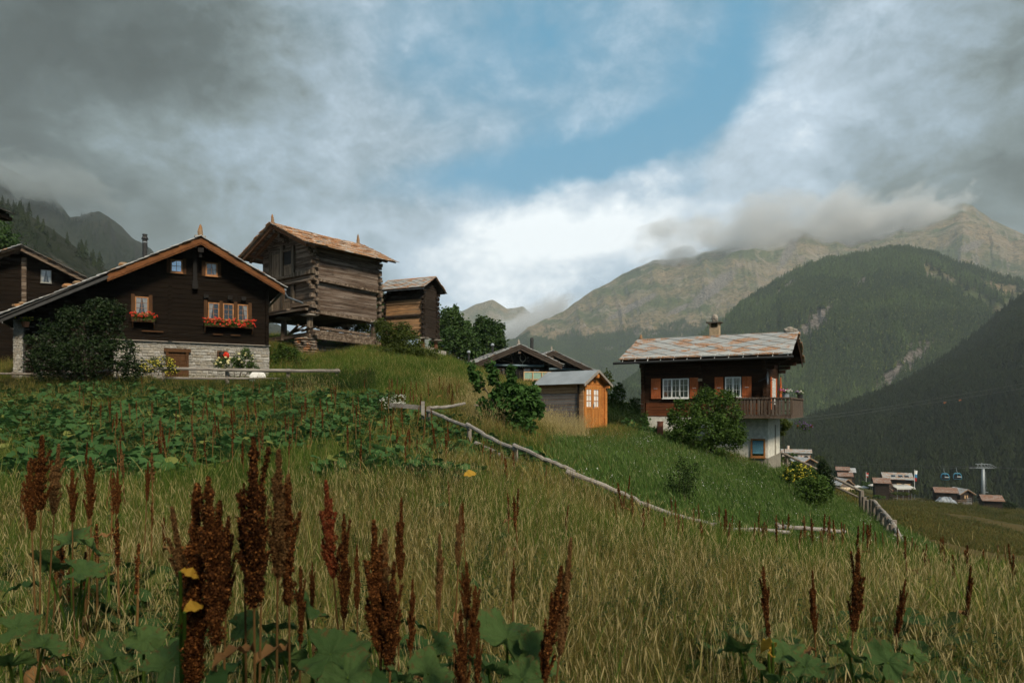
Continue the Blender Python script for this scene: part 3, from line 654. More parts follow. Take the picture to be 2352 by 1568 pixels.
forest_on(M4, 'hill_forest', 34000, lambda a, b: f4(a, b), CON, 14, 27, 'dense green conifer forest covering the rounded hill with bare scree gullies', 1430, 2480)
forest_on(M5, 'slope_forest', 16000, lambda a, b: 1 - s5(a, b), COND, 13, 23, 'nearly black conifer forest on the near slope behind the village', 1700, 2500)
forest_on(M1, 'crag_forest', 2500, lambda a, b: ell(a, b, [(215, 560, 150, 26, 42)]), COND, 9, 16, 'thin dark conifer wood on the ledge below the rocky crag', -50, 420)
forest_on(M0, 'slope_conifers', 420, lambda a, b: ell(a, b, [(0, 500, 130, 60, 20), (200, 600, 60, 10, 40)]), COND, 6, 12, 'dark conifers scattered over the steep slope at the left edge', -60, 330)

# ---------------------------------------------------------------- cloud wisps on the summits and the haze in the valley air
def vol(name, color, dens):
    m = bpy.data.materials.new(name); m.use_nodes = True; t = NT(m.node_tree); t.n.clear()
    pv = t.node('ShaderNodeVolumePrincipled'); pv.inputs['Color'].default_value = (*color, 1); pv.inputs['Density'].default_value = dens; pv.inputs['Anisotropy'].default_value = 0.0
    t.link(pv.outputs[0], t.node('ShaderNodeOutputMaterial').inputs['Volume']); return m

hz = MB().box(-5200, 5200, -400, 6000, -500, 1560)
tag(hz.build('haze', vol('valley_haze', (.66, .76, .82), 0.000105)), kind='stuff')

def wisp(name, label, px, py, d, rx, rz, dep, dens, colr, seed, tilt=0.0, thr=.5):
    """one bank of cloud: a closed body of vapour whose density breaks up towards its rim"""
    m = bpy.data.materials.new(name); m.use_nodes = True; t = NT(m.node_tree); t.n.clear()
    oc = t.node('ShaderNodeTexCoord').outputs['Object']; pos = t.v('ADD', oc, (seed * 900.0, seed * 370.0, 0))
    sx_, sz_ = rx / F * d, rz / F * d
    u = t.v('LENGTH', t.mapping(oc, (1 / sx_, 1 / dep, 1 / sz_)))
    n = t.noise(t.mapping(pos, (1 / sx_, 1 / sx_, 1.5 / sx_)), 3.2, 5, .6, .3)
    f = t.m('SUBTRACT', t.m('MULTIPLY_ADD', n, 2.4, -.62), t.m('MULTIPLY', u, u))
    f = t.rng(f, 0.0, .75)
    pv = t.node('ShaderNodeVolumePrincipled'); pv.inputs['Color'].default_value = (*colr, 1); t.link(t.m('MULTIPLY', f, dens), pv.inputs['Density'])
    t.link(pv.outputs[0], t.node('ShaderNodeOutputMaterial').inputs['Volume']); m.cycles.homogeneous_volume = False
    mb = MB(); mb.rock((0, 0, 0), (sx_ * 1.0, dep, sz_ * 1.0), seed)
    o = mb.build(name, m, smooth=True); o.location = E(px, py, d); o.rotation_euler = (0, -R(tilt), 0)
    return tag(o, label, 'cloud', None, 'stuff')
sc.cycles.volume_bounces = 1; sc.cycles.volume_step_rate = 2.0; sc.cycles.volume_max_steps = 40
wisp('summit_cloud', 'pale cloud bank hanging over the broad summit ridge of the far mountain', 1800, 530, 4100, 460, 100, 420, .012, (.98, .98, .99), 1, 6)
wisp('summit_cloud', 'cloud wrapping the highest dark summit at right', 2060, 510, 4000, 210, 85, 300, .012, (.93, .93, .94), 6, 20)
wisp('gap_cloud', 'white cloud lying across the distant peaks in the gap', 1215, 742, 4300, 200, 58, 350, .012, (.97, .98, 1), 2, 25)
wisp('crag_cloud', 'grey cloud drifting across the crag behind the chalets', 110, 425, 1450, 230, 80, 160, .016, (.52, .58, .60), 3, -10)
wisp('ridge_cloud', 'low cloud wisp touching the left shoulder of the far mountain', 1560, 592, 4250, 150, 34, 260, .009, (.96, .97, .98), 9, 16)
# ================================================================ building kit
gl = bpy.data.materials.new('clear_glass'); gl.use_nodes = True; t = NT(gl.node_tree); t.n.clear()
tr = t.node('ShaderNodeBsdfTransparent'); gs = t.node('ShaderNodeBsdfGlossy'); gs.inputs['Roughness'].default_value = .03; fr = t.node('ShaderNodeFresnel'); fr.inputs[0].default_value = 1.5
mx = t.node('ShaderNodeMixShader'); t.link(t.m('MULTIPLY_ADD', fr.outputs[0], 1.3, .05, True), mx.inputs[0]); t.link(tr.outputs[0], mx.inputs[1]); t.link(gs.outputs[0], mx.inputs[2]); t.link(mx.outputs[0], t.node('ShaderNodeOutputMaterial').inputs[0])
M['clear'] = gl
class Bld:
    """a building: local x along its front, y into it, z as height above the camera's eye level; parts hang under one Empty at its base"""
    def __init__(s, name, x, y, rz, zb, label, cat, group=None):
        s.zb = zb; s.root = empty(name, (x, y, zb), R(rz), label, cat, group)
        s.x, s.y, s.rz = x, y, R(rz)
    def part(s, mb, name, mat, parent=None, **kw):
        o = mb.build(name, M[mat] if isinstance(mat, str) else mat, parent or s.root, **kw)
        if parent is None: o.location.z -= s.zb
        return o
    def world(s, x, y, z):
        c, q = math.cos(s.rz), math.sin(s.rz); return Vector((s.x + x * c - y * q, s.y + x * q + y * c, z))
def planks(mb, a0, a1, z0, z1, pos, h=.22, th=.12, jit=.014, face='y-', ext=None, hj=.15, gap=.006, bow=0.0):
    """courses of squared logs; face says which way they look: 'y-' the front, 'x+' the right-hand side"""
    z = z0
    while z < z1 - .02:
        hh = min(h * random.uniform(1 - hj, 1 + hj), z1 - z); hh = hh if z1 - (z + hh) > h * .4 else z1 - z
        e0, e1 = (a0, a1) if ext is None else ext(z + hh * .5)
        if e1 - e0 > .05:
            p = random.uniform(-jit, jit); b = random.uniform(-bow, bow)
            if face == 'y-': mb.box(e0 + random.uniform(-.01, .01), e1, pos - p, pos + th, z + gap, z + hh - gap)
            elif face == 'x+': mb.box(pos - th, pos + p, e0, e1, z + gap, z + hh - gap)
            elif face == 'x-': mb.box(pos - p, pos + th, e0, e1, z + gap, z + hh - gap)
        z += hh
    return mb
def slabs(mb, O, U, V, lu, lv, row=.32, w=.5, th=.03, over=1.35, lift=.035, jit=.25, sag=0.0):
    """stone roof slabs in overlapping courses, from the eave upwards"""
    O, U, V = Vector(O), Vector(U).normalized(), Vector(V).normalized(); N = U.cross(V).normalized()
    if N.z < 0: N = -N
    v = -.08
    while v < lv:
        u = -random.uniform(0, w * .5) * .3; h = row * random.uniform(.9, 1.1)
        while u < lu:
            ww = w * random.uniform(1 - jit * 1.6, 1 + jit * 1.6); u2 = min(u + ww, lu + random.uniform(-.02, .06)); v0 = v + random.uniform(-.05, .05); v1 = min(v0 + h * over, lv + .06)
            t_ = th * random.uniform(.7, 1.4); l0 = lift + random.uniform(0, .02); l1 = .004
            sg = -sag * math.sin(math.pi * min(1, max(0, u / lu)))
            if u2 - u > .06:
                g = .006
                vs = [O + U * a + V * b + N * c + Vector((0, 0, sg)) for c_ in (0, 1) for a, b, c in ((u + g, v0, l0 + c_ * t_), (u2 - g, v0 + random.uniform(-.03, .03), l0 + c_ * t_), (u2 - g, v1, l1 + c_ * t_), (u + g, v1, l1 + c_ * t_))]
                mb.add(vs, [(3, 2, 1, 0), (4, 5, 6, 7), (0, 1, 5, 4), (1, 2, 6, 5), (2, 3, 7, 6), (3, 0, 4, 7)])
            u = u2
            if lu - u < .05: break
        v += h
    return mb
def diamonds(mb, O, U, V, lu, lv, dw=.62, dh=.36, th=.035):
    """big rhombic slabs laid in a staggered net"""
    O, U, V = Vector(O), Vector(U).normalized(), Vector(V).normalized(); N = U.cross(V).normalized()
    if N.z < 0: N = -N
    i = 0; v = -.02
    while v < lv + dh * .5:
        u = (dw if i % 2 else 0.0) * 1.0
        while u < lu + dw:
            k = lambda q: random.uniform(-q, q)
            pts = [(u + k(.05), v - dh * 1.0 + k(.03), .055), (u + dw + .02 + k(.04), v + k(.04), .03), (u + k(.05), v + dh * 1.1 + k(.03), .004), (u - dw - .02 + k(.04), v + k(.04), .03)]
            pts = [(min(max(a, -.02), lu + .02), min(max(b, -.06), lv + .02), c) for a, b, c in pts]
            area = abs(sum(pts[q][0] * pts[(q + 1) % 4][1] - pts[(q + 1) % 4][0] * pts[q][1] for q in range(4))) / 2
            if area > .02:
                l = k(.006)
                vs = [O + U * a + V * b + N * (c + l + cc * th) for cc in (0, 1) for a, b, c in pts]
                mb.add(vs, [(3, 2, 1, 0), (4, 5, 6, 7), (0, 1, 5, 4), (1, 2, 6, 5), (2, 3, 7, 6), (3, 0, 4, 7)])
            u += dw * 2
        v += dh; i += 1
    return mb
def masonry(mb, x0, x1, z0, z1, pos, h=.12, face='y-', depth=.2, w=(.14, .42), proud=.03, top=None):
    """rubble wall: flat irregular stones, every stone a lump of its own"""
    z = z0
    while z < z1:
        hh = h * random.uniform(.6, 1.5); x = x0 - random.uniform(0, .1)
        while x < x1:
            ww = random.uniform(*w) * (hh / h) ** .5; xa, xb = max(x, x0), min(x + ww, x1); zt = min(z + hh, z1)
            if xb - xa > .04 and zt - z > .02:
                p = random.uniform(0, proud); c = .012; j = lambda: random.uniform(-.014, .014)
                a = [(xa + c + j(), z + c + j()), (xb - c + j(), z + c + j()), (xb - c + j(), zt - c + j()), (xa + c + j(), zt - c + j())]
                ctr = ((xa + xb) / 2, (z + zt) / 2); b = [(ctr[0] + (q[0] - ctr[0]) * .72, ctr[1] + (q[1] - ctr[1]) * .72) for q in a]
                f3_ = {'y-': lambda q, d: (q[0], pos - d, q[1]), 'x+': lambda q, d: (pos + d, q[0], q[1]), 'x-': lambda q, d: (pos - d, q[0], q[1])}[face]
                vs = [f3_(q, -.05) for q in a] + [f3_(q, p) for q in a] + [f3_(q, p + .02) for q in b]
                mb.add(vs, [(0, 1, 5, 4), (1, 2, 6, 5), (2, 3, 7, 6), (3, 0, 4, 7), (4, 5, 9, 8), (5, 6, 10, 9), (6, 7, 11, 10), (7, 4, 8, 11), (8, 9, 10, 11)])
            x += ww
        z += hh
    return mb
def window(B, x0, x1, z0, z1, y=0.0, fmat='frame_orange', cols=1, rows=2, muntin_cols=2, fw=.06, curtains=None, pane='clear', face='y-', name='window', mw=.02, sill=True, label=None, proud=0.0):
    """casement window with frame, glazing bars, pane, dark room behind and drawn curtains; each its own piece"""
    def bx(mb, a0, a1, d0, d1, c0, c1):
        if face == 'y-': mb.box(a0, a1, y - d1, y - d0, c0, c1)
        else: mb.box(y + d0, y + d1, a0, a1, c0, c1)
        return mb
    e = proud; mb = MB()
    bx(mb, x0, x1, e, e + .07, z1 - fw, z1); bx(mb, x0, x1, e, e + .07, z0, z0 + fw); bx(mb, x0, x0 + fw, e, e + .068, z0 + fw, z1 - fw); bx(mb, x1 - fw, x1, e, e + .068, z0 + fw, z1 - fw)
    cw = (x1 - x0 - 2 * fw) / cols
    for i in range(1, cols): bx(mb, x0 + fw + cw * i - fw * .6, x0 + fw + cw * i + fw * .6, e, e + .064, z0 + fw, z1 - fw)
    fo = B.part(mb, name, fmat, label=label)
    mb = MB()
    for i in range(cols):
        a = x0 + fw + cw * i
        for k in range(1, muntin_cols): bx(mb, a + cw * k / muntin_cols - mw / 2, a + cw * k / muntin_cols + mw / 2, e + .036, e + .056, z0 + fw, z1 - fw)
        for k in range(1, rows):
            zz = z0 + fw + (z1 - z0 - 2 * fw) * k / rows; bx(mb, a, a + cw, e + .034, e + .053, zz - mw / 2, zz + mw / 2)
    B.part(mb, 'glazing_bars', fmat, fo)
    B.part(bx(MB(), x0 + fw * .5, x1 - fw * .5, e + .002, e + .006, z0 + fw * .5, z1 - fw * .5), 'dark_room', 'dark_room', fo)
    B.part(bx(MB(), x0 + fw * .8, x1 - fw * .8, e + .026, e + .031, z0 + fw * .8, z1 - fw * .8), 'pane', pane, fo)
    if curtains:
        mb = MB(); st, cm = curtains
        for i in range(cols):
            a0, a1 = x0 + fw + cw * i, x0 + fw + cw * (i + 1); sides = {'both': (0, 1), 'left': (0,), 'right': (1,), 'outer': ((0,) if i == 0 else ()) + ((1,) if i == cols - 1 else ()), 'full': (2,), 'none': ()}[st]
            for sd_ in sides:
                n = 9; zt, zb_ = z1 - fw, z0 + fw
                for k in range(n):
                    f0, f1 = k / n, (k + 1) / n
                    for (u0, u1, wa) in ((f0, f1, 0),):
                        if sd_ == 2: pa = [(a0 + (a1 - a0) * u0, a0 + (a1 - a0) * u1)] * 2
                        else:
                            wt, wb = cw * .46, cw * .20
                            g = (lambda u, w_: a0 + u * w_) if sd_ == 0 else (lambda u, w_: a1 - u * w_)
                            pa = [(g(u0, wt), g(u1, wt)), (g(u0, wb), g(u1, wb))]
                        d0, d1 = e + .010 + .008 * (k % 2), e + .010 + .008 * ((k + 1) % 2)
                        P = [(pa[1][0], d0, zb_), (pa[1][1], d1, zb_), (pa[0][1], d1, zt), (pa[0][0], d0, zt)]
                        P = [((p[0], y - p[1], p[2]) if face == 'y-' else (y + p[1], p[0], p[2])) for p in P]
                        mb.add(P, [(0, 1, 2, 3)])
        B.part(mb, 'curtain', cm, fo)
    if sill: B.part(bx(MB(), x0 - .03, x1 + .03, e, e + .11, z0 - .045, z0 - .003), 'sill', fmat, fo)
    return fo
def finial(B, x, y, z, h=.55, w=.16, mat='rust_stone', name='finial_stone', lean=0):
    mb = MB(); n = 6; base = 0
    rings = [(0, w * 1.7), (.10, w * 1.6), (.12, w * 1.05), (.40, w * 1.0), (.72, w * .72), (.92, w * .38), (1, w * .12)]
    pts = []; 
    for f, r in rings:
        for k in range(n): a = 2 * math.pi * k / n; pts.append((x + math.cos(a) * r * random.uniform(.75, 1.15) + lean * f, y + math.sin(a) * r * .7 * random.uniform(.85, 1.1), z + h * f))
    fs = [(i * n + k, i * n + (k + 1) % n, (i + 1) * n + (k + 1) % n, (i + 1) * n + k) for i in range(len(rings) - 1) for k in range(n)] + [tuple(range(n - 1, -1, -1)), tuple((len(rings) - 1) * n + k for k in range(n))]
    mb.add(pts, fs); return B.part(mb, name, mat)
def leaves_np(C, size, n, up=.4, asp=.6, fold=.18, name='foliage', mat=None, parent=None, loc=None):
    """n folded leaves at points C (n,3) with random attitudes"""
    s = size * np.random.uniform(.6, 1.3, n)[:, None]
    d = np.random.normal(0, 1, (n, 3)); d[:, 2] = d[:, 2] * .6 - .15; d /= np.linalg.norm(d, axis=1)[:, None]
    u = np.random.normal(0, 1, (n, 3)); u[:, 2] += up * 3; w_ = np.cross(d, u); w_ /= np.linalg.norm(w_, axis=1)[:, None] + 1e-9; nn = np.cross(w_, d)
    a = C; b = C + d * s * .5 + w_ * s * asp * .5 + nn * s * fold; c = C + d * s; e = C + d * s * .5 - w_ * s * asp * .5 + nn * s * fold
    V = np.stack([a, b, c, e], 1).reshape(-1, 3); i = np.arange(n)[:, None] * 4
    T = np.concatenate([i + [[0, 1, 2]], i + [[0, 2, 3]]], 0)
    o = mesh_np(name, V, tris=T, mat=mat, parent=parent); return o
def blob_pts(blobs, n, shell=.72, flat=.9):
    blobs = list(blobs); ext = []
    for q in blobs:      # small side tufts that roughen the outline
        for k in range(7):
            d = np.random.normal(0, 1, 3); d /= np.linalg.norm(d); f = random.uniform(.75, 1.12); s_ = random.uniform(.16, .32); ext.append((q[0] + d[0] * q[3] * f, q[1] + d[1] * q[4] * f, q[2] + d[2] * q[5] * f, q[3] * s_, q[4] * s_, q[5] * s_ * random.uniform(.8, 1.5)))
    blobs += ext
    """points through lumpy crowns: blobs are (x,y,z,rx,ry,rz)"""
    b = np.array(blobs, float); vol_ = (b[:, 3] * b[:, 4] * b[:, 5]) ** (2 / 3.); k = np.random.choice(len(b), n, p=vol_ / vol_.sum())
    d = np.random.normal(0, 1, (n, 3)); d /= np.linalg.norm(d, axis=1)[:, None]; r = np.random.rand(n) ** .33; r = shell * (1 - (1 - r) * .6) + (1 - shell) * np.random.rand(n) * 1.35
    bump_ = 1 + .22 * np.sin(d[:, 0] * 5 + k) * np.sin(d[:, 1] * 6 + k * 2) + .15 * np.sin(d[:, 2] * 9 + k)
    return b[k, :3] + d * b[k, 3:] * (r * bump_)[:, None]
def branches(mb, base, tops, r0=.05, r1=.012, fork=.35):
    base = Vector(base)
    for tp in tops:
        tp = Vector(tp); mid = base.lerp(tp, fork) + Vector((random.uniform(-.1, .1), random.uniform(-.1, .1), .1)) * (tp - base).length * .6; mid.z = min(mid.z, tp.z)
        mb.tube([base, mid, tp], [r0, r0 * .6, r1], 5)
    return mb
def shrub(name, base, blobs, n, size, mat, label, cat='bush', group=None, stems=5, shell=.7, accents=None, up=.4, asp=.6, stem_r=.03):
    """bush: stems and foliage, plus blossoms when it flowers"""
    root = empty(name, base, 0, label, cat, group); b = Vector(base)
    bl = [(x - b.x, y - b.y, z - b.z, rx, ry, rz) for (x, y, z, rx, ry, rz) in blobs]
    leaves_np(blob_pts(bl, n, shell), size, n, up, asp, name='foliage', mat=M[mat], parent=root)
    mb = MB(); tops = [(x + random.uniform(-.3, .3) * rx, y, z + rz * .3) for (x, y, z, rx, ry, rz) in bl][:stems * 2]
    branches(mb, (0, 0, -.1), tops, stem_r, stem_r * .3); mb.build('stem', M['bark'], root)
    if accents:
        for (am, cnt, sz) in accents:
            P = blob_pts(bl, cnt * 3, .98)[:]; P = P[np.argsort(P[:, 1] - P[:, 2] * .3)][:cnt * 2]; P = P[np.random.permutation(len(P))[:cnt]]
            mbx = MB()
            for p in P: mbx.rock(tuple(p), (sz, sz, sz * .7), random.random() * 99, 1)
            mbx.build('blossoms', M[am], root)
    return root
# ================================================================ left chalet, gable to the camera
def roofz(zr, xr, s): return lambda x: zr - s * abs(x - xr)
A = Bld('dark_chalet', -20.4, 35.0, 27.6, 1.6, 'large black-brown timber chalet on a pale stone base with red geraniums', 'chalet')
XR, ZR, SL = 4.0, 8.98, .545
rz_ = roofz(ZR, XR, SL)
mb = MB(); planks(mb, 0, 7.52, 3.6, ZR, 0, .24, ext=lambda z: (max(0, XR - (ZR - .06 - z) / SL), min(7.52, XR + (ZR - .06 - z) / SL)))
planks(mb, 0, 8, 3.6, 7.0, 7.52, .24, face='x+', ext=lambda z: (.13, 8))
mb.box(.1, 7.4, .1, 8, 1.4, 6.7); mb.prism([(.1, 6.7), (7.4, 6.7), (XR, ZR - .1)], 'y', .1, 8)
A.part(mb, 'timber_wall', 'chalet')
mb = MB(); planks(mb, -4.2, 0, 4.35, 6.9, .30, .22, ext=lambda z: (max(-3.9, XR - (ZR - .06 - z) / SL), -.01)); mb.box(-3.8, 0.1, .42, 8, 1.4, 4.4); mb.prism([(-3.8, 4.4), (.1, 4.4), (.1, 6.6)], 'y', .42, 8)
A.part(mb, 'lean_to_wall', 'chalet')
mb = MB(); mb.box(-.02, 7.55, .04, 7.9, .9, 3.55); A.part(mb, 'mortar_core', 'mortar')
mb = MB(); masonry(mb, 0, 7.56, 1.0, 3.56, .04, .13); masonry(mb, .05, 7.9, 1.0, 3.56, 7.55, .13, 'x+'); A.part(mb, 'stone_base', 'stone')
A.part(MB().box(-.03, 7.62, -.10, .06, 3.565, 3.605), 'wall_coping', 'slab_stone')
mb = MB(); mb.box(-4.22, -3.88, .02, .55, 1.2, 4.36); masonry(mb, -4.24, -3.86, 1.2, 4.36, .02, .10, w=(.08, .2)); masonry(mb, .02, .55, 1.2, 4.36, -3.88, .10, 'x+', w=(.1, .25)); A.part(mb, 'stone_pillar', 'stone')
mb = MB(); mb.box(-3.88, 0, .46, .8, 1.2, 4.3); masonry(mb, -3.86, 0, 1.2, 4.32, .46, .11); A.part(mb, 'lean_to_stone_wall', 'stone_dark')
# corner log ends and uprights
mb = MB()
for x in (2.56, 7.44):
    z = 3.62
    while z < 6.6: hh = random.uniform(.18, .26); mb.box(x - .09, x + .09, -.13 - random.uniform(0, .05), .02, z, z + hh - .015); z += hh
A.part(mb, 'crossing_log_ends', 'chalet')
mb = MB(); mb.box(3.66, 3.86, -.22, .02, 6.9, 8.5); mb.box(3.62, 3.90, -.30, .02, 6.45, 6.9); mb.box(3.86, 4.14, -.95, .02, 8.28, 8.52); mb.box(3.93, 4.07, -.8, -.62, 8.05, 8.28)
for x in (4.3, 5.5, 6.2): mb.box(x - .12, x + .12, -.2, .02, 6.02, 6.22)
A.part(mb, 'purlin_bracket', 'black_wood')
# roof: boards, fascia, slabs
sn = math.hypot(1, SL); roof = None
mb = MB(); mb.prism([(XR, ZR), (8.2, rz_(8.2)), (8.2, rz_(8.2) + .1), (XR, ZR + .12)], 'y', -.98, 8.5); mb.prism([(XR, ZR), (XR, ZR + .12), (-4.7, rz_(-4.7) + .1), (-4.7, rz_(-4.7))], 'y', -.98, 8.5)
roof = A.part(mb, 'roof', 'black_wood')
mb = MB(); th = .30
for (xa, xb) in ((XR, 8.25), (XR, -.25)):
    za, zb2 = rz_(xa), rz_(xb); mb.prism([(xa, za - th), (xb, zb2 - th), (xb, zb2 + .10), (xa, za + .12)], 'y', -1.04, -.985)
fa = A.part(mb, 'fascia_board', 'fascia')
mb = MB()
for (xa, xb) in ((XR, 8.25), (XR, -.25)):       # scalloped lower board
    n = 26
    for i in range(n):
        x0, x1 = xa + (xb - xa) * i / n, xa + (xb - xa) * (i + 1) / n; xm = (x0 + x1) / 2
        mb.prism([(x0, rz_(x0) - .13), (x1, rz_(x1) - .13), (x1, rz_(x1) - .19), (xm, rz_(xm) - .25), (x0, rz_(x0) - .19)], 'y', -1.075, -1.045)
A.part(mb, 'scalloped_trim', 'fascia', fa)
mb = MB(); slabs(mb, (8.25, -1.12, rz_(8.25) + .11), (0, 1, 0), (-1, 0, SL), 9.6, 4.25 * sn, .34, .55, .035)
A.part(mb, 'stone_slabs', 'slate_grey', roof)
mb = MB(); slabs(mb, (-4.75, -1.12, rz_(-4.75) + .11), (0, 1, 0), (1, 0, SL), 9.6, 8.75 * sn, .34, .55, .035); A.part(mb, 'stone_slabs', 'slate_grey', roof)
mb = MB()
for (x, s_) in ((-1.9, .3), (-1.55, .2), (-3.95, .22), (-3.75, .16), (.45, .25)): mb.rock((x, -.75, rz_(x) + .27), (s_, .2, .12), x)
A.part(mb, 'weight_stone', 'rust_stone', roof)
mb = MB(); mb.tube([(-.22, -1.06, 6.80), (-2.6, -1.06, rz_(-2.6) + .04), (-4.75, -1.06, rz_(-4.75) - .02)], .055, 8); mb.beam((-.2, -1.03, 6.60), (-4.7, -1.03, rz_(-4.7) - .16), .05, .14)
A.part(mb, 'lean_to_gutter', 'metal_dark')
mb = MB(); mb.tube([(-4.5, -.9, 4.25), (-4.75, -.85, 3.95), (-5.0, -.6, 3.85)], .05, 7); A.part(mb, 'lean_to_downpipe', 'metal_dark')
mb = MB(); mb.tube([(8.28, -1.05, 6.66), (8.28, 8.4, 6.5)], .07, 7); mb.tube([(8.28, -.9, 6.62), (8.3, -.9, 6.42), (8.45, -.8, 6.26), (9.3, -.3, 6.1), (9.35, -.28, 6.06)], .055, 8); A.part(mb, 'gutter', 'metal')
finial(A, XR, -.7, ZR + .16, .68, .14)
mb = MB(); mb.box(XR - .3, XR + .25, -.95, -.35, ZR + .12, ZR + .19); A.part(mb, 'ridge_slab', 'slab_stone')
mb = MB(); mb.tube([(1.36, 2.5, 7.6), (1.36, 2.5, 9.25)], .13, 12); c = A.part(mb, 'chimney', 'metal_dark')
A.part(MB().tube([(1.36, 2.5, 9.22), (1.36, 2.5, 9.27)], .15, 12), 'collar', 'steel', c)
A.part(MB().tube([(1.36, 2.5, 9.26), (1.36, 2.5, 9.42), (1.36, 2.5, 9.43), (1.36, 2.5, 9.62)], [.13, .13, .19, .10], 12), 'cowl', 'metal_dark', c)
A.part(MB().tube([(1.36, 2.5, 9.65), (1.36, 2.5, 9.70)], [.14, .13], 12), 'cap', 'metal_dark', c)
# windows
def side_boards(B, x0, x1, z0, z1, mat='chalet_brown', w=.17):
    mb = MB(); mb.box(x0 - w - .01, x0 - .01, -.055, 0, z0 - .05, z1 + .08); mb.box(x1 + .01, x1 + w + .01, -.055, 0, z0 - .05, z1 + .08); B.part(mb, 'window_side_board', mat)
w1 = window(A, 2.58, 3.16, 7.26, 7.96, -.02, rows=2, muntin_cols=2, pane='glass_sky', fw=.07); w2 = window(A, 4.28, 4.88, 7.24, 7.96, -.02, rows=2, muntin_cols=2, fw=.07, curtains=('right', 'curtain_dim'))
for a in ((2.58, 3.16), (4.28, 4.88)): side_boards(A, a[0], a[1], 7.26, 7.96)
window(A, .94, 1.56, 4.95, 5.86, -.02, rows=3, muntin_cols=2, curtains=('both', 'curtain')); side_boards(A, .94, 1.56, 4.75, 5.9)
for (a, b, cu) in ((4.40, 4.97, 'left'), (5.15, 5.70, 'none'), (5.90, 6.44, 'right')): window(A, a, b, 4.88, 5.80, -.02, rows=3, muntin_cols=2, curtains=(cu, 'curtain'))
mb = MB()
for x in (4.20, 4.98, 5.72, 6.46): mb.box(x, x + .17, -.07, 0, 4.7, 5.92)
A.part(mb, 'window_post', 'chalet_brown')
mb = MB(); planks(mb, 2.50, 3.32, 1.3, 3.04, -.03, .26, .05); d = A.part(mb, 'cellar_door', 'chalet_brown')
mb = MB(); mb.box(2.36, 2.50, -.12, .05, 1.3, 3.04); mb.box(3.32, 3.46, -.12, .05, 1.3, 3.04); mb.box(2.28, 3.56, -.14, .05, 3.04, 3.22); A.part(mb, 'door_frame', 'chalet_brown', d)
A.part(MB().box(3.2, 3.24, -.09, -.03, 2.1, 2.2), 'handle', 'metal_dark', d)
window(A, 4.86, 5.38, 2.74, 3.20, -.06, 'chalet_brown', rows=2, muntin_cols=3, fw=.08, name='cellar_hatch')
def geraniums(name, cx, x0, x1, z, y, B, petals, label, nb, mat='chalet_brown'):
    """window box of flowers, hung under a window"""
    c = B.world((x0 + x1) / 2, y, z); hw = (x1 - x0) / 2
    r_ = empty(name, c, B.rz, label, 'flower box', 'geranium boxes on the dark chalet')
    mb = MB(); mb.box(-hw, hw, -.12, .12, 0, .16); mb.build('planter', M[mat], r_)
    mb = MB()
    for x in (-hw + .04, hw - .04): mb.beam((x, .14, -.3), (x, -.1, 0), .05, .05); mb.box(x - .03, x + .03, -.16, .16, .165, .2)
    mb.build('bracket', M[mat], r_)
    n = int(700 * hw); P = np.stack([np.random.uniform(-hw, hw, n), np.random.normal(-.03, .10, n), .22 + np.abs(np.random.normal(0, .10, n))], -1); P[:, 2] -= (P[:, 1] < -.1) * .15
    leaves_np(P, .09, n, .5, .9, name='leaves', mat=M['leaf_gera'], parent=r_)
    mb = MB()
    for k in range(nb):
        a = random.uniform(-hw - .05, hw + .1); cy = random.uniform(-.26, .05); cz = .25 + random.random() ** .8 * .24 - (.2 if cy < -.18 else 0) + .04 * math.sin(a * 7)
        for q in range(6): mb.rock((a + random.gauss(0, .035), cy + random.gauss(0, .03), cz + random.gauss(0, .025)), .026, random.random() * 99, 1)
    mb.build('blossoms', M[petals], r_); return r_
geraniums('geranium_box', 0, .80, 1.86, 4.52, -.30, A, 'bl_red', 'short flower box of red geraniums under the single left window of the dark chalet', 26)
geraniums('geranium_box', 0, 4.2, 6.68, 4.46, -.30, A, 'bl_red', 'long flower box of red geraniums under the row of three windows', 72)
mb = MB()
for x in (1.5, 2.0, 4.9, 5.8): mb.box(x - .25, x + .25, -.11, 0, 4.05, 4.12)
A.part(mb, 'wall_corbel', 'chalet_brown')
fp = empty('flower_pot', A.world(-3.72, -.1, 4.0), A.rz, 'terracotta pot of yellow and purple flowers on the stone pillar of the dark chalet', 'flower pot')
MB().tube([(0, 0, 0), (0, 0, .26)], [.13, .17], 10).build('pot', M['terracotta'], fp); P = np.random.normal(0, .14, (260, 3)); P[:, 2] = np.abs(P[:, 2]) * .7 + .27; leaves_np(P, .08, 260, name='leaves', mat=M['leaf_gera'], parent=fp)
mb = MB()
for k in range(26): mb.rock((random.gauss(.06, .16), random.gauss(-.05, .08), .34 + random.random() * .15), .03, k, 1)
mb.build('blossoms', M['bl_yellow'], fp)
for k in range(1):
    mb = MB()
    for k in range(12): mb.rock((random.gauss(-.12, .1), random.gauss(-.08, .08), .36 + random.random() * .15), .03, k, 1)
    mb.build('blossoms', M['bl_purple'], fp)

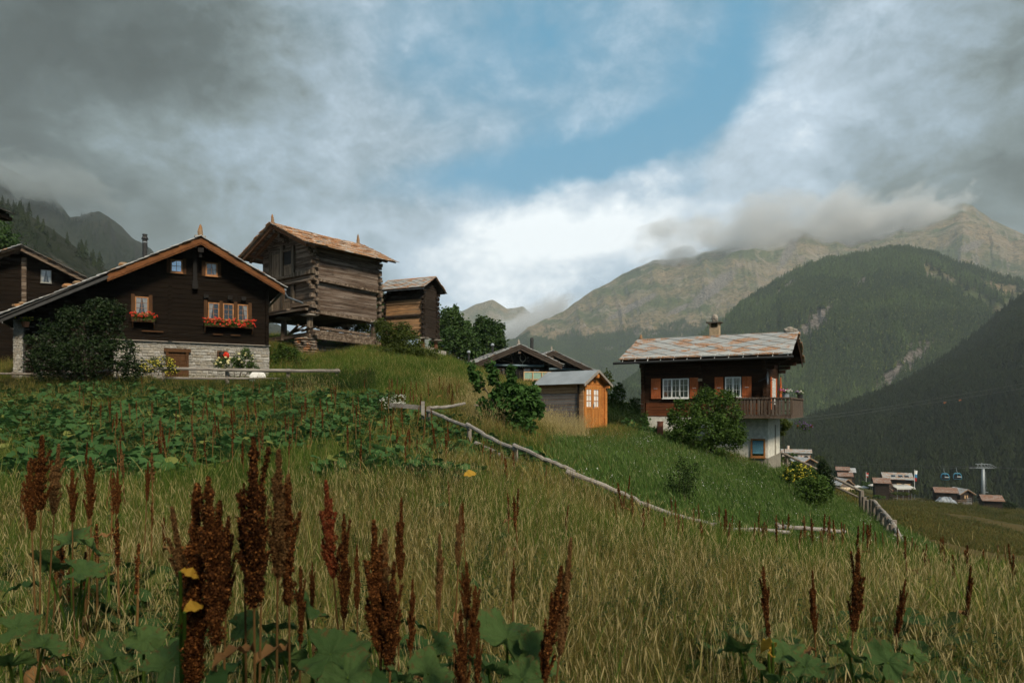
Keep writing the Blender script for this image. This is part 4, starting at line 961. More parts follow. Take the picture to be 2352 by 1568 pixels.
# ================================================================ big barn on stilts, corner to the camera
Bn = Bld('stilt_barn', -12.7, 44.0, -38, 3.3, 'tall weathered timber barn raised on wooden stilts and mushroom stones', 'barn')
XR, ZR, SL = -2.93, 12.12, .47; rz_ = roofz(ZR, XR, SL); W0, W1, D1 = -5.86, 0.0, 5.3
mb = MB(); planks(mb, W0, W1, 6.4, 8.32, 0, .27, .2, .03); planks(mb, W0 - .02, W1, 8.34, ZR, -.06, .26, .22, .03, ext=lambda z: (max(W0 - .02, XR - (ZR - .05 - z) / SL), min(W1, XR + (ZR - .05 - z) / SL)))
mb.box(W0 + .1, W1 - .12, .1, D1 - .1, 6.35, 10.6); mb.prism([(W0 + .1, 10.6), (W1 - .12, 10.6), (XR, ZR - .08)], 'y', .1, D1)
A2 = Bn.part(mb, 'front_wall', 'barn')
mb = MB(); planks(mb, .02, D1 - .15, 6.3, 8.28, 0, .42, .2, .035, 'x+', hj=.3, bow=.02); planks(mb, .02, D1, 8.36, 10.62, .05, .40, .2, .035, 'x+', hj=.3)
Bn.part(mb, 'side_wall', 'barn_y')
mb = MB(); mb.beam((.12, -.25, 8.36), (.12, D1 + .25, 8.24), .24, .16); mb.beam((W0 - .3, -.2, 8.34), (W1 + .35, -.2, 8.34), .26, .15); Bn.part(mb, 'middle_beam', 'barn')
mb = MB()   # crossing log ends at the corners
for (cx, cy) in ((0, 0), (0, D1)):
    z = 6.42; k = 0
    while z < 10.7:
        hh = random.uniform(.2, .3)
        if k % 2: mb.box(-.12, .10, cy - random.uniform(.22, .42) if cy == 0 else cy, cy if cy == 0 else cy + random.uniform(.2, .5), z, z + hh - .03, j=.015)
        else: mb.box(-.1, random.uniform(.22, .36), cy - .1, cy + .12, z, z + hh - .03, j=.015)
        z += hh; k += 1
Bn.part(mb, 'crossing_log_ends', 'barn')
mb = MB()
for (z, r) in ((10.55, .5), (10.32, .34), (10.1, .2)): mb.box(-.22, -.02, -.16 - r, 0, z - .12, z + .08, j=.012)
for (z, r) in ((8.2, .4), (8.0, .25)): mb.box(-.22, -.02, -.10 - r, 0, z - .12, z + .06, j=.012)
mb.box(XR - .12, XR + .12, -1.1, 0, ZR - .48, ZR - .25); mb.box(XR - .1, XR + .1, -.75, 0, ZR - .75, ZR - .5); mb.box(XR - .1, XR + .1, -.4, 0, ZR - 1.0, ZR - .76)
Bn.part(mb, 'corbel', 'barn')
# openings
def barn_door(x0, x1, z0, z1, y, open_=False):
    mb = MB(); x = x0
    while x < x1 - .02: w_ = min(random.uniform(.16, .24), x1 - x); mb.box(x + .005, x + w_ - .005, y - .05, y, z0, z1); x += w_
    if open_:
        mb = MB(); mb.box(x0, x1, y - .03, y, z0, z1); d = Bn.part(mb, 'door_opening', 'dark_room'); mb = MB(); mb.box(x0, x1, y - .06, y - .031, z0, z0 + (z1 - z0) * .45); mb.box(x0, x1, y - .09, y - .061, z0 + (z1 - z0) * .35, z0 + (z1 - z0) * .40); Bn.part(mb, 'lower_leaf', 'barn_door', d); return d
    return Bn.part(mb, 'door', 'barn_door')
barn_door(-4.60, -3.66, 8.95, 10.52, -.12); barn_door(-3.18, -2.30, 8.95, 10.52, -.12, True); barn_door(-4.5, -3.66, 6.72, 8.12, -.08); barn_door(-3.18, -2.38, 6.72, 8.2, -.08, True)
mb = MB()
for (x, w_, za, zb_) in ((-4.86, .22, 8.8, 10.75), (-3.52, .30, 8.7, 11.0), (-2.24, .20, 8.85, 10.85), (-4.78, .24, 6.6, 8.2), (-3.52, .30, 6.6, 8.25), (-2.30, .22, 6.6, 8.35)): mb.box(x, x + w_, -.24, -.06, za, zb_, j=.01)
mb.box(-4.6, -2.2, -.3, -.1, 8.74, 8.9, j=.01); mb.box(-2.2, .2, -.32, -.1, 8.72, 8.98, j=.015); mb.box(-4.9, -2.1, -.22, -.06, 10.55, 10.66)
Bn.part(mb, 'door_post', 'barn_z')
# roof
sn = math.hypot(1, SL); RX0, RX1 = -6.78, .92
mb = MB(); mb.prism([(XR, ZR), (RX1, rz_(RX1)), (RX1, rz_(RX1) + .07), (XR, ZR + .09)], 'y', -1.28, 6.15); mb.prism([(XR, ZR), (XR, ZR + .09), (RX0, rz_(RX0) + .07), (RX0, rz_(RX0))], 'y', -1.28, 6.15)
roof = Bn.part(mb, 'roof', 'barn_y')
mb = MB()
for y in (-1.15, -.55):
    for xe in (RX0 + .15, RX1 - .15): mb.beam((XR, y, ZR - .12), (xe, y, rz_(xe) - .12), .16, .2)
mb.tube([(XR, -1.3, ZR - .18), (XR, 6.0, ZR - .18)], .13, 9)
for xe in (W0 - .1, W1 + .12): mb.tube([(xe, -1.2, rz_(xe) - .14), (xe, 6.0, rz_(xe) - .14)], .12, 9)
Bn.part(mb, 'rafter', 'barn_red')
mb = MB(); slabs(mb, (RX1 + .05, -1.4, rz_(RX1 + .05) + .08), (0, 1, 0), (-1, 0, SL), 7.7, 3.9 * sn, .30, .60, .04, 1.4, .05, .3, .05); Bn.part(mb, 'stone_slabs', 'slate_orange', roof)
mb = MB(); slabs(mb, (RX0 - .05, -1.4, rz_(RX0 - .05) + .08), (0, 1, 0), (1, 0, SL), 7.7, 3.9 * sn, .30, .60, .04, 1.4, .05, .3, .05); Bn.part(mb, 'stone_slabs', 'slate_orange', roof)
finial(Bn, XR - .05, -1.15, ZR + .12, .62, .13, lean=-.05); finial(Bn, XR, 5.9, ZR + .08, .75, .15)
# deck, posts, mushroom stones, base frame, stone pillars
mb = MB(); mb.box(-5.7, -1.75, -.95, .1, 6.44, 6.53, j=.02); mb.box(-2.2, .35, -.5, .2, 6.5, 6.68, j=.02); mb.box(-1.6, .15, -.75, -.35, 6.60, 6.86, j=.03); mb.box(-5.9, .2, -.9, -.65, 6.30, 6.43, j=.02); Bn.part(mb, 'deck', 'barn')
mb = MB(); mb.beam((0, -.4, 6.30), (-.05, D1 + .3, 6.18), .28, .22); mb.beam((-5.8, 0, 6.28), (.2, 0, 6.28), .26, .2); mb.beam((-5.8, 0, 6.2), (-5.8, D1, 6.2), .26, .2); mb.box(-5.9, 0, .2, D1, 6.2, 6.34); Bn.part(mb, 'floor_beam', 'barn')
posts = [(-.35, -.15), (-3.2, -.15), (-5.6, -.1), (-.1, 4.95), (-5.6, 4.9), (-3.0, 4.9)]
for (x, y) in posts:
    mb = MB(); mb.rock((x, y, 6.08), (.62, .55, .11), x * 7 + y); Bn.part(mb, 'mushroom_stone', 'slab_stone', smooth=False)
    mb = MB(); mb.tube([(x, y, 4.6), (x, y, 5.2), (x, y, 6.0)], [.26, .20, .19], 8, wob=.06); Bn.part(mb, 'stilt', 'barn_z')
mb = MB()
for (z, y0, y1, q) in ((4.62, -.6, 5.5, .30), (4.92, -.3, 5.2, .26), (5.2, .4, 4.4, .16)): mb.beam((0.02, y0, z + .08), (0.02 + q * .1, y1, z - .02), .32, q)
mb.beam((-6.0, -.2, 4.72), (.5, -.2, 4.86), .24, .26); mb.beam((-6.0, 4.9, 4.6), (.4, 4.9, 4.7), .26, .28); mb.beam((-5.6, -.4, 4.7), (-5.6, 5, 4.6), .26, .26); mb.beam((-2.2, -.45, 4.95), (-.2, -1.1, 5.35), .10, .08)
for k in range(7): a = random.uniform(-3.5, -.5); mb.beam((a, -.3, 5.0 + k * .03), (a + random.uniform(1, 2), -.5 - k * .05, 5.1 + random.random() * .3), .10, .07)
Bn.part(mb, 'base_frame', 'barn')
def cairn(x, y, z0, z1, r, mat='stone_orange', name='stone_pier'):
    mb = MB(); z = z0
    while z < z1:
        hh = random.uniform(.12, .22)
        for k in range(7): a = 2 * math.pi * k / 7 + random.random() * .5; f = 1 - .22 * (z - z0) / (z1 - z0); mb.rock((x + math.cos(a) * r * f * .72, y + math.sin(a) * r * f * .72, z + hh / 2), (r * .42, r * .42, hh * .56), random.random() * 99)
        z += hh * .9
    mb.tube([(x, y, z0 - .4), (x, y, z1)], [r * .8, r * .6], 8); return Bn.part(mb, name, mat)
cairn(-.45, -.35, 2.95, 4.55, .72); cairn(.05, 5.3, 3.7, 4.5, .68)
Bn.part(MB().box(-.95, .05, -.8, .1, 4.56, 4.66, j=.04), 'pier_capstone', 'slab_stone')
cairn(-5.6, 0, 3.0, 4.6, .6, 'stone_dark'); cairn(-5.6, 5, 3.4, 4.5, .6, 'stone_dark')
mb = MB(); masonry(mb, .5, 5.0, 3.2, 4.2, -.6, .2, 'x+', w=(.2, .6), proud=.1); mb.box(-.9, -.62, .5, 5.0, 3.0, 4.2); Bn.part(mb, 'dry_stone_footing', 'stone_dark')

# ================================================================ small granary behind it
C = Bld('small_granary', -6.5, 50.0, -23.8, 4.2, 'small tan timber granary on stone-capped stilts right of the tall barn', 'granary')
YR, ZR, SL = 1.0, 9.72, .60; W0, D1 = -3.3, 2.0
mb = MB(); planks(mb, W0, 0, 5.42, 6.85, 0, .17, .16, .03); planks(mb, W0, 0, 7.0, 8.1, -.02, .16, .16, .03); C.part(mb, 'plank_wall', 'granary')
mb = MB(); planks(mb, W0, 0, 8.1, 8.75, -.01, .3, .16); mb.box(W0 - .1, .2, -.1, .1, 6.85, 7.0); planks(mb, .02, D1, 5.42, 9.6, 0, .17, .14, .035, 'x+', ext=lambda z: (max(.0, YR - (ZR - .1 - z) / SL), min(D1, YR + (ZR - .1 - z) / SL)))
mb.box(W0 + .1, -.1, .1, D1, 5.4, 8.8); mb.prism([(.1, 8.8), (D1 - .1, 8.8), (YR, ZR - .15)], 'x', W0 + .1, -.1); C.part(mb, 'dark_wall', 'granary_dark')
mb = MB()
for cx, cy in ((0, 0), (W0, 0), (0, D1)):
    z = 5.42; k = 0
    while z < 8.6:
        hh = random.uniform(.15, .2)
        mb.box(cx - .09, cx + (.16 + random.random() * .1 if k % 2 == 0 and cx == 0 else .09), cy - (.16 + random.random() * .1 if k % 2 else .05), cy + (.25 if cy > 0 and k % 2 else .06), z, z + hh - .02, j=.01); z += hh; k += 1
C.part(mb, 'crossing_log_ends', 'granary_dark')
mb = MB(); X0, X1 = W0 - .45, .42
mb.prism([(YR, ZR), (-.55, ZR - SL * 1.55), (-.55, ZR - SL * 1.55 + .07), (YR, ZR + .08)], 'x', X0, X1); mb.prism([(YR, ZR), (YR, ZR + .08), (2.55, ZR - SL * 1.55 + .07), (2.55, ZR - SL * 1.55)], 'x', X0, X1)
for x in np.linspace(X0 + .2, X1 - .2, 6): mb.box(x - .06, x + .06, -.5, 0, 8.62, 8.74)
roof = C.part(mb, 'roof', 'granary_dark'); sn = math.hypot(1, SL)
C.part(MB().beam((X0, -.62, ZR - SL * 1.62), (X1, -.62, ZR - SL * 1.62), .06, .05), 'eave_batten', 'metal', roof)
mb = MB(); diamonds(mb, (X0 - .05, -.62, ZR - SL * 1.62 + .08), (1, 0, 0), (0, 1, SL), X1 - X0 + .1, 1.62 * sn, .34, .24, .03); C.part(mb, 'stone_slabs', 'slate_house', roof)
mb = MB(); slabs(mb, (X0, 2.6, ZR - SL * 1.6 + .07), (1, 0, 0), (0, -1, SL), X1 - X0 + .1, 1.6 * sn, .3, .4); mb.tube([(X0 - .05, YR, ZR + .12), (X1 + .08, YR, ZR + .12)], .06, 6); C.part(mb, 'stone_slabs', 'slate_orange', roof)
for (x, y) in ((-.1, .1), (-.05, 1.9), (-3.1, .1), (-3.1, 1.9)):
    C.part(MB().rock((x, y, 5.22), (.5, .42, .08), x + y), 'mushroom_stone', 'slab_stone'); C.part(MB().tube([(x, y, 4.3), (x, y, 5.16)], [.17, .14], 8), 'stilt', 'barn_red')
mb = MB(); mb.box(-3.4, .3, -.12, .12, 5.3, 5.42); mb.box(-.15, .12, -.2, 2.3, 5.3, 5.42); C.part(mb, 'floor_beam', 'granary_dark')
mb = MB(); masonry(mb, -.6, .7, 3.9, 4.45, -.1, .14); mb.box(-.6, .7, -.08, 2.2, 3.7, 4.4); mb.beam((-.3, -.3, 4.5), (.9, .1, 4.4), .16, .14); C.part(mb, 'stone_footing', 'stone')

# ================================================================ black chalets in the dip
def black_chalet(x, y, rz, zb, label, w, apex, eave_l, eave_r, zr, sl, ridge_len, awn, wins, name='black_chalet', front=-1.15):
    B = Bld(name, x, y, rz, zb, label, 'chalet'); f = roofz(zr, apex, sl); sn = math.hypot(1, sl)
    mb = MB(); planks(mb, w[0], w[1], zb - .5, zr, 0, .2, ext=lambda z: (max(w[0], apex - (zr - .05 - z) / sl), min(w[1], apex + (zr - .05 - z) / sl)))
    mb.box(w[0] + .1, w[1] - .05, .1, ridge_len - .6, zb - .5, f(w[1]) - .05); mb.prism([(w[0] + .1, f(w[0]) - .1), (w[1] - .1, f(w[1]) - .1), (apex, zr - .1)], 'y', .1, ridge_len - .6)
    mb.box(w[1] - .16, w[1] + .04, -.14, .02, zb - .5, f(w[1]) - .05); B.part(mb, 'timber_wall', 'black_wood')
    mb = MB(); mb.prism([(apex, zr), (eave_r, f(eave_r)), (eave_r, f(eave_r) + .08), (apex, zr + .1)], 'y', front, ridge_len); mb.prism([(apex, zr), (apex, zr + .1), (eave_l, f(eave_l) + .08), (eave_l, f(eave_l))], 'y', front, ridge_len)
    roof = B.part(mb, 'roof', 'black_wood')
    mb = MB()
    for xe in (eave_l, eave_r):
        mb.prism([(apex, zr - .34), (xe, f(xe) - .34), (xe, f(xe) - .08), (apex, zr - .08)], 'y', front - .03, front + .04); mb.prism([(apex, zr - .12), (xe, f(xe) - .12), (xe, f(xe) + .07), (apex, zr + .09)], 'y', front - .07, front - .032)
    B.part(mb, 'fascia_board', 'black_fascia')
    B.part(slabs(MB(), (eave_l - .05, front - .1, f(eave_l - .05) + .09), (0, 1, 0), (1, 0, sl), ridge_len - front + .1, (apex - eave_l) * sn, .34, .5, .035), 'stone_slabs', 'slate_grey', roof)
    B.part(slabs(MB(), (eave_r + .05, front - .1, f(eave_r + .05) + .09), (0, 1, 0), (-1, 0, sl), ridge_len - front + .1, (eave_r - apex) * sn, .34, .5, .035), 'stone_slabs', 'slate_grey', roof)
    finial(B, apex, front + .4, zr + .12, .42, .11, 'slab_stone')
    mb = MB(); mb.box(apex - .12, apex + .12, front + .1, 0, zr - .62, zr - .36); mb.box(w[1] - .3, w[1] - .1, front + .3, 0, f(w[1]) - .3, f(w[1]) - .05); B.part(mb, 'purlin_end', 'balcony')
    if awn: B.part(MB().tube([(awn[0], -.25, awn[2]), (awn[1], -.25, awn[2])], .09, 8), 'rolled_awning', simple('blue_grey_awning', (.10, .15, .18)))
    for (a, b, c, d_) in wins: window(B, a, b, c, d_, -.02, 'balcony', rows=3, muntin_cols=2, curtains=None)
    return B
D = black_chalet(-2.7, 55.0, 17, 1.3, 'nearer black chalet in the dip, with light slab roof and horn ornament', (-.15, 5.95), 3.15, -.6, 6.75, 5.12, .42, 8.5, (1.2, 5.5, 3.58), [(3.8, 4.42, 2.55, 3.36), (4.62, 5.2, 2.55, 3.36), (1.52, 2.14, 2.55, 3.36)])
mb = MB(); 
for x in (.9, 3.2, 4.5, 5.3): mb.box(x - .07, x + .07, -.1, 0, 1.3, 3.9)
D.part(mb, 'wall_upright', 'black_wood')
mb = MB()
for s_ in (-1, 1): mb.tube([(3.68, -.15, 3.85), (3.68 + s_ * .18, -.22, 4.0), (3.68 + s_ * .26, -.25, 4.2), (3.68 + s_ * .16, -.22, 4.42)], [.04, .045, .035, .01], 6)
mb.tube([(3.68, -.12, 3.4), (3.70, -.14, 3.95)], .03, 6); D.part(mb, 'horn_ornament', 'bone')
mb = MB(); mb.beam((1.95, -.1, 4.0), (2.85, -.1, 3.75), .04, .05); mb.beam((2.1, -.1, 4.55), (2.75, -.1, 4.45), .04, .05); mb.beam((1.95, -.1, 4.0), (2.1, -.1, 4.55), .04, .05); mb.beam((2.85, -.1, 3.75), (2.75, -.1, 4.45), .04, .05); mb.beam((2.0, -.1, 4.2), (2.8, -.1, 4.1), .04, .05); D.part(mb, 'wall_sledge', 'balcony')
mb = MB(); mb.tube([(5.55, 3, 3.8), (5.55, 3, 6.0)], .15, 10); c = D.part(mb, 'chimney', 'metal_dark'); D.part(MB().tube([(5.55, 3, 6.0), (5.55, 3, 6.25)], [.17, .11], 10), 'cowl', 'metal_dark', c)
for (x, y, z0, z1) in ((2.0, 3, 4.4, 5.45), (.05, 3.6, 3.7, 4.85)):
    c = D.part(MB().tube([(x, y, z0), (x, y, z1)], .09, 8), 'flue', 'metal_dark'); D.part(MB().tube([(x, y, z1), (x, y, z1 + .05), (x, y, z1 + .2)], [.16, .16, .1], 8), 'cowl', 'steel', c)
mb = MB(); mb.tube([(6.85, -1.2, 3.55), (6.7, -.8, 3.3), (6.0, -.2, 3.2)], .045, 6); D.part(mb, 'downpipe', 'metal')
D2 = black_chalet(3.1, 62.0, 17, 1.0, 'black chalet half hidden behind the nearer one, dark roof edge sloping right', (-3.2, 3.7), .24, -4.1, 4.35, 5.15, .42, 7.5, (.1, 3.3, 3.66), [(1.2, 1.9, 2.5, 3.3)])
# things on the terrace
dc = empty('deck_chair', G(1235, 51.5, .05), R(10), 'folded deck chairs with pale green panels stacked on the terrace of the black chalet', 'deck chair')
zt = 2.45 - dc.location.z
dc.location = Vector(((1232 - CX) / F * 51.5, 51.5, 1.55)); mb = MB()
for x in (-.95, -.25, .45): mb.box(x, x + .6, -.02, .02, .75, 1.22)
mb.build('cloth_panel', M['mint'], dc); mb = MB()
for x in (-.98, -.30, .40, 1.1): mb.box(x, x + .05, -.05, .05, .2, 1.27)
mb.box(-.98, 1.15, -.055, .055, 1.24, 1.30); mb.box(-.98, 1.15, -.055, .055, .68, .73)
for z in (.85, 1.0, 1.12): mb.box(.62, 1.12, -.09, -.03, z, z + .05)
mb.build('frame', M['pine_new'], dc)
tb = empty('covered_table', Vector(((1262 - CX) / F * 49, 49, 1.15)), 0, 'garden table under a dark green cover in front of the black chalet', 'table')
mb = MB(); n = 12; P = []
for z, r in ((0, 1.0), (.6, .9), (.78, .85), (.8, .2)):
    for k in range(24): a = 2 * math.pi * k / 24; q = r * (1 + (.05 * math.sin(a * 7 + z) if z < .7 else 0)); P.append((math.cos(a) * q * 1.1, math.sin(a) * q * .7, z))
mb.add(P, [(i * 24 + k, i * 24 + (k + 1) % 24, (i + 1) * 24 + (k + 1) % 24, (i + 1) * 24 + k) for i in range(3) for k in range(24)] + [tuple(72 + k for k in range(24))]); mb.build('cover', M['green_cloth'], tb, smooth=True)
mb = MB(); [mb.box(x - .03, x + .03, y - .03, y + .03, -.1, .7) for x in (-.8, .8) for y in (-.4, .4)]; mb.build('leg', M['pine_new'], tb)

# ================================================================ garden shed
S = Bld('garden_shed', 3.08, 30.0, -36, -.72, 'small garden shed with grey side boards and bright orange double doors', 'shed')
mb = MB(); planks(mb, -2.28, -.20, -.9, .72, 0, .135, .06, .004, hj=.03); S.part(mb, 'side_wall', 'shed_grey')
mb = MB(); planks(mb, -2.28, -.20, .722, 1.12, 0, .135, .06, .004, hj=.03); planks(mb, -.14, .06, -.9, 1.12, -.006, .135, .06, .006, hj=.03); S.part(mb, 'top_boards', 'shed_tan')
S.part(MB().box(-.205, -.135, -.07, .03, -.9, 1.12), 'corner_post', 'granary_dark')
mb = MB(); f = lambda z: (max(.0, 1.05 - (1.70 - z) / .50), min(2.13, 1.05 + (1.70 - z) / .50)); planks(mb, 0, 2.13, -.9, 1.68, 0, .135, .06, .005, 'x+', ext=f, hj=.03)
mb.box(-.02, .07, 2.0, 2.2, -.9, 1.1); mb.box(-2.2, -.1, .07, 2.1, -.9, 1.1); mb.prism([(.07, 1.1), (2.1, 1.1), (1.05, 1.6)], 'x', -2.25, -.07); S.part(mb, 'gable_wall', 'shed_orange')
for i, (a, b) in enumerate(((.22, .86), (.88, 1.52))):
    mb = MB(); y = a
    mb.box(.012, .05, a, a + .09, -.82, .98); mb.box(.012, .05, b - .09, b, -.82, .98); mb.box(.012, .05, a + .09, b - .09, .90, .98); mb.box(.012, .05, a + .09, b - .09, .02, .12); mb.box(.012, .05, a + .09, b - .09, -.82, -.74)
    y = a + .09
    while y < b - .10: mb.box(.012, .036, y + .006, y + .066, -.74, .02); y += .0768
    d = S.part(mb, 'door', 'shed_orange_z')
    S.part(MB().box(.014, .018, a + .09, b - .09, .12, .90), 'pane', 'glass', d)
    mb = MB(); n = 10; yy = np.linspace(a + .1, b - .1, n + 1)
    for k in range(n): mb.add([(.020 + .006 * (k % 2), yy[k], .12), (.020 + .006 * ((k + 1) % 2), yy[k + 1], .12), (.020 + .006 * ((k + 1) % 2), yy[k + 1], .9), (.020 + .006 * (k % 2), yy[k], .9)], [(0, 1, 2, 3)])
    S.part(mb, 'curtain', 'white_frame', d)
    mb = MB(); m_ = (a + b) / 2; mb.box(.03, .046, m_ - .012, m_ + .012, .12, .90); [mb.box(.03, .044, a + .09, b - .09, z - .012, z + .012) for z in (.38, .64)]; S.part(mb, 'glazing_bars', 'shed_orange_z', d)
    if i == 1: S.part(MB().box(.05, .09, a + .02, a + .05, .05, .25), 'handle', 'steel', d)
mb = MB(); mb.box(.0, .055, .13, .215, -.85, 1.05); mb.box(.0, .055, 1.525, 1.61, -.85, 1.05); mb.box(.0, .055, .215, 1.525, .99, 1.05); S.part(mb, 'door_frame', 'shed_orange_z')
mb = MB(); zr, sl = 1.72, .50; sn = math.hypot(1, sl)
mb.prism([(1.05, zr), (-.22, zr - sl * 1.27), (-.22, zr - sl * 1.27 + .03), (1.05, zr + .035)], 'x', -2.46, .27); mb.prism([(1.05, zr), (1.05, zr + .035), (2.33, zr - sl * 1.28 + .03), (2.33, zr - sl * 1.28)], 'x', -2.46, .27)
roof = S.part(mb, 'roof', 'shed_tan')
mb = MB()   # three lapped sheets of felt
for (xa, xb, l) in ((-2.47, -1.2, .0), (-1.26, -.45, .006), (-.51, .28, .012)):
    mb.prism([(1.05, zr + .038 + l), (-.24, zr - sl * 1.29 + .034 + l), (-.24, zr - sl * 1.29 + .042 + l), (1.05, zr + .046 + l)], 'x', xa, xb); mb.prism([(1.05, zr + .038 + l), (1.05, zr + .046 + l), (2.35, zr - sl * 1.3 + .042 + l), (2.35, zr - sl * 1.3 + .034 + l)], 'x', xa, xb)
S.part(mb, 'roofing_felt', 'felt', roof)
mb = MB()
for x in (-2.49, .255):
    for (ye, s_) in ((-.25, 1), (2.36, 1)): dd = abs(ye - 1.05); mb.prism([(1.05, zr - .06), (ye, zr - sl * dd - .06), (ye, zr - sl * dd + .06), (1.05, zr + .065)], 'x', x, x + .035)
S.part(mb, 'barge_board', 'rail', roof)
mb = MB(); mb.box(.0, .24, .95, 1.15, 1.42, 1.58); mb.box(.0, .24, 0, .12, .98, 1.08); mb.box(0, .24, 2.02, 2.14, .98, 1.08); S.part(mb, 'purlin_end', 'shed_orange')

# ================================================================ house on the right with red shutters
Hs = Bld('red_shutter_house', 12.3, 33.0, -28, -3.0, 'dark timber house with red shutters, white windows, balcony and white plaster base', 'house')
W0, D1 = -6.22, 4.75; YR, ZR, SL = 2.42, 3.80, .41
mb = MB(); planks(mb, W0, -.02, .35, 2.75, 0, .19); planks(mb, .02, D1, -.35, 3.75, 0, .19, .12, .012, 'x+', ext=lambda z: (max(.02, YR - (ZR - .05 - z) / SL), min(D1, YR + (ZR - .05 - z) / SL)))
mb.box(W0 + .1, -.1, .1, D1, -.3, 2.6); mb.prism([(.1, 2.6), (D1 - .1, 2.6), (YR, ZR - .15)], 'x', W0 + .05, -.1); Hs.part(mb, 'timber_wall', 'house')
mb = MB(); planks(mb, W0 + .25, -.02, -.35, .345, -.003, .17); Hs.part(mb, 'lower_courses', 'house_warm')
mb = MB()
for x in (W0 + .1, -3.15, -.06):
    z = -.3
    while z < 2.6: hh = random.uniform(.16, .22); mb.box(x - .08, x + .09, -.12 - random.uniform(0, .06), .01, z, z + hh - .012); z += hh
for (z, r) in ((2.45, .75), (2.25, .5), (2.05, .3)):
    for x in (W0 + .12, -.08): mb.box(x - .08, x + .08, -r, 0, z - .1, z + .08)
    for y in (.1, D1 - .1): mb.box(0, r * 1.2, y - .08, y + .08, z - .1, z + .08)
Hs.part(mb, 'crossing_log_ends', 'house')
mb = MB(); mb.box(-5.9, .06, .015, D1, -2.35, -.36); Hs.part(mb, 'plaster_base', 'plaster')
mb = MB(); mb.box(-6.0, .10, -.02, D1 + .05, -4.4, -2.36); Hs.part(mb, 'grey_plinth', 'plaster_grey')
Hs.part(MB().box(.06, .09, 2.6, 2.9, -2.6, -.8), 'cable_duct', 'plaster_grey')
# roof
X0, X1 = -7.1, 1.15; mb = MB(); ye, yf = -.78, 5.6
mb.prism([(YR, ZR), (ye, ZR - SL * (YR - ye)), (ye, ZR - SL * (YR - ye) + .08), (YR, ZR + .09)], 'x', X0, X1); mb.prism([(YR, ZR), (YR, ZR + .09), (yf, ZR - SL * (yf - YR) + .08), (yf, ZR - SL * (yf - YR))], 'x', X0, X1)
roof = Hs.part(mb, 'roof', 'house'); sn = math.hypot(1, SL)
mb = MB(); mb.box(X0 + .1, X1 - .02, ye + .02, ye + .07, 2.44, 2.53)
for x in (X1 - .05,):
    mb.prism([(YR, ZR - .22), (ye, ZR - SL * (YR - ye) - .2), (ye, ZR - SL * (YR - ye) + .02), (YR, ZR + .02)], 'x', x, x + .04); mb.prism([(YR, ZR - .22), (YR, ZR + .02), (yf, ZR - SL * (yf - YR) + .02), (yf, ZR - SL * (yf - YR) - .2)], 'x', x, x + .04)
for y in (YR, .1, D1 - .1): mb.box(-.2, X1 - .1, y - .1, y + .1, ZR - SL * abs(y - YR) - .25, ZR - SL * abs(y - YR) - .02)
Hs.part(mb, 'barge_board', 'house', roof)
mb = MB(); diamonds(mb, (X0 - .05, ye - .10, ZR - SL * (YR - ye + .10) + .10), (1, 0, 0), (0, 1, SL), X1 - X0 + .12, (YR - ye + .12) * sn, .60, .42, .04); Hs.part(mb, 'stone_slabs', 'slate_house', roof)
mb = MB(); slabs(mb, (X0, yf + .05, ZR - SL * (yf - YR + .05) + .09), (1, 0, 0), (0, -1, SL), X1 - X0 + .1, (yf - YR) * sn, .4, .5); slabs(mb, (X0 - .05, YR - .22, ZR - .02), (1, 0, 0), (0, 1, SL), X1 - X0 + .15, .3, .2, .5, .03); Hs.part(mb, 'stone_slabs', 'slate_orange', roof)
mb = MB(); mb.tube([(X0 - .35, -.93, 2.40), (X1 + .15, -.93, 2.44)], .065, 8); g_ = Hs.part(mb, 'gutter', 'metal_dark')
mb = MB()
for x in np.linspace(X0 + .15, X1 - .1, 13): mb.beam((x, -.93, 2.46), (x + .04, -.86, 2.68), .03, .02)
mb.beam((X0, -.89, 2.70), (X1, -.89, 2.72), .02, .03); Hs.part(mb, 'gutter_bracket', 'white_paint', g_)
mb = MB(); mb.box(-3.28, -2.78, 2.7, 3.15, 3.3, 4.42); mb.box(-3.28, -3.2, 2.7, 3.15, 4.42, 4.66); mb.box(-2.86, -2.78, 2.7, 3.15, 4.42, 4.66); mb.box(-3.2, -2.86, 3.07, 3.15, 4.42, 4.66); c = Hs.part(mb, 'chimney', 'chimney')
Hs.part(MB().box(-3.42, -2.64, 2.55, 3.3, 4.665, 4.72, j=.015), 'cap_slab', 'stone_dark', c); Hs.part(MB().rock((-3.03, 2.92, 4.92), (.18, .16, .24), 3), 'cap_stone', 'slab_stone', c)
Hs.part(MB().rock((.78, YR, 4.02), (.3, .24, .18), 5).rock((1.0, YR, 3.98), (.18, .18, .13), 8), 'ridge_stone', 'slab_stone', roof); finial(Hs, X0 + .1, YR, ZR + .08, .34, .09)
window(Hs, -5.06, -3.72, .58, 1.58, -.02, 'white_frame', 3, 3, 2, .055, ('full', 'curtain_dim')); window(Hs, -1.93, -1.17, .62, 1.60, -.02, 'white_frame', 2, 3, 2, .055, ('both', 'curtain'))
for (a, b) in ((-5.68, -5.18), (-3.68, -3.20), (-2.44, -2.02), (-1.12, -.68)):
    mb = MB(); n = 4
    for k in range(n): mb.box(a + (b - a) * k / n + .003, a + (b - a) * (k + 1) / n - .003, -.075, -.035, .56, 1.61)
    s_ = Hs.part(mb, 'shutter', 'shutter'); Hs.part(MB().box(a + .02, b - .02, -.095, -.076, .68, .74).box(a + .02, b - .02, -.095, -.076, 1.45, 1.51), 'batten', 'shutter', s_)
    Hs.part(MB().box((a + b) / 2 - .09, (a + b) / 2 + .09, -.10, -.076, 1.07, 1.09), 'latch', 'white_paint', s_)
Hs.part(MB().box(-3.24, -3.02, -.20, -.18, 1.42, 1.55), 'name_plate', 'chimney')
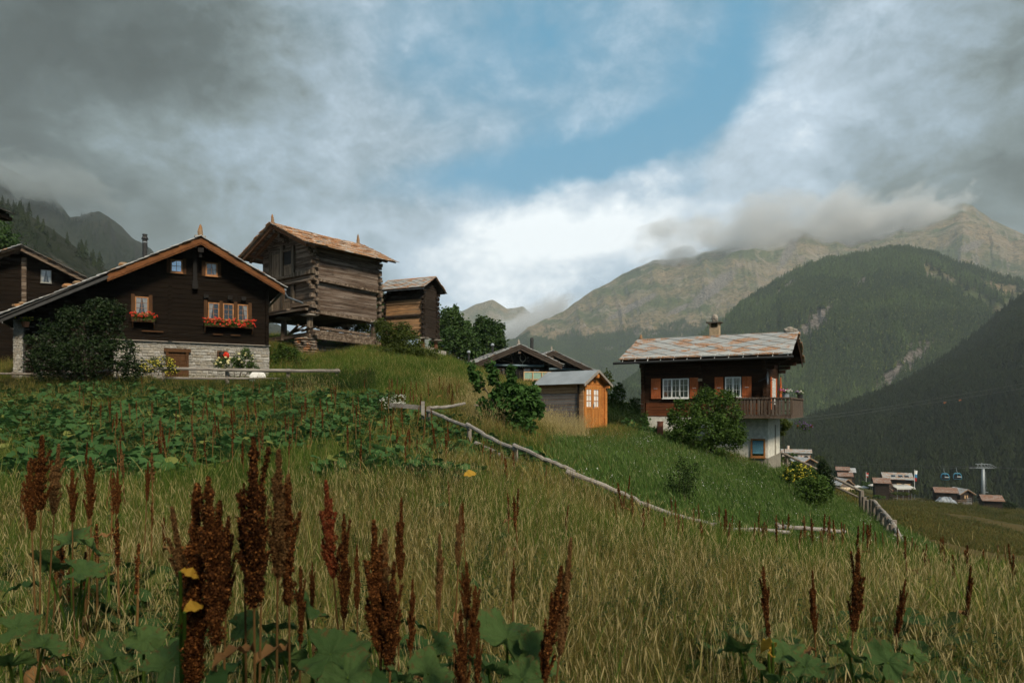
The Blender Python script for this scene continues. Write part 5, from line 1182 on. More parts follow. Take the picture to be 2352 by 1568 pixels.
for y in (1.15, 3.0): Hs.part(MB().box(.03, .07, y, y + .42, .0, 1.62), 'side_shutter', 'shutter')
window(Hs, 1.62, 2.95, .3, 1.58, 0.0, 'white_frame', 2, 3, 2, .055, ('both', 'curtain'), face='x+')
f_ = window(Hs, -.72, -.05, -2.32, -1.42, .0, 'frame_orange', 1, 1, 1, .07, None, name='cellar_window')
mb = MB(); z = -2.14
while z < -1.52: mb.box(-.63, -.14, -.060, -.034, z, z + .052); z += .062
Hs.part(mb, 'blind', 'teal_blind', f_)
# balcony
mb = MB(); mb.box(-2.6, 1.2, -.92, -.0, -.31, -.25); mb.box(.08, 1.2, 0.0, 5.2, -.31, -.25); mb.box(-2.6, 1.17, -.95, -.85, -.42, -.32); mb.box(1.1, 1.2, -.84, 5.2, -.42, -.32)
for x in (-2.4, -1.2, -.1): mb.box(x - .07, x + .07, -.84, 0, -.42, -.32)
for y in (.1, 2.4, 4.6): mb.box(.1, 1.1, y - .07, y + .07, -.42, -.32)
bal = Hs.part(mb, 'balcony', 'balcony')
mb = MB(); mb.box(-2.6, 1.22, -.97, -.85, .50, .57); mb.box(1.12, 1.24, -.84, 5.2, .50, .57); Hs.part(mb, 'handrail', 'balcony', bal)
mb = MB(); 
def bal_(mb, p, q, z0, z1, M_=None):
    pass
x = -2.58
while x < 1.16: mb.box(x, x + .11, -.93, -.90, -.26, .50); x += .15 if int(x * 10) % 4 else .19
y = -.84
while y < 5.2: mb.box(1.16, 1.19, y, y + .13, -.26, .50); y += .15
mb.box(-2.6, 1.16, -.895, -.87, -.1, -.04); mb.box(-2.6, 1.16, -.895, -.87, .3, .36); mb.box(1.125, 1.155, -.84, 5.2, -.1, -.04); Hs.part(mb, 'balusters', 'balcony', bal)
# things on the balcony
def pot(nm, lab, p, rz, mat, petals, rad=.14, h=.24, n=180, hang=False):
    r_ = empty(nm, p, rz, lab, 'flower pot', 'flower pots on the balcony'); MB().tube([(0, 0, 0), (0, 0, h)], [rad * .85, rad], 12).build('pot', M[mat], r_)
    P = np.random.normal(0, rad * .8, (n, 3)); P[:, 2] = h + np.abs(P[:, 2]) * .8; leaves_np(P, .07, n, name='leaves', mat=M['leaf_gera'], parent=r_)
    for k, pm in enumerate(petals):
        mb = MB()
        for q in range(16): mb.rock((random.gauss((k - .5) * rad, rad * .6), random.gauss(-.03, rad * .6), h + .05 + random.random() * .14), .035, q, 1)
        mb.build('blossoms', M[pm], r_)
    return r_
pot('flower_pot', 'metal pot of pink and white petunias on the balcony rail corner', Hs.world(.95, -.78, .50), Hs.rz, 'steel', ['bl_magenta', 'bl_white'], .17, .26)
pot('flower_pot', 'dark pot of purple and white flowers at the far end of the balcony rail', Hs.world(1.18, 3.6, .57), Hs.rz, 'metal_dark', ['bl_purple', 'bl_white'], .15, .22)
sdh = empty('satellite_dish', Hs.world(.05, -.55, 1.5), R(62), 'grey satellite dish fixed at the corner of the red-shutter house', 'satellite dish')
mb = MB(); P = [(0, 0, 0)]; n = 14
for rr_, dd in ((.14, .02), (.28, .09)): P += [(math.cos(2 * math.pi * k / n) * rr_, -dd, math.sin(2 * math.pi * k / n) * rr_ * 1.1) for k in range(n)]
mb.add(P, [(0, 1 + k, 1 + (k + 1) % n) for k in range(n)] + [(1 + k, 1 + n + k, 1 + n + (k + 1) % n, 1 + (k + 1) % n) for k in range(n)]); mb.build('dish', M['metal'], sdh, smooth=True)
MB().beam((0, 0, 0), (.1, .35, -.15), .04, .04).beam((0, -.02, -.28), (0, -.35, -.05), .02, .02).build('arm', M['metal_dark'], sdh)
um = empty('closed_parasol', Hs.world(.62, .2, -.25), 0, 'folded red parasol standing on the balcony', 'parasol'); MB().tube([(0, 0, 0), (0, 0, 1.9)], .02, 6).build('pole', M['metal_dark'], um); MB().tube([(0, 0, .75), (0, 0, 1.1), (0, 0, 1.8)], [.10, .08, .02], 8).build('canopy', M['shutter'], um)
hb = empty('hanging_basket', Hs.world(1.35, 4.2, -.95), Hs.rz, 'hanging basket of purple and orange flowers below the balcony end', 'hanging basket')
MB().rock((0, 0, 0), (.16, .16, .13), 4).build('basket', M['metal_dark'], hb); P = np.random.normal(0, .2, (260, 3)); P[:, 2] = P[:, 2] * .6 + .05; leaves_np(P, .08, 260, name='leaves', mat=M['leaf_bush'], parent=hb)
mb = MB(); [mb.rock((random.gauss(0, .2), random.gauss(-.1, .15), random.gauss(.1, .1)), .035, k, 1) for k in range(26)]; mb.build('blossoms', M['bl_purple'], hb)
mb = MB(); [mb.rock((random.choice((-.36, .34)) + random.gauss(0, .04), random.gauss(-.1, .05), random.gauss(.05, .05)), .035, k, 1) for k in range(10)]; mb.build('orange_blossoms', M['dock_seed'], hb)
MB().tube([(0, 0, .1), (0, 0, .58)], .008, 4).build('cord', M['cable'], hb)
ap = empty('rusty_pipe', Hs.world(-4.4, -3.0, -1.62), R(-5), 'upright rusty brown pipe standing in the grass before the red-shutter house', 'pipe')
MB().tube([(0, 0, 0), (.02, 0, .5), (.03, 0, 1.02)], [.155, .15, .14], 14).build('shaft', M['rust_pipe'], ap); MB().tube([(.03, 0, 1.02), (.03, 0, 1.06)], .17, 14).build('rim', M['rust_pipe'], ap); MB().tube([(.01, 0, .3), (.012, 0, .34)], .165, 14).tube([(.025, 0, .78), (.026, 0, .82)], .16, 14).build('band', M['rust_pipe'], ap)

# ================================================================ dark chalet at the left edge and the roof corner above it
L1 = Bld('shadowed_chalet', -29.5, 41.0, 27.6, 2.0, 'black timber chalet at the left edge with one small curtained window', 'chalet')
XR, ZR, SL = .15, 9.55, .50; f = roofz(ZR, XR, SL)
mb = MB(); planks(mb, -3.8, 3.9, 2.5, ZR, 0, .24, ext=lambda z: (max(-3.8, XR - (ZR - .05 - z) / SL), min(3.9, XR + (ZR - .05 - z) / SL))); mb.box(-3.7, 3.8, .1, 7, 1, 7.6); mb.prism([(-3.7, 7.6), (3.8, 7.6), (XR, ZR - .1)], 'y', .1, 7); L1.part(mb, 'timber_wall', 'chalet')
mb = MB(); z = 5.0
while z < 9.1: hh = random.uniform(.18, .26); mb.box(.06, .30, -.16 - random.uniform(0, .08), .02, z, z + hh - .02); z += hh
L1.part(mb, 'crossing_log_ends', 'barn')
mb = MB(); mb.prism([(XR, ZR), (4.7, f(4.7)), (4.7, f(4.7) + .09), (XR, ZR + .1)], 'y', -1.0, 7.6); mb.prism([(XR, ZR), (XR, ZR + .1), (-4.5, f(-4.5) + .09), (-4.5, f(-4.5))], 'y', -1.0, 7.6); mb.beam((XR, -.9, ZR - .12), (4.6, -.9, f(4.6) - .12), .12, .16); roof = L1.part(mb, 'roof', 'barn')
L1.part(slabs(MB(), (4.75, -1.12, f(4.75) + .1), (0, 1, 0), (-1, 0, SL), 8.6, 4.6 * 1.118, .32, .5, .035), 'stone_slabs', 'slate_dark', roof); L1.part(slabs(MB(), (-4.55, -1.12, f(-4.55) + .1), (0, 1, 0), (1, 0, SL), 8.6, 4.7 * 1.118, .32, .5, .035), 'stone_slabs', 'slate_grey', roof)
window(L1, 1.0, 1.54, 7.7, 8.48, -.02, 'curtain_dim', rows=2, muntin_cols=2, fw=.035, curtains=('both', 'curtain'))
K = Bld('roof_corner_chalet', -23.6, 19.0, 0, 0.5, 'dark roof corner of a chalet jutting in at the left edge of the picture', 'chalet')
mb = MB(); planks(mb, -3.4, 3.2, .5, 6.4, 0, .24); mb.box(-3.3, 3.1, .1, 5.2, 0, 6.6); mb.prism([(-3.3, 6.6), (3.1, 6.6), (0, 8.4)], 'y', 0, 5.2); planks(mb, 0, 5.2, .5, 6.4, 3.2, .24, face='x+'); K.part(mb, 'timber_wall', 'chalet')
f = roofz(8.9, 0, .36); mb = MB(); mb.prism([(0, 8.9), (5.2, f(5.2)), (5.2, f(5.2) + .12), (0, 9.02)], 'y', -1.2, 6.0); mb.prism([(0, 8.9), (0, 9.02), (-5.2, f(-5.2) + .12), (-5.2, f(-5.2))], 'y', -1.2, 6.0); mb.box(5.0, 5.3, -1.2, 6.0, f(5.2) - .14, f(5.2) - .02); roof = K.part(mb, 'roof', 'chalet')
K.part(slabs(MB(), (5.3, -1.25, f(5.3) + .12), (0, 1, 0), (-1, 0, .36), 7.3, 5.5, .34, .5, .04), 'stone_slabs', 'slate_dark', roof)
# ================================================================ village below, each house in true size at its true distance
def vh(name, label, x0, x1, yr, ye, yb, d, roofm='slate_red', wallm='granary_dark', hd=3.0, gable=False, rz=0, cat='house', wins=(), over=.5, group=None, big=.9, sl_add=0):
    """small house seen from afar; x0,x1 are its roof's ends and yr, ye, yb the heights of ridge, eave and foot as seen"""
    X0, X1 = (x0 - CX) / F * d, (x1 - CX) / F * d; zb = (HY - yb) / F * d; ze = (HY - ye) / F * d
    if not gable and rz == 0: rz = -22; X0, X1 = (X0 + X1) / 2 - (X1 - X0) * .46, (X0 + X1) / 2 + (X1 - X0) * .46
    B = Bld(name, (X0 + X1) / 2, d, rz, zb, label, cat, group); w = (X1 - X0) / 2
    if not gable:
        zr = (HY - yr) / F * (d + hd); sl = (zr - ze) / (hd + over)
        mb = MB(); planks(mb, -w + over, w - over, zb - 2, ze, 0, .4, .1, .03); planks(mb, 0, 2 * hd, zb - 2, zr, w - over, .4, .1, .03, 'x+', ext=lambda z: (max(0, hd - (zr - z) / sl), min(2 * hd, hd + (zr - z) / sl)))
        mb.box(-w + over + .05, w - over - .05, .1, 2 * hd, zb - 3, ze); B.part(mb, 'wall', wallm)
        mb = MB(); mb.prism([(hd, zr), (-over, ze), (-over, ze + .12), (hd, zr + .12)], 'x', -w, w); mb.prism([(hd, zr), (hd, zr + .12), (2 * hd + over, ze + .12), (2 * hd + over, ze)], 'x', -w, w); r_ = B.part(mb, 'roof', 'granary_dark')
        mb = MB(); diamonds(mb, (-w - .05, -over - .05, ze + .14), (1, 0, 0), (0, 1, sl), 2 * w + .1, (hd + over) * math.hypot(1, sl), big, big * .6, .06) if big else None
        B.part(mb, 'stone_slabs', roofm, r_)
    else:
        zr = (HY - yr) / F * d; sl = (zr - ze) / w
        mb = MB(); planks(mb, -w + over, w - over, zb - 2, zr, 0, .35, .1, .03, ext=lambda z: (max(-w + over, -(zr - .1 - z) / sl), min(w - over, (zr - .1 - z) / sl))); mb.box(-w + over, w - over, .1, 2 * hd, zb - 3, ze); mb.prism([(-w + over, ze), (w - over, ze), (0, zr - .1)], 'y', .1, 2 * hd); B.part(mb, 'wall', wallm)
        mb = MB(); mb.prism([(0, zr), (w, ze), (w, ze + .2), (0, zr + .2)], 'y', -over * 1.4, 2 * hd + over); mb.prism([(0, zr), (0, zr + .2), (-w, ze + .2), (-w, ze)], 'y', -over * 1.4, 2 * hd + over); r_ = B.part(mb, 'roof', 'granary')
        mb = MB(); L_ = 2 * hd + over * 2.4
        for s_ in (-1, 1): diamonds(mb, (s_ * (w + .05), -over * 1.45, ze + .2), (0, 1, 0), (-s_, 0, sl), L_, w * math.hypot(1, sl), .8, .5, .05)
        B.part(mb, 'stone_slabs', roofm, r_)
    for (a, b, c, e) in wins: B.part(MB().box(-w + (b * 0 + a), -w + b, -.08, .02, zb + c, zb + e), 'window', 'pine_new')
    return B
z7 = lambda x, y: (1876.5 + .2021 * x, 1032 + .2021 * y)
V1 = vh('village_house', 'upper of the two stacked red-roofed huts left of the small red flag', 1920, 1952.5, 1072.5, 1081, 1087, 238, 'slate_red')
V2 = vh('village_house', 'hut with plain grey slab roof tucked behind the two stacked red-roofed huts', 1950, 1966, 1075.5, 1085.5, 1099, 242, 'slate_grey')
V3 = vh('village_house', 'lower of the two stacked red-roofed huts, just above the tan awning', 1924.5, 1960, 1085.5, 1095, 1107, 228, 'slate_red', 'granary', wins=((1.2, 1.9, .3, 1.1),))
V4 = vh('village_house', 'village hut with pale slab gable roof directly behind the tan awning', 1925, 1964, 1101, 1115.5, 1126, 212, 'slate_grey', 'shed_grey', 3, True, 12)
V5 = vh('log_cabin', 'reddish log cabin hung with flowers in front of the restaurant with white awnings', 2007, 2046, 1098, 1110.5, 1139, 197, 'slate_red', 'granary_dark', 3.4, False, 0, 'cabin')
mb = MB(); planks(mb, .1, 6.6, V5.zb - 1, V5.zb + 6, 0, .3); 
for k, (z, y0, y1) in enumerate(((1.2, .3, 6.4), (2.6, .5, 6.2))):
    w_ = (2046 - 2007) / F * 197 / 2 - .5; bx_ = MB().box(w_, w_ + .6, y0, y1, V5.zb + z, V5.zb + z + .12).box(w_ + .55, w_ + .62, y0, y1, V5.zb + z + .5, V5.zb + z + .6); g_ = V5.part(bx_, 'gallery', 'barn')
    fl = MB(); [fl.rock((w_ + .7 + random.random() * .15, random.uniform(y0, y1), V5.zb + z + .35 + random.gauss(0, .12)), .14, q, 1) for q in range(22)]; V5.part(fl, 'hanging_flowers', 'stone_orange', g_)
V6 = vh('restaurant', 'larger chalet restaurant with grey slab roof and three skylights behind the log cabin', 2029, 2097, 1086, 1102, 1132, 214, 'slate_house', 'granary_dark', 4.0, False, 0, 'restaurant', wins=((3.9, 5.2, 1.9, 3.0), (6.0, 7.6, 1.9, 3.0)))
zr = (HY - 1086) / F * 218; ze = (HY - 1102) / F * 214; sl = (zr - ze) / 4.5
for x in (-1.8, .2, 1.9):
    a = MB(); a.prism([(1.0, ze + sl * 1.5 + .22), (2.0, ze + sl * 2.5 + .22), (2.0, ze + sl * 2.5 + .38), (1.0, ze + sl * 1.5 + .38)], 'x', x, x + 1.2); V6.part(a, 'skylight', 'glass')
# awnings and parasols
def awning(name, label, x0, x1, y0, y1, d, mat, posts=2, cat='awning', dep=3.0):
    X0, X1 = (x0 - CX) / F * d, (x1 - CX) / F * d; z1_, z0_ = (HY - y0) / F * (d + dep), (HY - y1) / F * d; zg = h1((X0 + X1) / 2, d)
    r_ = empty(name, ((X0 + X1) / 2, d, zg), 0, label, cat); w = (X1 - X0) / 2; mb = MB(); mb.prism([(0, z0_ - zg), (0, z0_ - zg + .12), (dep, z1_ - zg + .12), (dep, z1_ - zg)], 'x', -w, w); mb.box(-w, w, -.06, -.001, z0_ - zg - .3, z0_ - zg + .12); mb.build('cloth', M[mat], r_)
    for k in range(posts): x = -w + .2 + (2 * w - .4) * k / (posts - 1); MB().tube([(x, .1, -.5), (x, .1, z0_ - zg)], .06, 6).build('post', M['steel'], r_)
    return r_
awning('awning', 'wide tan awning over the terrace left of the log cabin', 1934, 1970, 1119.5, 1124, 205, 'awning_tan', 3)
awning('awning', 'upper grey awning of the restaurant with skylights', 2060, 2096, 1112.5, 1118, 207, 'awning_cloth', 2)
awning('awning', 'long white lower awning of the restaurant beside the tall blue flag', 2060, 2103, 1116, 1121.5, 204, 'awning_white', 4, dep=2.5)
def parasol(x, y, yb, d, w, label, mat='awning_white'):
    p = Vector(((x - CX) / F * d, d, (HY - yb) / F * d)); h = (yb - y) / F * d; r_ = empty('parasol', p, R(random.uniform(0, 90)), label, 'parasol', 'white parasols on the village terrace')
    MB().tube([(0, 0, 0), (0, 0, h)], .05, 6).build('pole', M['steel'], r_); mb = MB(); n = 8; mb.add([(0, 0, h)] + [(math.cos(6.283 * k / n) * w, math.sin(6.283 * k / n) * w, h - w * .33) for k in range(n)] + [(math.cos(6.283 * k / n) * w, math.sin(6.283 * k / n) * w, h - w * .33 - .18) for k in range(n)], [(0, 1 + k, 1 + (k + 1) % n) for k in range(n)] + [(1 + k, 1 + n + k, 1 + n + (k + 1) % n, 1 + (k + 1) % n) for k in range(n)]); mb.build('canopy', M[mat], r_)
parasol(1970, 1113.5, 1127, 206, 1.6, 'leftmost white parasol, just above the tan awning'); parasol(1984, 1115, 1127, 204, 1.4, 'middle white parasol between tan awning and log cabin'); parasol(2004, 1110.5, 1124, 208, 1.3, 'white parasol touching the left wall of the log cabin')
B5 = vh('village_barn', 'barn with reddish slab roof behind the grey tarpaulin heap', 2148.5, 2200.5, 1119.5, 1132.5, 1150, 208, 'slate_red', 'granary_dark', 3.2, cat='barn')
B6 = vh('village_barn', 'small gabled barn between the tarpaulin heap and the lift pylon', 2202, 2238.5, 1124.5, 1136, 1152, 212, 'slate_grey', 'granary_dark', 3.0, True, 0, 'barn', ((1.8, 2.1, 1.0, 2.0), (2.5, 2.8, 1.0, 2.0)))
B7 = vh('village_barn', 'low barn with checkered slab roof in front of the lift pylon, farthest right', 2257.5, 2305, 1136.8, 1151.5, 1166, 196, 'slate_red', 'granary_dark', 3.2, cat='barn')
tp = empty('tarpaulin_heap', E(2171, 1158, 197), 0, 'heap covered by a pale grey tarpaulin in front of the village barn', 'tarpaulin')
mb = MB(); nx, ny = 26, 12; mb.add([((i / nx - .5) * 5.8, (k / ny - .5) * 3.4, 2.35 * max(0, math.sin(math.pi * i / nx)) ** .45 * max(0, math.sin(math.pi * k / ny)) ** .5 * (1 + .22 * mnoise.noise(Vector((i * .35, k * .4, 1))) + .1 * math.sin(i * 1.1)) - .1) for k in range(ny + 1) for i in range(nx + 1)], [(k * (nx + 1) + i, k * (nx + 1) + i + 1, (k + 1) * (nx + 1) + i + 1, (k + 1) * (nx + 1) + i) for k in range(ny) for i in range(nx)])
mb.build('sheet', M['tarp'], tp); mb = MB(); [mb.rock((x, -1.75, .05), .18, x, 1) for x in (-2.5, -1.2, .3, 1.6, 2.6)]; mb.build('weight_stone', M['stone'], tp)
# logs, trailers and odds beside the barns
lp = empty('log_pile', E(2206, 1155, 202), R(10), 'untidy pile of poles beside the small gabled barn', 'log pile'); mb = MB(); [mb.tube([(-2 + random.random(), random.uniform(-.4, .4), .1 + k * .06), (1.2 + random.random() * 2, random.uniform(-.6, .6), .2 + random.random() * .9)], .08, 6) for k in range(16)]; mb.build('poles', M['barn'], lp)
tw = empty('pallet_stack', E(2221, 1158, 195), R(-15), 'small stack of pale boards and frames in front of the small gabled barn', 'pallets'); mb = MB(); [mb.box(-1.2 + k * .1, 1.1, -.6, .6, .06 + k * .14, .14 + k * .14) for k in range(4)]; mb.build('boards', M['rail'], tw); mb = MB(); [mb.box(x, x + .06, -.05, .0, .5, 1.9) for x in (0, .35, .7, 1.05)]; [mb.box(0, 1.1, -.06, -.051, z, z + .06) for z in (.6, 1.2, 1.8)]; mb.build('frame', M['steel'], tw)
# flags
def flag(x, ytop, yb, d, label, cols_, fh, fw, kind):
    p = E(x, yb, d); h = (yb - ytop) / F * d; r_ = empty('flagpole', p, 0, label, 'flagpole'); MB().tube([(0, 0, -1), (0, 0, h)], [.07, .04], 6).build('pole', M['white_paint'], r_)
    bands = MB(), MB(), MB(); n = 12
    for i, (a, b) in enumerate(((1.0, .66), (.66, .33), (.33, 0))):
        mb = bands[i]; mb.add([(.08 + fw * u * (.5 + .5 * v) + .12 * math.sin(6 * v + i), .15 * math.sin(4 * u + 3 * v), h - .3 - fh * (1 - v) - .12 * u) for v in (b, a) for u in (0, .33, .66, 1)], [(0, 1, 5, 4), (1, 2, 6, 5), (2, 3, 7, 6)])
        o = mb.build('flag_cloth', M[cols_[i]], r_); md = o.modifiers.new('solid', 'SOLIDIFY'); md.thickness = .02
    return r_
flag(2100.5, 1077.5, 1135, 205, 'tall flagpole with a drooping white, blue and red flag beside the restaurant', ('white_paint', 'blue_paint', 'red_paint'), 3.2, .9, 0)
flag(1989.5, 1083, 1107, 222, 'short flagpole with a small red and white flag left of the log cabin', ('red_paint', 'white_paint', 'red_paint'), 1.5, .8, 1)
# chapel and cabins nearer the hill
V8 = vh('pink_house', 'pale pink plastered house with arched loggia and slab roof below the balcony house', 1793, 1865, 1032, 1041, 1058, 262, 'slate_house', 'plaster_pink', 3.6, cat='house', big=1.0)
V8.part(MB().tube([(-2.9, 3.6, V8.zb + 3), (-2.9, 3.6, V8.zb + 5.6)], .45, 8), 'chimney', 'plaster_pink'); w_ = (1865 - 1793) / F * 262 / 2
a = MB(); n = 12; a.prism([(w_ - 2.6 + math.cos(math.pi * k / n) * 1.0, V8.zb + 1.0 + math.sin(math.pi * k / n) * 1.1) for k in range(n + 1)] + [(w_ - 3.6, V8.zb - 1), (w_ - 1.6, V8.zb - 1)], 'y', -.06, .02); V8.part(a, 'arch_opening', 'dark_room')
for x in (w_ - 4.4, w_ - 1.2): V8.part(MB().box(x, x + .28, -.1, .02, V8.zb - 1, V8.zb + 2.2), 'quoin', 'terracotta')
f_ = V8.part(MB().box(w_ - 6.6, w_ - 5.7, -.05, .02, V8.zb + .7, V8.zb + 1.6), 'window_surround', 'terracotta'); V8.part(MB().box(w_ - 6.4, w_ - 5.9, -.07, -.051, V8.zb + .85, V8.zb + 1.45), 'pane', 'glass', f_)
V9 = vh('village_hut', 'dark gabled hut in front of the pale pink house', 1838, 1877, 1053, 1063, 1080, 175, 'slate_grey', 'granary_dark', 2.6, True, 14, 'hut')
V10 = vh('village_shed', 'low brown shed with slab roof just behind the dark cypress', 1846, 1862, 1068, 1073, 1082, 150, 'slate_red', 'barn', 1.6, cat='shed', big=.5)
# far town and summit station
for k in range(13):
    x, y, d = 1790 + (k * 37 % 40) + random.random() * 3, 985 + (k * 11 % 14) - (k * 37 % 40) * .10, 1420 + (k * 53 % 200)
    p = E(x, y + 3, d); b = Bld('valley_house', p.x, p.y, random.uniform(-30, 30), p.z, 'tiny pale house of the far valley town seen past the balcony', 'house', 'houses of the far valley town'); w_, hh = random.uniform(4, 8), random.uniform(3, 6)
    b.part(MB().box(-w_, w_, 0, 9, p.z - 8, p.z + hh), 'wall', 'white_paint'); b.part(MB().prism([(-.8, p.z + hh), (4.5, p.z + hh + 2.4), (9.8, p.z + hh)], 'x', -w_ - .8, w_ + .8), 'roof', 'steel' if k % 3 else 'slate_grey')
for (x, y, w_, lab) in ((2194, 545, 13, 'long grey lift station building on the far mountain ridge'), (2226, 541.5, 14, 'white lift station building on the far mountain ridge'), (2306, 543, 9, 'bluish lift station building farthest right on the mountain ridge')):
    d = 3900; p = E(x, y, d); b = Bld('lift_station', p.x, p.y, 0, p.z, lab, 'building'); b.part(MB().box(-w_, w_, 0, 25, p.z - 40, p.z + 5), 'wall', 'white_paint' if w_ == 14 else 'steel'); b.part(MB().prism([(-3, p.z + 5), (12, p.z + 13), (28, p.z + 5)], 'x', -w_ - 2, w_ + 2), 'roof', 'metal')
# ---------------------------------------------------------------- gondola lift
pb = E(2258, 1153, 222); py = empty('lift_pylon', pb, 0, 'grey steel lift pylon with wheeled cross arm above the barns', 'pylon')
hp = (1153 - 1076) / F * 222; MB().tube([(0, 0, -1), (0, 0, hp * .5), (0, 0, hp)], [.62, .52, .42], 14).build('mast', M['steel'], py, smooth=True)
mb = MB()
for y in (-.5, .5): mb.beam((-2.6, y, hp + .3), (2.9, y, hp + .3), .18, .22); mb.beam((-2.2, y, hp + 1.5), (1.9, y, hp + 1.5), .12, .14)
for x in (-2.2, -1.1, 0, 1.0, 1.9): mb.beam((x, -.5, hp + .3), (x, -.5, hp + 1.5), .08, .08); mb.beam((x, -.5, hp + 1.5), (x + .9, -.5, hp + .3), .07, .07)
mb.beam((-.4, 0, hp), (-.4, 0, hp + 2.0), .15, .15); mb.beam((1.9, -.5, hp + 1.6), (3.9, -.5, hp + .5), .10, .10); mb.build('cross_arm', M['steel'], py)
for sx_ in (-3.5, 3.5):
    mb = MB(); mb.beam((sx_ - .9, 0, hp + .25), (sx_ + .9, 0, hp + .35), .12, .2); a_ = mb.build('sheave_beam', M['steel'], py); mb = MB()
    for k in range(7): x = sx_ - .9 + k * .3; mb.tube([(x, -.12, hp + .48), (x, .0, hp + .48)], .14, 8)
    mb.build('sheaves', M['metal_dark'], a_)
mb = MB(); [mb.box(.55, .95, -.06, .06, .5 + k * .45, .54 + k * .45) for k in range(int(hp / .45) - 2)]; mb.beam((.95, 0, .5), (.85, 0, hp - 1), .05, .05); mb.box(.5, 1.6, -.3, .3, 3.2, 3.3); mb.build('ladder', M['steel'], py)
MB().box(-1.0, 1.0, -1.0, 1.0, -1.2, .35).build('footing', M['plaster_grey'], py)
def gondola(x, yt, yb, d, label):
    r_ = empty('gondola_cabin', E(x, yb, d), R(-30), label, 'gondola', 'gondola cabins on the lift cable'); hh = (yb - yt) / F * d; s = 1.0; body = MB(); n = 12
    prof = [(-1.0, .05), (-1.06, .5), (-1.02, 1.1), (-.86, 1.5), (-.55, 1.72), (.55, 1.72), (.86, 1.5), (1.02, 1.1), (1.06, .5), (1.0, .05), (.8, -.06), (-.8, -.06)]
    body.prism([(a * s, b * s) for a, b in prof], 'y', -.95, .95); o = body.build('body', M['gondola_blue'], r_, bevel=.06)
    g = MB(); g.prism([(a * s, b * s) for a, b in [(-.86, .62), (-.84, 1.05), (-.70, 1.42), (-.48, 1.56), (-.06, 1.56), (-.06, .62)]], 'y', -.98, -.951); g.prism([(a * s, b * s) for a, b in [(.86, .62), (.84, 1.05), (.70, 1.42), (.48, 1.56), (.06, 1.56), (.06, .62)]][::-1], 'y', -.98, -.951); g.build('window', M['glass'], r_)
    MB().box(-.9 * s, .9 * s, -.985, -.951, .1, .62 * s - .03).build('lower_panel', M['metal_dark'], r_); MB().box(-.1, .95 * s, -1.01, -.986, .66, .86).build('ski_rack', M['white_paint'], r_)
    MB().tube([(0, 0, 1.72 * s), (0, 0, 1.95 * s), (-.25, 0, 2.4 * s), (-.28, 0, hh - .1), (0, 0, hh)], .07, 7).build('hanger', M['steel'], r_); MB().box(-.35, .35, -.12, .12, hh - .05, hh + .12).build('cable_grip', M['metal_dark'], r_)
gondola(2170.5, 1074.5, 1100.5, 196, 'left one of the two blue gondola cabins hanging before the dark slope'); gondola(2199, 1073, 1099.5, 200, 'right one of the two blue gondola cabins, closer to the pylon')
def wire(name, label, pts, r, sag=.0, cat='cable'):
    P = [E(*p) for p in pts]; out = []
    for a, b in zip(P, P[1:]):
        for k in range(12): q = a.lerp(b, k / 12); q.z -= sag * 4 * (k / 12) * (1 - k / 12); out.append(q)
    out.append(P[-1]); o = MB().tube(out, r, 4).build(name, M['cable'], None); return tag(o, label, cat)
wire('lift_cable', 'lift cable carrying the two gondolas to the pylon', [(1800, 1062, 240), (2170.5, 1073.8, 196), (2199, 1072.6, 200), (2236, 1070.5, 222), (2500, 1079, 180)], .035, .3)
wire('lift_cable', 'return lift cable running above the village to the right arm of the pylon', [(1800, 1050, 262), (2281, 1070.5, 222), (2550, 1074, 190)], .035, 1)
wire('power_line', 'upper thin line crossing the dark slopes from the balcony house to the right edge', [(1848, 958, 150), (2030, 935, 190), (2420, 868, 260)], .03, .15); wire('power_line', 'lower thin line crossing the dark slopes from the balcony house to the right edge', [(1848, 966, 150), (2032, 941, 190), (2420, 880, 260)], .03, .15)
for x, lab in ((2169, 'left orange marker on the lower line above the dark slope'), (2204, 'right orange marker on the lower line above the dark slope')):
    t_ = (x - 2032) / (2420 - 2032); d = 190 + 70 * t_; o = MB().rock((0, 0, 0), (.3, .2, .3), x, 1).rock((.4, 0, .1), (.2, .2, .2), x + 1, 1).build('line_marker', M['terracotta'], None); o.location = E(x, 941 - 61 * t_, d) - Vector((0, 0, .7)); tag(o, lab, 'marker', 'orange line markers')
# ================================================================ fences
def rail_(root, name, pts, r, mat='rail', taper=.85, n=8):
    P = [E(*p) if not isinstance(p, Vector) else p for p in pts]; out = []; rr = []; L_ = root.location
    m = len(P) - 1
    for i in range(m):
        for k in range(5): q = P[i].lerp(P[i + 1], k / 5); out.append(q + Vector((random.uniform(-.01, .01), 0, random.uniform(-.014, .014))) - L_)
    out.append(P[-1] - L_); rr = [r * (1 - (1 - taper) * k / (len(out) - 1)) for k in range(len(out))]
    return MB().tube(out, rr, n, wob=.05).build(name, M[mat], root)
def post_(root, px, ytop, d, r=.07, bottom=None, mat='post', n=7, lean=0):
    t_ = E(px, ytop, d); g = h1(t_.x, t_.y) - .25; L_ = root.location
    return MB().tube([Vector((t_.x, t_.y, g)) - L_, Vector((t_.x + lean * .5, t_.y, (g + t_.z) / 2)) - L_, t_ + Vector((lean, 0, 0)) - L_], [r * 1.08, r, r * .92], n, wob=.08).build('post', M[mat], root)
f1 = empty('garden_fence', G(500, 33), 0, 'low round-rail fence in front of the stone base of the dark chalet', 'fence')
rail_(f1, 'rail', [(366, 846, 33), (450, 847, 33), (523, 850, 33)], .075, 'rail'); rail_(f1, 'rail', [(520, 849.5, 32.9), (660, 851, 33), (781, 851.5, 33)], .085, 'rail'); rail_(f1, 'rail', [(362, 868, 33.1), (520, 869, 33.1), (782, 872, 33.1)], .06, 'rail')
for x in (376, 522, 662, 774): post_(f1, x, 846, 33.15, .10)
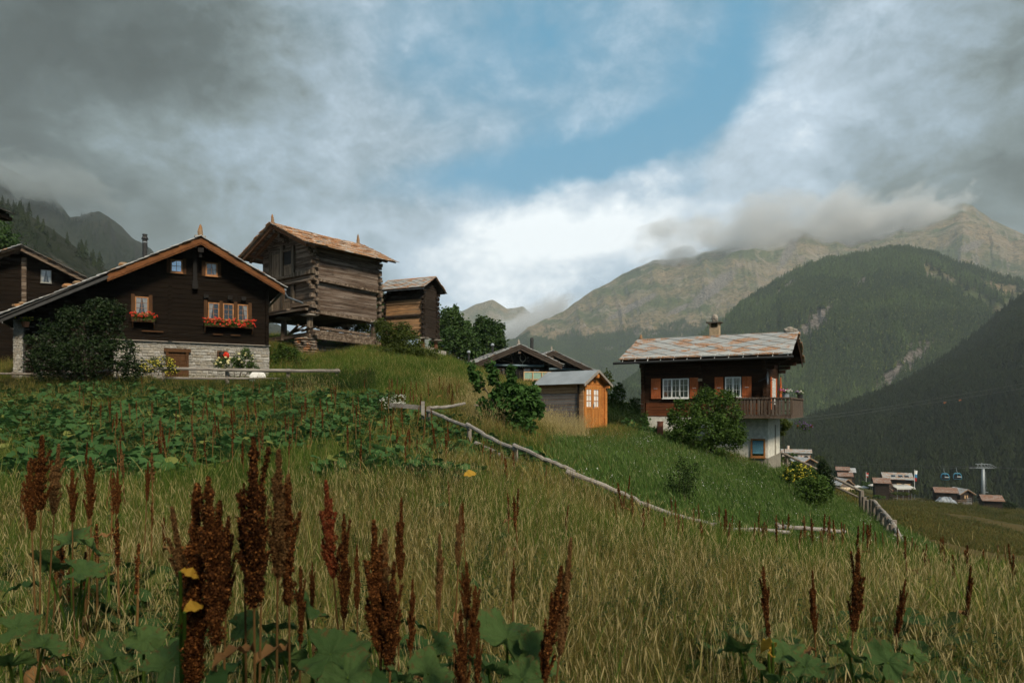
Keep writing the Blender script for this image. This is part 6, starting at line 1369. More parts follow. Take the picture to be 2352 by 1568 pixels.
f1b = empty('thin_rail_fence', G(140, 32), 0, 'long thin pole rail running left past the big dark bush', 'fence'); rail_(f1b, 'rail', [(-60, 857, 32), (144, 859.5, 32.3), (245, 851, 32.6), (368, 846, 33)], .05, 'post'); [post_(f1b, x, 853, 32.4, .06) for x in (30, 150, 270)]
f2 = empty('meadow_pole_fence', G(1200, 14.5), 0, 'pale crooked pole fence running down across the meadow from the white flowers', 'fence')
for pts, r in (([(982, 942.5, 18.5), (1029, 961.6, 17.3), (1078, 982, 16.2)], .050), ([(1072, 973.6, 16.2), (1115, 1000, 15.3), (1186, 1033, 14.2)], .050), ([(1181, 1021.5, 14.2), (1235, 1048, 13.6), (1268, 1061, 13.4), (1320, 1083, 13.1)], .048), ([(1300, 1081, 13.1), (1378, 1112, 13), (1438, 1137, 13), (1462, 1147, 13)], .048),
               ([(1458, 1149, 13.05), (1524, 1174, 13.4), (1636, 1205, 14)], .045), ([(1655, 1215, 14.2), (1734, 1215, 14.6), (1812, 1222, 15)], .045), ([(1785, 1208, 15.4), (1860, 1213, 16), (1940, 1220, 17)], .05), ([(1093, 1016, 15.4), (1140, 1040, 14.8), (1184, 1064, 14.3)], .05), ([(1304, 1122, 13.1), (1366, 1151, 13.1)], .05)): rail_(f2, 'rail', pts, r)
for x, y, d in ((1078, 978, 16.3), (1184, 1028, 14.3), (1312, 1082, 13.2), (1462, 1147, 13.2), (1640, 1200, 14.2), (1785, 1200, 15.5)): post_(f2, x, y, d, .06)
f2b = empty('plank_fence', G(940, 19), 0, 'short pale plank fence with square post by the white flowers', 'fence')
P0, P1 = E(896, 929, 19.6), E(968, 936, 19); MB().beam(P0 - f2b.location, P1 - f2b.location, .04, .12).build('plank', M['rail'], f2b); p_ = E(971.5, 921, 18.95); q_ = p_.copy(); q_.z = h1(p_.x, p_.y) - .2; MB().beam(p_ - f2b.location, q_ - f2b.location, .09, .09, (0, 1, 0)).build('post', M['rail'], f2b); p_ = E(984, 933, 18.6); q_ = p_.copy(); q_.z = h1(p_.x, p_.y) - .2; MB().beam(p_ - f2b.location, q_ - f2b.location, .09, .09, (0, 1, 0)).build('post', M['post'], f2b)
rail_(f2b, 'rail', [(985, 936.5, 19), (1030, 934, 20), (1067, 926, 21.5)], .05); rail_(f2b, 'rail', [(1090, 930, 23), (1150, 931, 25), (1225, 935, 27)], .04)
z5 = lambda x, y: (1751.5 + .2553 * x, 938.3 + .2553 * y)
f3_ = empty('post_fence', G(1990, 34), 0, 'curving fence of thick weathered upright posts and log rails on the slope edge', 'fence')
tops = [(890, 735, 36), (914, 792, 35.6), (946, 822, 35), (980, 816, 34.5), (1006, 828, 34), (1040, 878, 33), (1082, 930, 31.6), (1122, 972, 30.2), (1162, 1040, 28.6), (1205, 1135, 27), (1180, 1000, 29.5)]
for i, (x, y, d) in enumerate(tops): a, b = z5(x, y); t_ = E(a, b, d); MB().tube([Vector((t_.x, t_.y, t_.z - 1.25)) - f3_.location, t_ - f3_.location], [.14 + .02 * (i % 2), .12], 8, wob=.08).build('post', M['post'], f3_)
rail_(f3_, 'rail', [(*z5(1002, 830), 34.2), (*z5(1060, 900), 33), (*z5(1115, 955), 31)], .10, 'rail'); rail_(f3_, 'rail', [(*z5(1100, 945), 31.2), (*z5(1150, 1000), 30), (*z5(1196, 1070), 28.6)], .10, 'rail'); rail_(f3_, 'rail', [(*z5(1185, 1060), 28.8), (*z5(1215, 1110), 28), (*z5(1250, 1180), 27)], .10, 'rail')
rail_(f3_, 'rail', [(*z5(1060, 1000), 32.2), (*z5(1110, 1080), 30.4), (*z5(1150, 1150), 29)], .08, 'post')
f4_ = empty('handrail_fence', G(1890, 38), 0, 'two long sloping rails descending from the balcony house to the thick posts', 'fence')
rail_(f4_, 'rail', [(*z5(148, 388), 38.5), (*z5(300, 455), 38), (*z5(485, 542), 37.3), (*z5(885, 742), 36)], .07, 'post', .95); rail_(f4_, 'rail', [(*z5(300, 520), 38), (*z5(610, 680), 37), (*z5(880, 803), 36)], .055, 'post', .95)
for x, y, d in ((222, 408, 38.3), (487, 535, 37.3)): a, b = z5(x, y); post_(f4_, a, b, d, .08)
f5 = empty('field_rope_fence', G(2120, 190), 0, 'long thin fence line between the restaurant and the barns', 'fence')
for k in range(14): x = 2052 + k * 7; d = 190 + k * .8; g_ = G(x, d) - f5.location; MB().tube([g_ - Vector((0, 0, .3)), g_ + Vector((0, 0, 1.1))], .05, 5).build('post', M['post'], f5)
mb = MB(); mb.tube([G(2052 + k * 7, 190 + k * .8) - f5.location + Vector((0, 0, .95)) for k in range(14)], .03, 4); mb.build('wire', M['post'], f5)
tub = empty('white_basin', G(592, 33.6, -.05), R(15), 'white upturned basin leaning on the stone corner of the dark chalet', 'basin')
MB().prism([(-.42, 0), (.42, 0), (.38, .55), (.25, .72), (-.25, .72), (-.38, .55)], 'y', -.08, .02).build('shell', M['white_paint'], tub, bevel=.03); MB().box(-.3, .3, -.1, -.081, .05, .09).build('rim', M['steel'], tub)
# ================================================================ meadow: blades, leaves and seed heads
def blades(seed, n, h, w, spread, mat, lean=.35, name='tuft', head=0.0, headm=None, seg=3, droop=.5, hv=.35):
    rs = np.random.RandomState(seed); V, Q, T = [], [], []
    for i in range(n):
        b = rs.normal(0, spread, 2); hh = h * (1 + rs.uniform(-hv, hv)); a = rs.uniform(0, 6.283); l = abs(rs.normal(lean * .6, lean * .5)) * hh; d = np.array([math.cos(a), math.sin(a)]); pr = rs.uniform(0, 6.283); s = np.array([math.cos(pr), math.sin(pr)])
        base = len(V); ww = w * rs.uniform(.7, 1.3)
        for k in range(seg + 1):
            t_ = k / seg; c = b + d * l * t_ ** 1.7; z = hh * (t_ - droop * .35 * (l / hh) * t_ ** 3); q = ww * (1 - t_) ** .7 * .5
            if k < seg: V.append((c[0] - s[0] * q, c[1] - s[1] * q, z)); V.append((c[0] + s[0] * q, c[1] + s[1] * q, z))
            else: V.append((c[0], c[1], z))
        for k in range(seg - 1): Q.append((base + 2 * k, base + 2 * k + 1, base + 2 * k + 3, base + 2 * k + 2))
        T.append((base + 2 * seg - 2, base + 2 * seg - 1, base + 2 * seg))
        if head:
            top = np.array(V[-1]); b2 = len(V); hl = head * rs.uniform(.7, 1.3); hw = head * .045; dd = np.array([d[0] * .35, d[1] * .35, 1.0]); dd /= np.linalg.norm(dd)
            for (f, g) in ((-.1, .25), (.3, 1), (.75, .7), (1, 0)):
                c = top + dd * hl * f
                for k in range(3): an = 2.094 * k; V.append((c[0] + math.cos(an) * hw * g, c[1] + math.sin(an) * hw * g, c[2]))
            for r_ in range(3):
                for k in range(3): Q.append((b2 + r_ * 3 + k, b2 + r_ * 3 + (k + 1) % 3, b2 + r_ * 3 + 3 + (k + 1) % 3, b2 + r_ * 3 + 3 + k))
    return mesh_np(name, V, quads=Q, tris=T, mat=mat, link=False)
def disc_leaf(V, T, c, d, up, r, rs, ruf=.10, n=12, lobes=5, cup=.15):
    d = np.array(d, float); d /= np.linalg.norm(d); up = np.array(up, float); s = np.cross(d, up); s /= np.linalg.norm(s) + 1e-9; nn = np.cross(s, d); b = len(V); c = np.array(c, float)
    V.append(tuple(c)); ph = rs.uniform(0, 6)
    for ring, f in ((1, .55), (2, 1.0)):
        for k in range(n):
            a = 2 * math.pi * k / n; rr = r * f * (1 + (.10 * math.cos(lobes * a + ph) if ring == 2 else 0)); rr *= 1 - .38 * math.exp(-((a - math.pi) / .45) ** 2) * (ring == 2)
            z = r * (cup * f * f + (ruf * math.sin(3 * a + ph) if ring == 2 else 0)); V.append(tuple(c + d * (math.cos(a) * rr * 1.05 + r * .5) + s * math.sin(a) * rr + nn * z))
    for k in range(n): T.append((b, b + 1 + k, b + 1 + (k + 1) % n)); a0, a1, b0, b1 = b + 1 + k, b + 1 + (k + 1) % n, b + 1 + n + k, b + 1 + n + (k + 1) % n; T.append((a0, b0, b1)); T.append((a0, b1, a1))
def leaf_clump(seed, n, r, h, spread, mat, name='leaf_clump'):
    rs = np.random.RandomState(seed); V, T = [], []
    for i in range(n):
        a = rs.uniform(0, 6.283); q = spread * rs.rand() ** .6; d = (math.cos(a) * .8, math.sin(a) * .8 - .15, rs.uniform(-.35, .35)); z = h * rs.uniform(.45, 1.1) * (1 - .4 * q / spread)
        disc_leaf(V, T, (math.cos(a) * q, math.sin(a) * q, z), d, (0, -.35, 1), r * rs.uniform(.6, 1.25), rs)
        b = len(V); x, y = math.cos(a) * q, math.sin(a) * q; V += [(x * .3 - .006, y * .3, 0), (x * .3 + .006, y * .3, 0), (x, y, z)]; T.append((b, b + 1, b + 2))
    return mesh_np(name, V, tris=T, mat=mat, link=False, smooth=False)
def nettle(seed, mat, h=.8, n=7, lf=.07):
    rs = np.random.RandomState(seed); V, T = [], []
    for i in range(n):
        bx, by = rs.normal(0, .16, 2); hh = h * rs.uniform(.6, 1.15); lx, ly = rs.normal(0, .08, 2)
        b = len(V); V += [(bx - .005, by, 0), (bx + .005, by, 0), (bx + lx, by + ly, hh)]; T.append((b, b + 1, b + 2))
        for k in range(12):
            t_ = .25 + .75 * k / 12; a = k * 1.9 + rs.rand(); c = np.array([bx + lx * t_, by + ly * t_, hh * t_]); d = np.array([math.cos(a), math.sin(a), -.25]); s = np.array([-math.sin(a), math.cos(a), 0]); L_ = lf * (1.35 - .8 * t_)
            b = len(V); V += [tuple(c), tuple(c + d * L_ * .5 + s * L_ * .32), tuple(c + d * L_), tuple(c + d * L_ * .5 - s * L_ * .32)]; T += [(b, b + 1, b + 2), (b, b + 2, b + 3)]
    return mesh_np('nettle_clump', V, tris=T, mat=mat, link=False)
def flowerlets(seed, n, h, r, sz, mat):
    rs = np.random.RandomState(seed); V, T = [], []
    for i in range(n):
        x, y = rs.normal(0, r, 2); z = h * rs.uniform(.75, 1.1); b = len(V)
        for k in range(5): V.append((x + math.cos(1.257 * k) * sz, y + math.sin(1.257 * k) * sz * .7 , z + math.sin(1.257 * k) * sz * .5))
        T += [(b, b + 1, b + 2), (b, b + 2, b + 3), (b, b + 3, b + 4)]
    return mesh_np('flowerlets', V, tris=T, mat=mat, link=False)
GR = [blades(i, 34, .34, .008, .10, M['grass'], .5) for i in range(4)]
GRL = [blades(10 + i, 38, .26, .014, .15, M['grass_lush'], .5) for i in range(3)]
DRY = [blades(20 + i, 30, .36, .0065, .12, M['grass_dry'], 1.0, droop=1.2) for i in range(4)]
STR = [blades(30 + i, 4, .50, .004, .10, M['straw'], .45, head=.06) for i in range(4)]
BIGB = [blades(40 + i, 12, .62, .014, .10, M['grass'], .45, seg=4, droop=.9) for i in range(3)]
MGR = [blades(50 + i, 40, .28, .016, .22, M['grass'], .6) for i in range(3)]
MDRY = [blades(60 + i, 36, .36, .012, .22, M['grass_dry'], .85, droop=1) for i in range(3)]
MLU = [blades(70 + i, 60, .125, .018, .30, M['grass_lush'], .6) for i in range(3)]
FBR = [blades(80 + i, 40, .55, .07, .7, M['grass_brown'], .6, seg=2) for i in range(3)]
BUR = [leaf_clump(90 + i, 26, .066, .36, .34, M['leaf_burdock']) for i in range(4)]
NET = [nettle(100 + i, M['nettle']) for i in range(3)]
WHF = [flowerlets(110 + i, 14, .16, .30, .014, M['bl_white']) for i in range(2)]
def samp(n, px0, px1, y0, y1, pw=0.0):
    """ground points spread evenly as seen, between two depths"""
    u = np.random.rand(n); Y = np.exp(np.log(y0) + u * (np.log(y1) - np.log(y0))) if pw == 0 else (y0 ** pw + u * (y1 ** pw - y0 ** pw)) ** (1 / pw)
    px = np.random.uniform(px0, px1, n); X = (px - CX) / F * Y; Z = H(X, Y); py = HY - Z / Y * F
    return px, py, np.stack([X, Y, Z], -1)
# rail-fence line across the meadow, as depth against view column
FX = [-400, 700, 980, 1080, 1184, 1312, 1460, 1640, 1800, 1950, 2080, 2600]; FY = [60, 24, 18.6, 16.3, 14.3, 13.2, 13.1, 14.2, 15.4, 17.5, 27, 30]
house_boxes = [(A, 0, 7.6, -.1, 9), (A, -4.3, 0, 0, 9), (Bn, -6, 0, .2, 5.3), (C, -3.3, 0, 0, 2), (D, -.2, 6, 0, 8), (D2, -3.2, 3.7, 0, 7), (S, -2.3, 0, 0, 2.15), (Hs, -6.2, .1, 0, 4.8)]
def clear_houses(P):
    k = np.ones(len(P), bool)
    for (B, x0, x1, y0, y1) in house_boxes:
        c, s_ = math.cos(B.rz), math.sin(B.rz); dx, dy = P[:, 0] - B.x, P[:, 1] - B.y; lx, ly = dx * c + dy * s_, -dx * s_ + dy * c
        k &= ~((lx > x0) & (lx < x1) & (ly > y0) & (ly < y1))
    return k
def zones(px, py, P):
    Y = P[:, 1]; n = fbm(P[:, 0] * .5, P[:, 1] * .5, 4, 200) - .5; n2 = fbm(P[:, 0] * .16, P[:, 1] * .16, 4, 210) - .5
    bur = ((px < 905) & (Y > 11.5 + 7 * n2) & (Y < 29.5)) * 1.0
    bur = np.maximum(bur, np.exp(-((px - 1010) / 190) ** 2 - ((py - 1050 - (px - 1010) * .10) / 45) ** 2) * 1.7); bur = np.maximum(bur, np.exp(-((px - 800) / 130) ** 2 - ((py - 1075) / 30) ** 2) * 1.3)
    bur = bur * np.clip(1.3 - np.clip((15.5 - Y) / 5, 0, 1) + n * 2.2, 0, 1) if False else np.clip(bur * np.clip((Y - 11.5) / 4, .25, 1) + n * 3.0 * (bur > .1), 0, 1)
    beyond = Y > np.interp(px, FX, FY)
    lush = beyond & (px > 1000)
    return bur, beyond, lush, n, n2
def rr_(n, tilt, lo, hi, zf=1.0):
    s = np.random.uniform(lo, hi, n); return rvec(n, tilt), np.stack([s, s, s * zf * np.random.uniform(.85, 1.15, n)], -1)
def put(name, label, pts, protos, lo, hi, tilt=.12, cat='grass', real=False):
    n = len(pts); r_, s = rr_(n, tilt, lo, hi); return scatter(name, pts, protos, r_, s, np.random.randint(0, len(protos), n).astype(float), cat, label, None, real)
# foreground grass, from the camera to 13 m
px, py, P = samp(17000, -90, 2440, 2.1, 13.5, 1.15); bur, bey, lush, n, n2 = zones(px, py, P)
k = (bur < .5) & ~lush
dryz = np.clip(.24 + n2 * 3.0 + n * 1.6 + .25 * np.exp(-((px - 1300) / 500) ** 2), .08, .92); isdry = np.random.rand(len(px)) < dryz
put('meadow_grass', 'green grass blades of the foreground meadow', P[k & ~isdry], GR, .7, 1.35, real=True); put('dry_grass', 'tangled dry straw coloured grass of the foreground meadow', P[k & isdry], DRY, .7, 1.3, .3, 'dry grass', True)
q = k & (np.random.rand(len(px)) < .24 * np.clip(dryz * 1.6 - .2, 0, 1)); put('seed_grass', 'thin pale grass stems carrying narrow seed heads', P[q], STR, .8, 1.3, .18, 'seed grass', True)
q = k & (np.random.rand(len(px)) < .14 + .3 * np.exp(-((px - 1400) / 300) ** 2) * (P[:, 1] < 4.5)) & ~isdry; put('broad_grass', 'broad long green grass blades near the camera', P[q], BIGB, .7, 1.1, .15, real=True)
q = k & (np.random.rand(len(px)) < .06 + .16 * (n > .10)); put('meadow_herbs', 'small leafy green herbs mixed into the foreground grass', P[q], NET, .35, .7, .2, 'herbs')
# middle distance, this side of and beyond the pole fence
px, py, P = samp(30000, -60, 1500, 12.5, 60); bur, bey, lush, n, n2 = zones(px, py, P); k = clear_houses(P) & ((bur < .45) | (np.random.rand(len(px)) < .60))
pale = np.exp(-((px - 1125) / 75) ** 2 - ((py - 965) / 45) ** 2) + np.exp(-((px - 1290) / 75) ** 2 - ((py - 1010) / 24) ** 2) * .45 + np.exp(-((px - 1010) / 130) ** 2 - ((py - 905) / 16) ** 2) * .5 + np.exp(-((px - 720) / 60) ** 2 - ((py - 915) / 10) ** 2)
isdry = np.random.rand(len(px)) < np.clip(.11 + n2 * 1.0 + n * .5 + pale * .7 + .25 * ((px > 880) & (px < 1420) & ~lush & (P[:, 1] < 17)), .03, .95)
mid = (px < 1230) | (P[:, 1] > 22) & (px < 1420) & (py < 1010)
put('slope_grass', 'green grass on the slope between the chalets and the pole fence', P[k & ~isdry & (mid | ~lush)], MGR, .7, 1.2); put('dry_slope_grass', 'pale dry grass tufts on the slope around the pole fence and shed', P[k & isdry & (mid | ~lush)], MDRY, .8, 1.45, .2, 'dry grass')
q = k & isdry & (pale > .35); put('tall_straw_grass', 'tall bleached straw grass standing by the pole fence', P[q], STR, 1.1, 1.8, .12, 'seed grass')
# lush meadow below the houses
px, py, P = samp(34000, 1150, 2120, 12.8, 42); bur, bey, lush, n, n2 = zones(px, py, P); k = clear_houses(P) & lush & ~((px < 1230)) & ~((P[:, 1] > 22) & (px < 1400) & (py < 1010))
dr2 = np.exp(-((px - 1720) / 60) ** 2 - ((py - 1055) / 12) ** 2) + np.exp(-((px - 1420) / 45) ** 2 - ((py - 985) / 18) ** 2) + np.exp(-((px - 1935) / 50) ** 2 - ((py - 1145 - (px - 1935) * .5) / 16) ** 2) * .8
isdry = np.random.rand(len(px)) < np.clip(.03 + n2 * .35 + dr2 * .8, 0, .9)
put('lush_grass', 'short lush green grass of the meadow below the red-shutter house', P[k & ~isdry], MLU, .8, 1.3); put('dry_patch_grass', 'dry brownish grass patches along the edge of the lush meadow', P[k & isdry], MDRY, .5, .9, .25, 'dry grass')
q = k & (np.random.rand(len(px)) < .07 * (n > -.02)); put('meadow_flowers', 'tiny white flowers sprinkled through the lush meadow', P[q], WHF, .7, 1.3, .1, 'flowers')
# far field
px, py, P = samp(26000, 1900, 2460, 26, 215); k = (P[:, 1] > np.interp(px, [1900, 2080, 2200, 2460], [50, 44, 26, 22])); n2 = fbm(P[:, 0] * .06, P[:, 1] * .06, 4, 310)
sc_ = np.clip(P[:, 1] / 70, .5, 1.6); q = k & (n2 > .40); nn = q.sum(); r_, _s = rr_(nn, .15, 1, 1); put_s = np.stack([sc_[q]] * 3, -1) * np.random.uniform(.5, 1.0, (nn, 1)); put_s[:, 2] *= .55 
scatter('field_grass', P[q], FBR, r_, put_s, np.random.randint(0, 3, nn).astype(float), 'dry grass', 'brownish rough grass of the wide field below the village')
# leafy cover and nettles
px, py, P = samp(15000, -60, 1260, 11, 30); bur, bey, lush, n, n2 = zones(px, py, P); k = (np.random.rand(len(px)) < bur * np.clip(.50 + n * 2.2, .12, .95)) & (n2 > -.16)
put('leafy_ground_cover', 'dense round-leaved green plants covering the slope below the dark chalet', P[k], BUR, .45, 1.3, .3, 'ground cover')
px, py, P = samp(6500, -60, 860, 24, 33.5); k = (px < 640) | ((px < 900) & (P[:, 1] > 28)); k &= clear_houses(P); k2 = P[:, 1] > 28 - 1.5 * (px < 300)
px2, py2, P2 = samp(900, 520, 740, 15, 23); q = np.exp(-((px2 - 625) / 75) ** 2 - ((py2 - 970) / 32) ** 2) > .35
put('nettles', 'dark nettle thicket in front of the garden fence and the stone base', np.concatenate([P[k & k2], P2[q]]), NET, .42, .72, .08, 'nettles')
px, py, P = samp(1800, 1020, 1490, 33, 52); q = (px > 1340) & (P[:, 1] > 31) & clear_houses(P) & (px < 1480) & (P[:, 1] < 40); put('weed_thicket', 'green weeds growing between the shed and the red-shutter house', P[q], NET, .9, 1.6, .1, 'weeds')
px, py, P = samp(600, 1240, 1345, 26.5, 29.6); q = clear_houses(P); put('brown_weeds', 'brown seeding weeds along the side of the garden shed', P[q], STR, 1.0, 1.9, .2, 'weeds')
# ---------------------------------------------------------------- docks: upright rusty seed heads, every plant its own
def dock_head(seed, L, w, mat, n=1700, sz=.0075, br=7, name='seed_head'):
    rs = np.random.RandomState(seed); C = []
    m = n; t_ = rs.rand(m) ** .85; lump = 1 + .30 * np.sin(t_ * 23 + seed) + .25 * np.sin(t_ * 51 + seed); wh = .62 + .38 * np.abs(np.sin(t_ * 34 + seed * 2)); rad = wh * w * .5 * np.clip(np.sin(math.pi * (t_ * .72 + .26)) ** .8, .12, 1) * lump; a = rs.uniform(0, 6.283, m); q = rad * np.sqrt(rs.rand(m)) * (1 + .3 * np.sin(a * 3 + t_ * 12))
    C.append(np.stack([np.cos(a) * q, np.sin(a) * q, t_ * L], -1))
    for b in range(br):     # upright side branches hugging the stalk
        t0 = rs.uniform(.0, .62); a = rs.uniform(0, 6.283); l = L * rs.uniform(.14, .38); k = int(n * .07); u = rs.rand(k) ** 1.3; off = w * (.2 + .75 * u); C.append(np.stack([np.cos(a) * off + rs.normal(0, w * .07, k), np.sin(a) * off + rs.normal(0, w * .07, k), t0 * L + l * u], -1))
    C = np.concatenate(C); k = len(C); C = C + rs.normal(0, w * .035, (k, 3)); d = rs.normal(0, 1, (k, 3)); d /= np.linalg.norm(d, axis=1)[:, None]; e = np.cross(d, rs.normal(0, 1, (k, 3))); e /= np.linalg.norm(e, axis=1)[:, None]; g = np.cross(d, e); s = sz * rs.uniform(.6, 1.4, k)[:, None]
    V = np.stack([C + d * s, C + e * s, C - d * s * .8, C + g * s], 1).reshape(-1, 3); i = np.arange(k)[:, None] * 4; T = np.concatenate([i + [[0, 1, 2]], i + [[0, 3, 2]], i + [[0, 1, 3]]])
    return mesh_np(name, V, tris=T, mat=mat, link=False)
def dock_leaf(seed, L=.2):
    rs = np.random.RandomState(seed); V, T = [], []; n = 8
    for k in range(n + 1): t_ = k / n; w_ = L * .17 * math.sin(math.pi * min(1, t_ * .93 + .05)) ** .8; z = L * (.35 * t_ - .55 * t_ * t_) + .012 * math.sin(t_ * 17); V += [(L * t_ * .8, -w_, z + .01), (L * t_ * .8, 0, z - .008), (L * t_ * .8, w_, z + .012 * math.sin(t_ * 13))]
    for k in range(n): b = k * 3; T += [(b, b + 3, b + 4), (b, b + 4, b + 1), (b + 1, b + 4, b + 5), (b + 1, b + 5, b + 2)]
    return mesh_np('leaf', V, tris=T, mat=M['leaf_big'], link=False)
mats_d = {'r': M['dock_seed'], 'c': M['dock_red'], 't': M['dock_tan']}
heads = {}
def head_mesh(kind, hi, v, wn):
    key = (kind, hi, v, wn)
    if key not in heads: heads[key] = dock_head(300 + v * 7 + (50 if hi else 0), 1.0, {'n': .062, 'm': .092, 'w': .135}[wn], mats_d[kind], 7500 if hi else 420, .0088 if hi else .026, 12 if hi else 4).data
    return heads[key]
leafm_ = [dock_leaf(400 + i).data for i in range(3)]
leafb_ = [m_.copy() for m_ in leafm_[:2]]
for m_ in leafb_: m_.materials[0] = M['dock_tan']
stem_mesh = MB().tube([(0, 0, 0), (.01, 0, .5), (0, 0, 1.0)], [.008, .0065, .004], 6).build('stem', M['dock_stem'], link=False).data
def child(name, data, parent, loc=(0, 0, 0), rot=(0, 0, 0), scl=(1, 1, 1)):
    o = bpy.data.objects.new(name, data); col.objects.link(o); o.parent = parent; o.location = loc; o.rotation_euler = rot; o.scale = scl; return o
def dock(px, ytop, ybot, d, kind='r', wn='m', label='', group=None, lean=(0, 0), hi=False, ground=None, leaves=2):
    """a dock plant whose seed head spans ytop..ybot as seen at depth d"""
    T_ = E(px, ytop, d); g = h1(T_.x, T_.y); L = (ybot - ytop) / F * d; B_ = Vector((T_.x - lean[0], T_.y - lean[1], 0)); B_.z = h1(B_.x, B_.y)
    ax = T_ - B_; r_ = empty('dock_plant', B_, 0, label, 'dock plant', group); q = (ax.to_track_quat('Z', 'Y') @ Vector((0, 0, 1)).rotation_difference(Vector((0, 0, 1)))).to_matrix(); q = (q @ Matrix.Rotation(random.uniform(0, 6.28), 3, 'Z')).to_euler(); tot = ax.length
    child('stem', stem_mesh, r_, (0, 0, 0), q, (.75 if hi else 1.3,) * 2 + (tot * .98,))
    L = min(L, tot * .92); child('seed_head', head_mesh(kind, hi, random.randrange(3), wn), r_, ax * (1 - L / tot), q, (L, L, L))
    for k in range(leaves): t_ = random.uniform(.15, .6); child('leaf', random.choice(leafm_ + leafb_), r_, ax * t_, (random.uniform(-.3, .3), random.uniform(-.3, .4), random.uniform(0, 6.28)), (1, 1, 1) if hi else (1.2, 1.2, 1.2))
    return r_
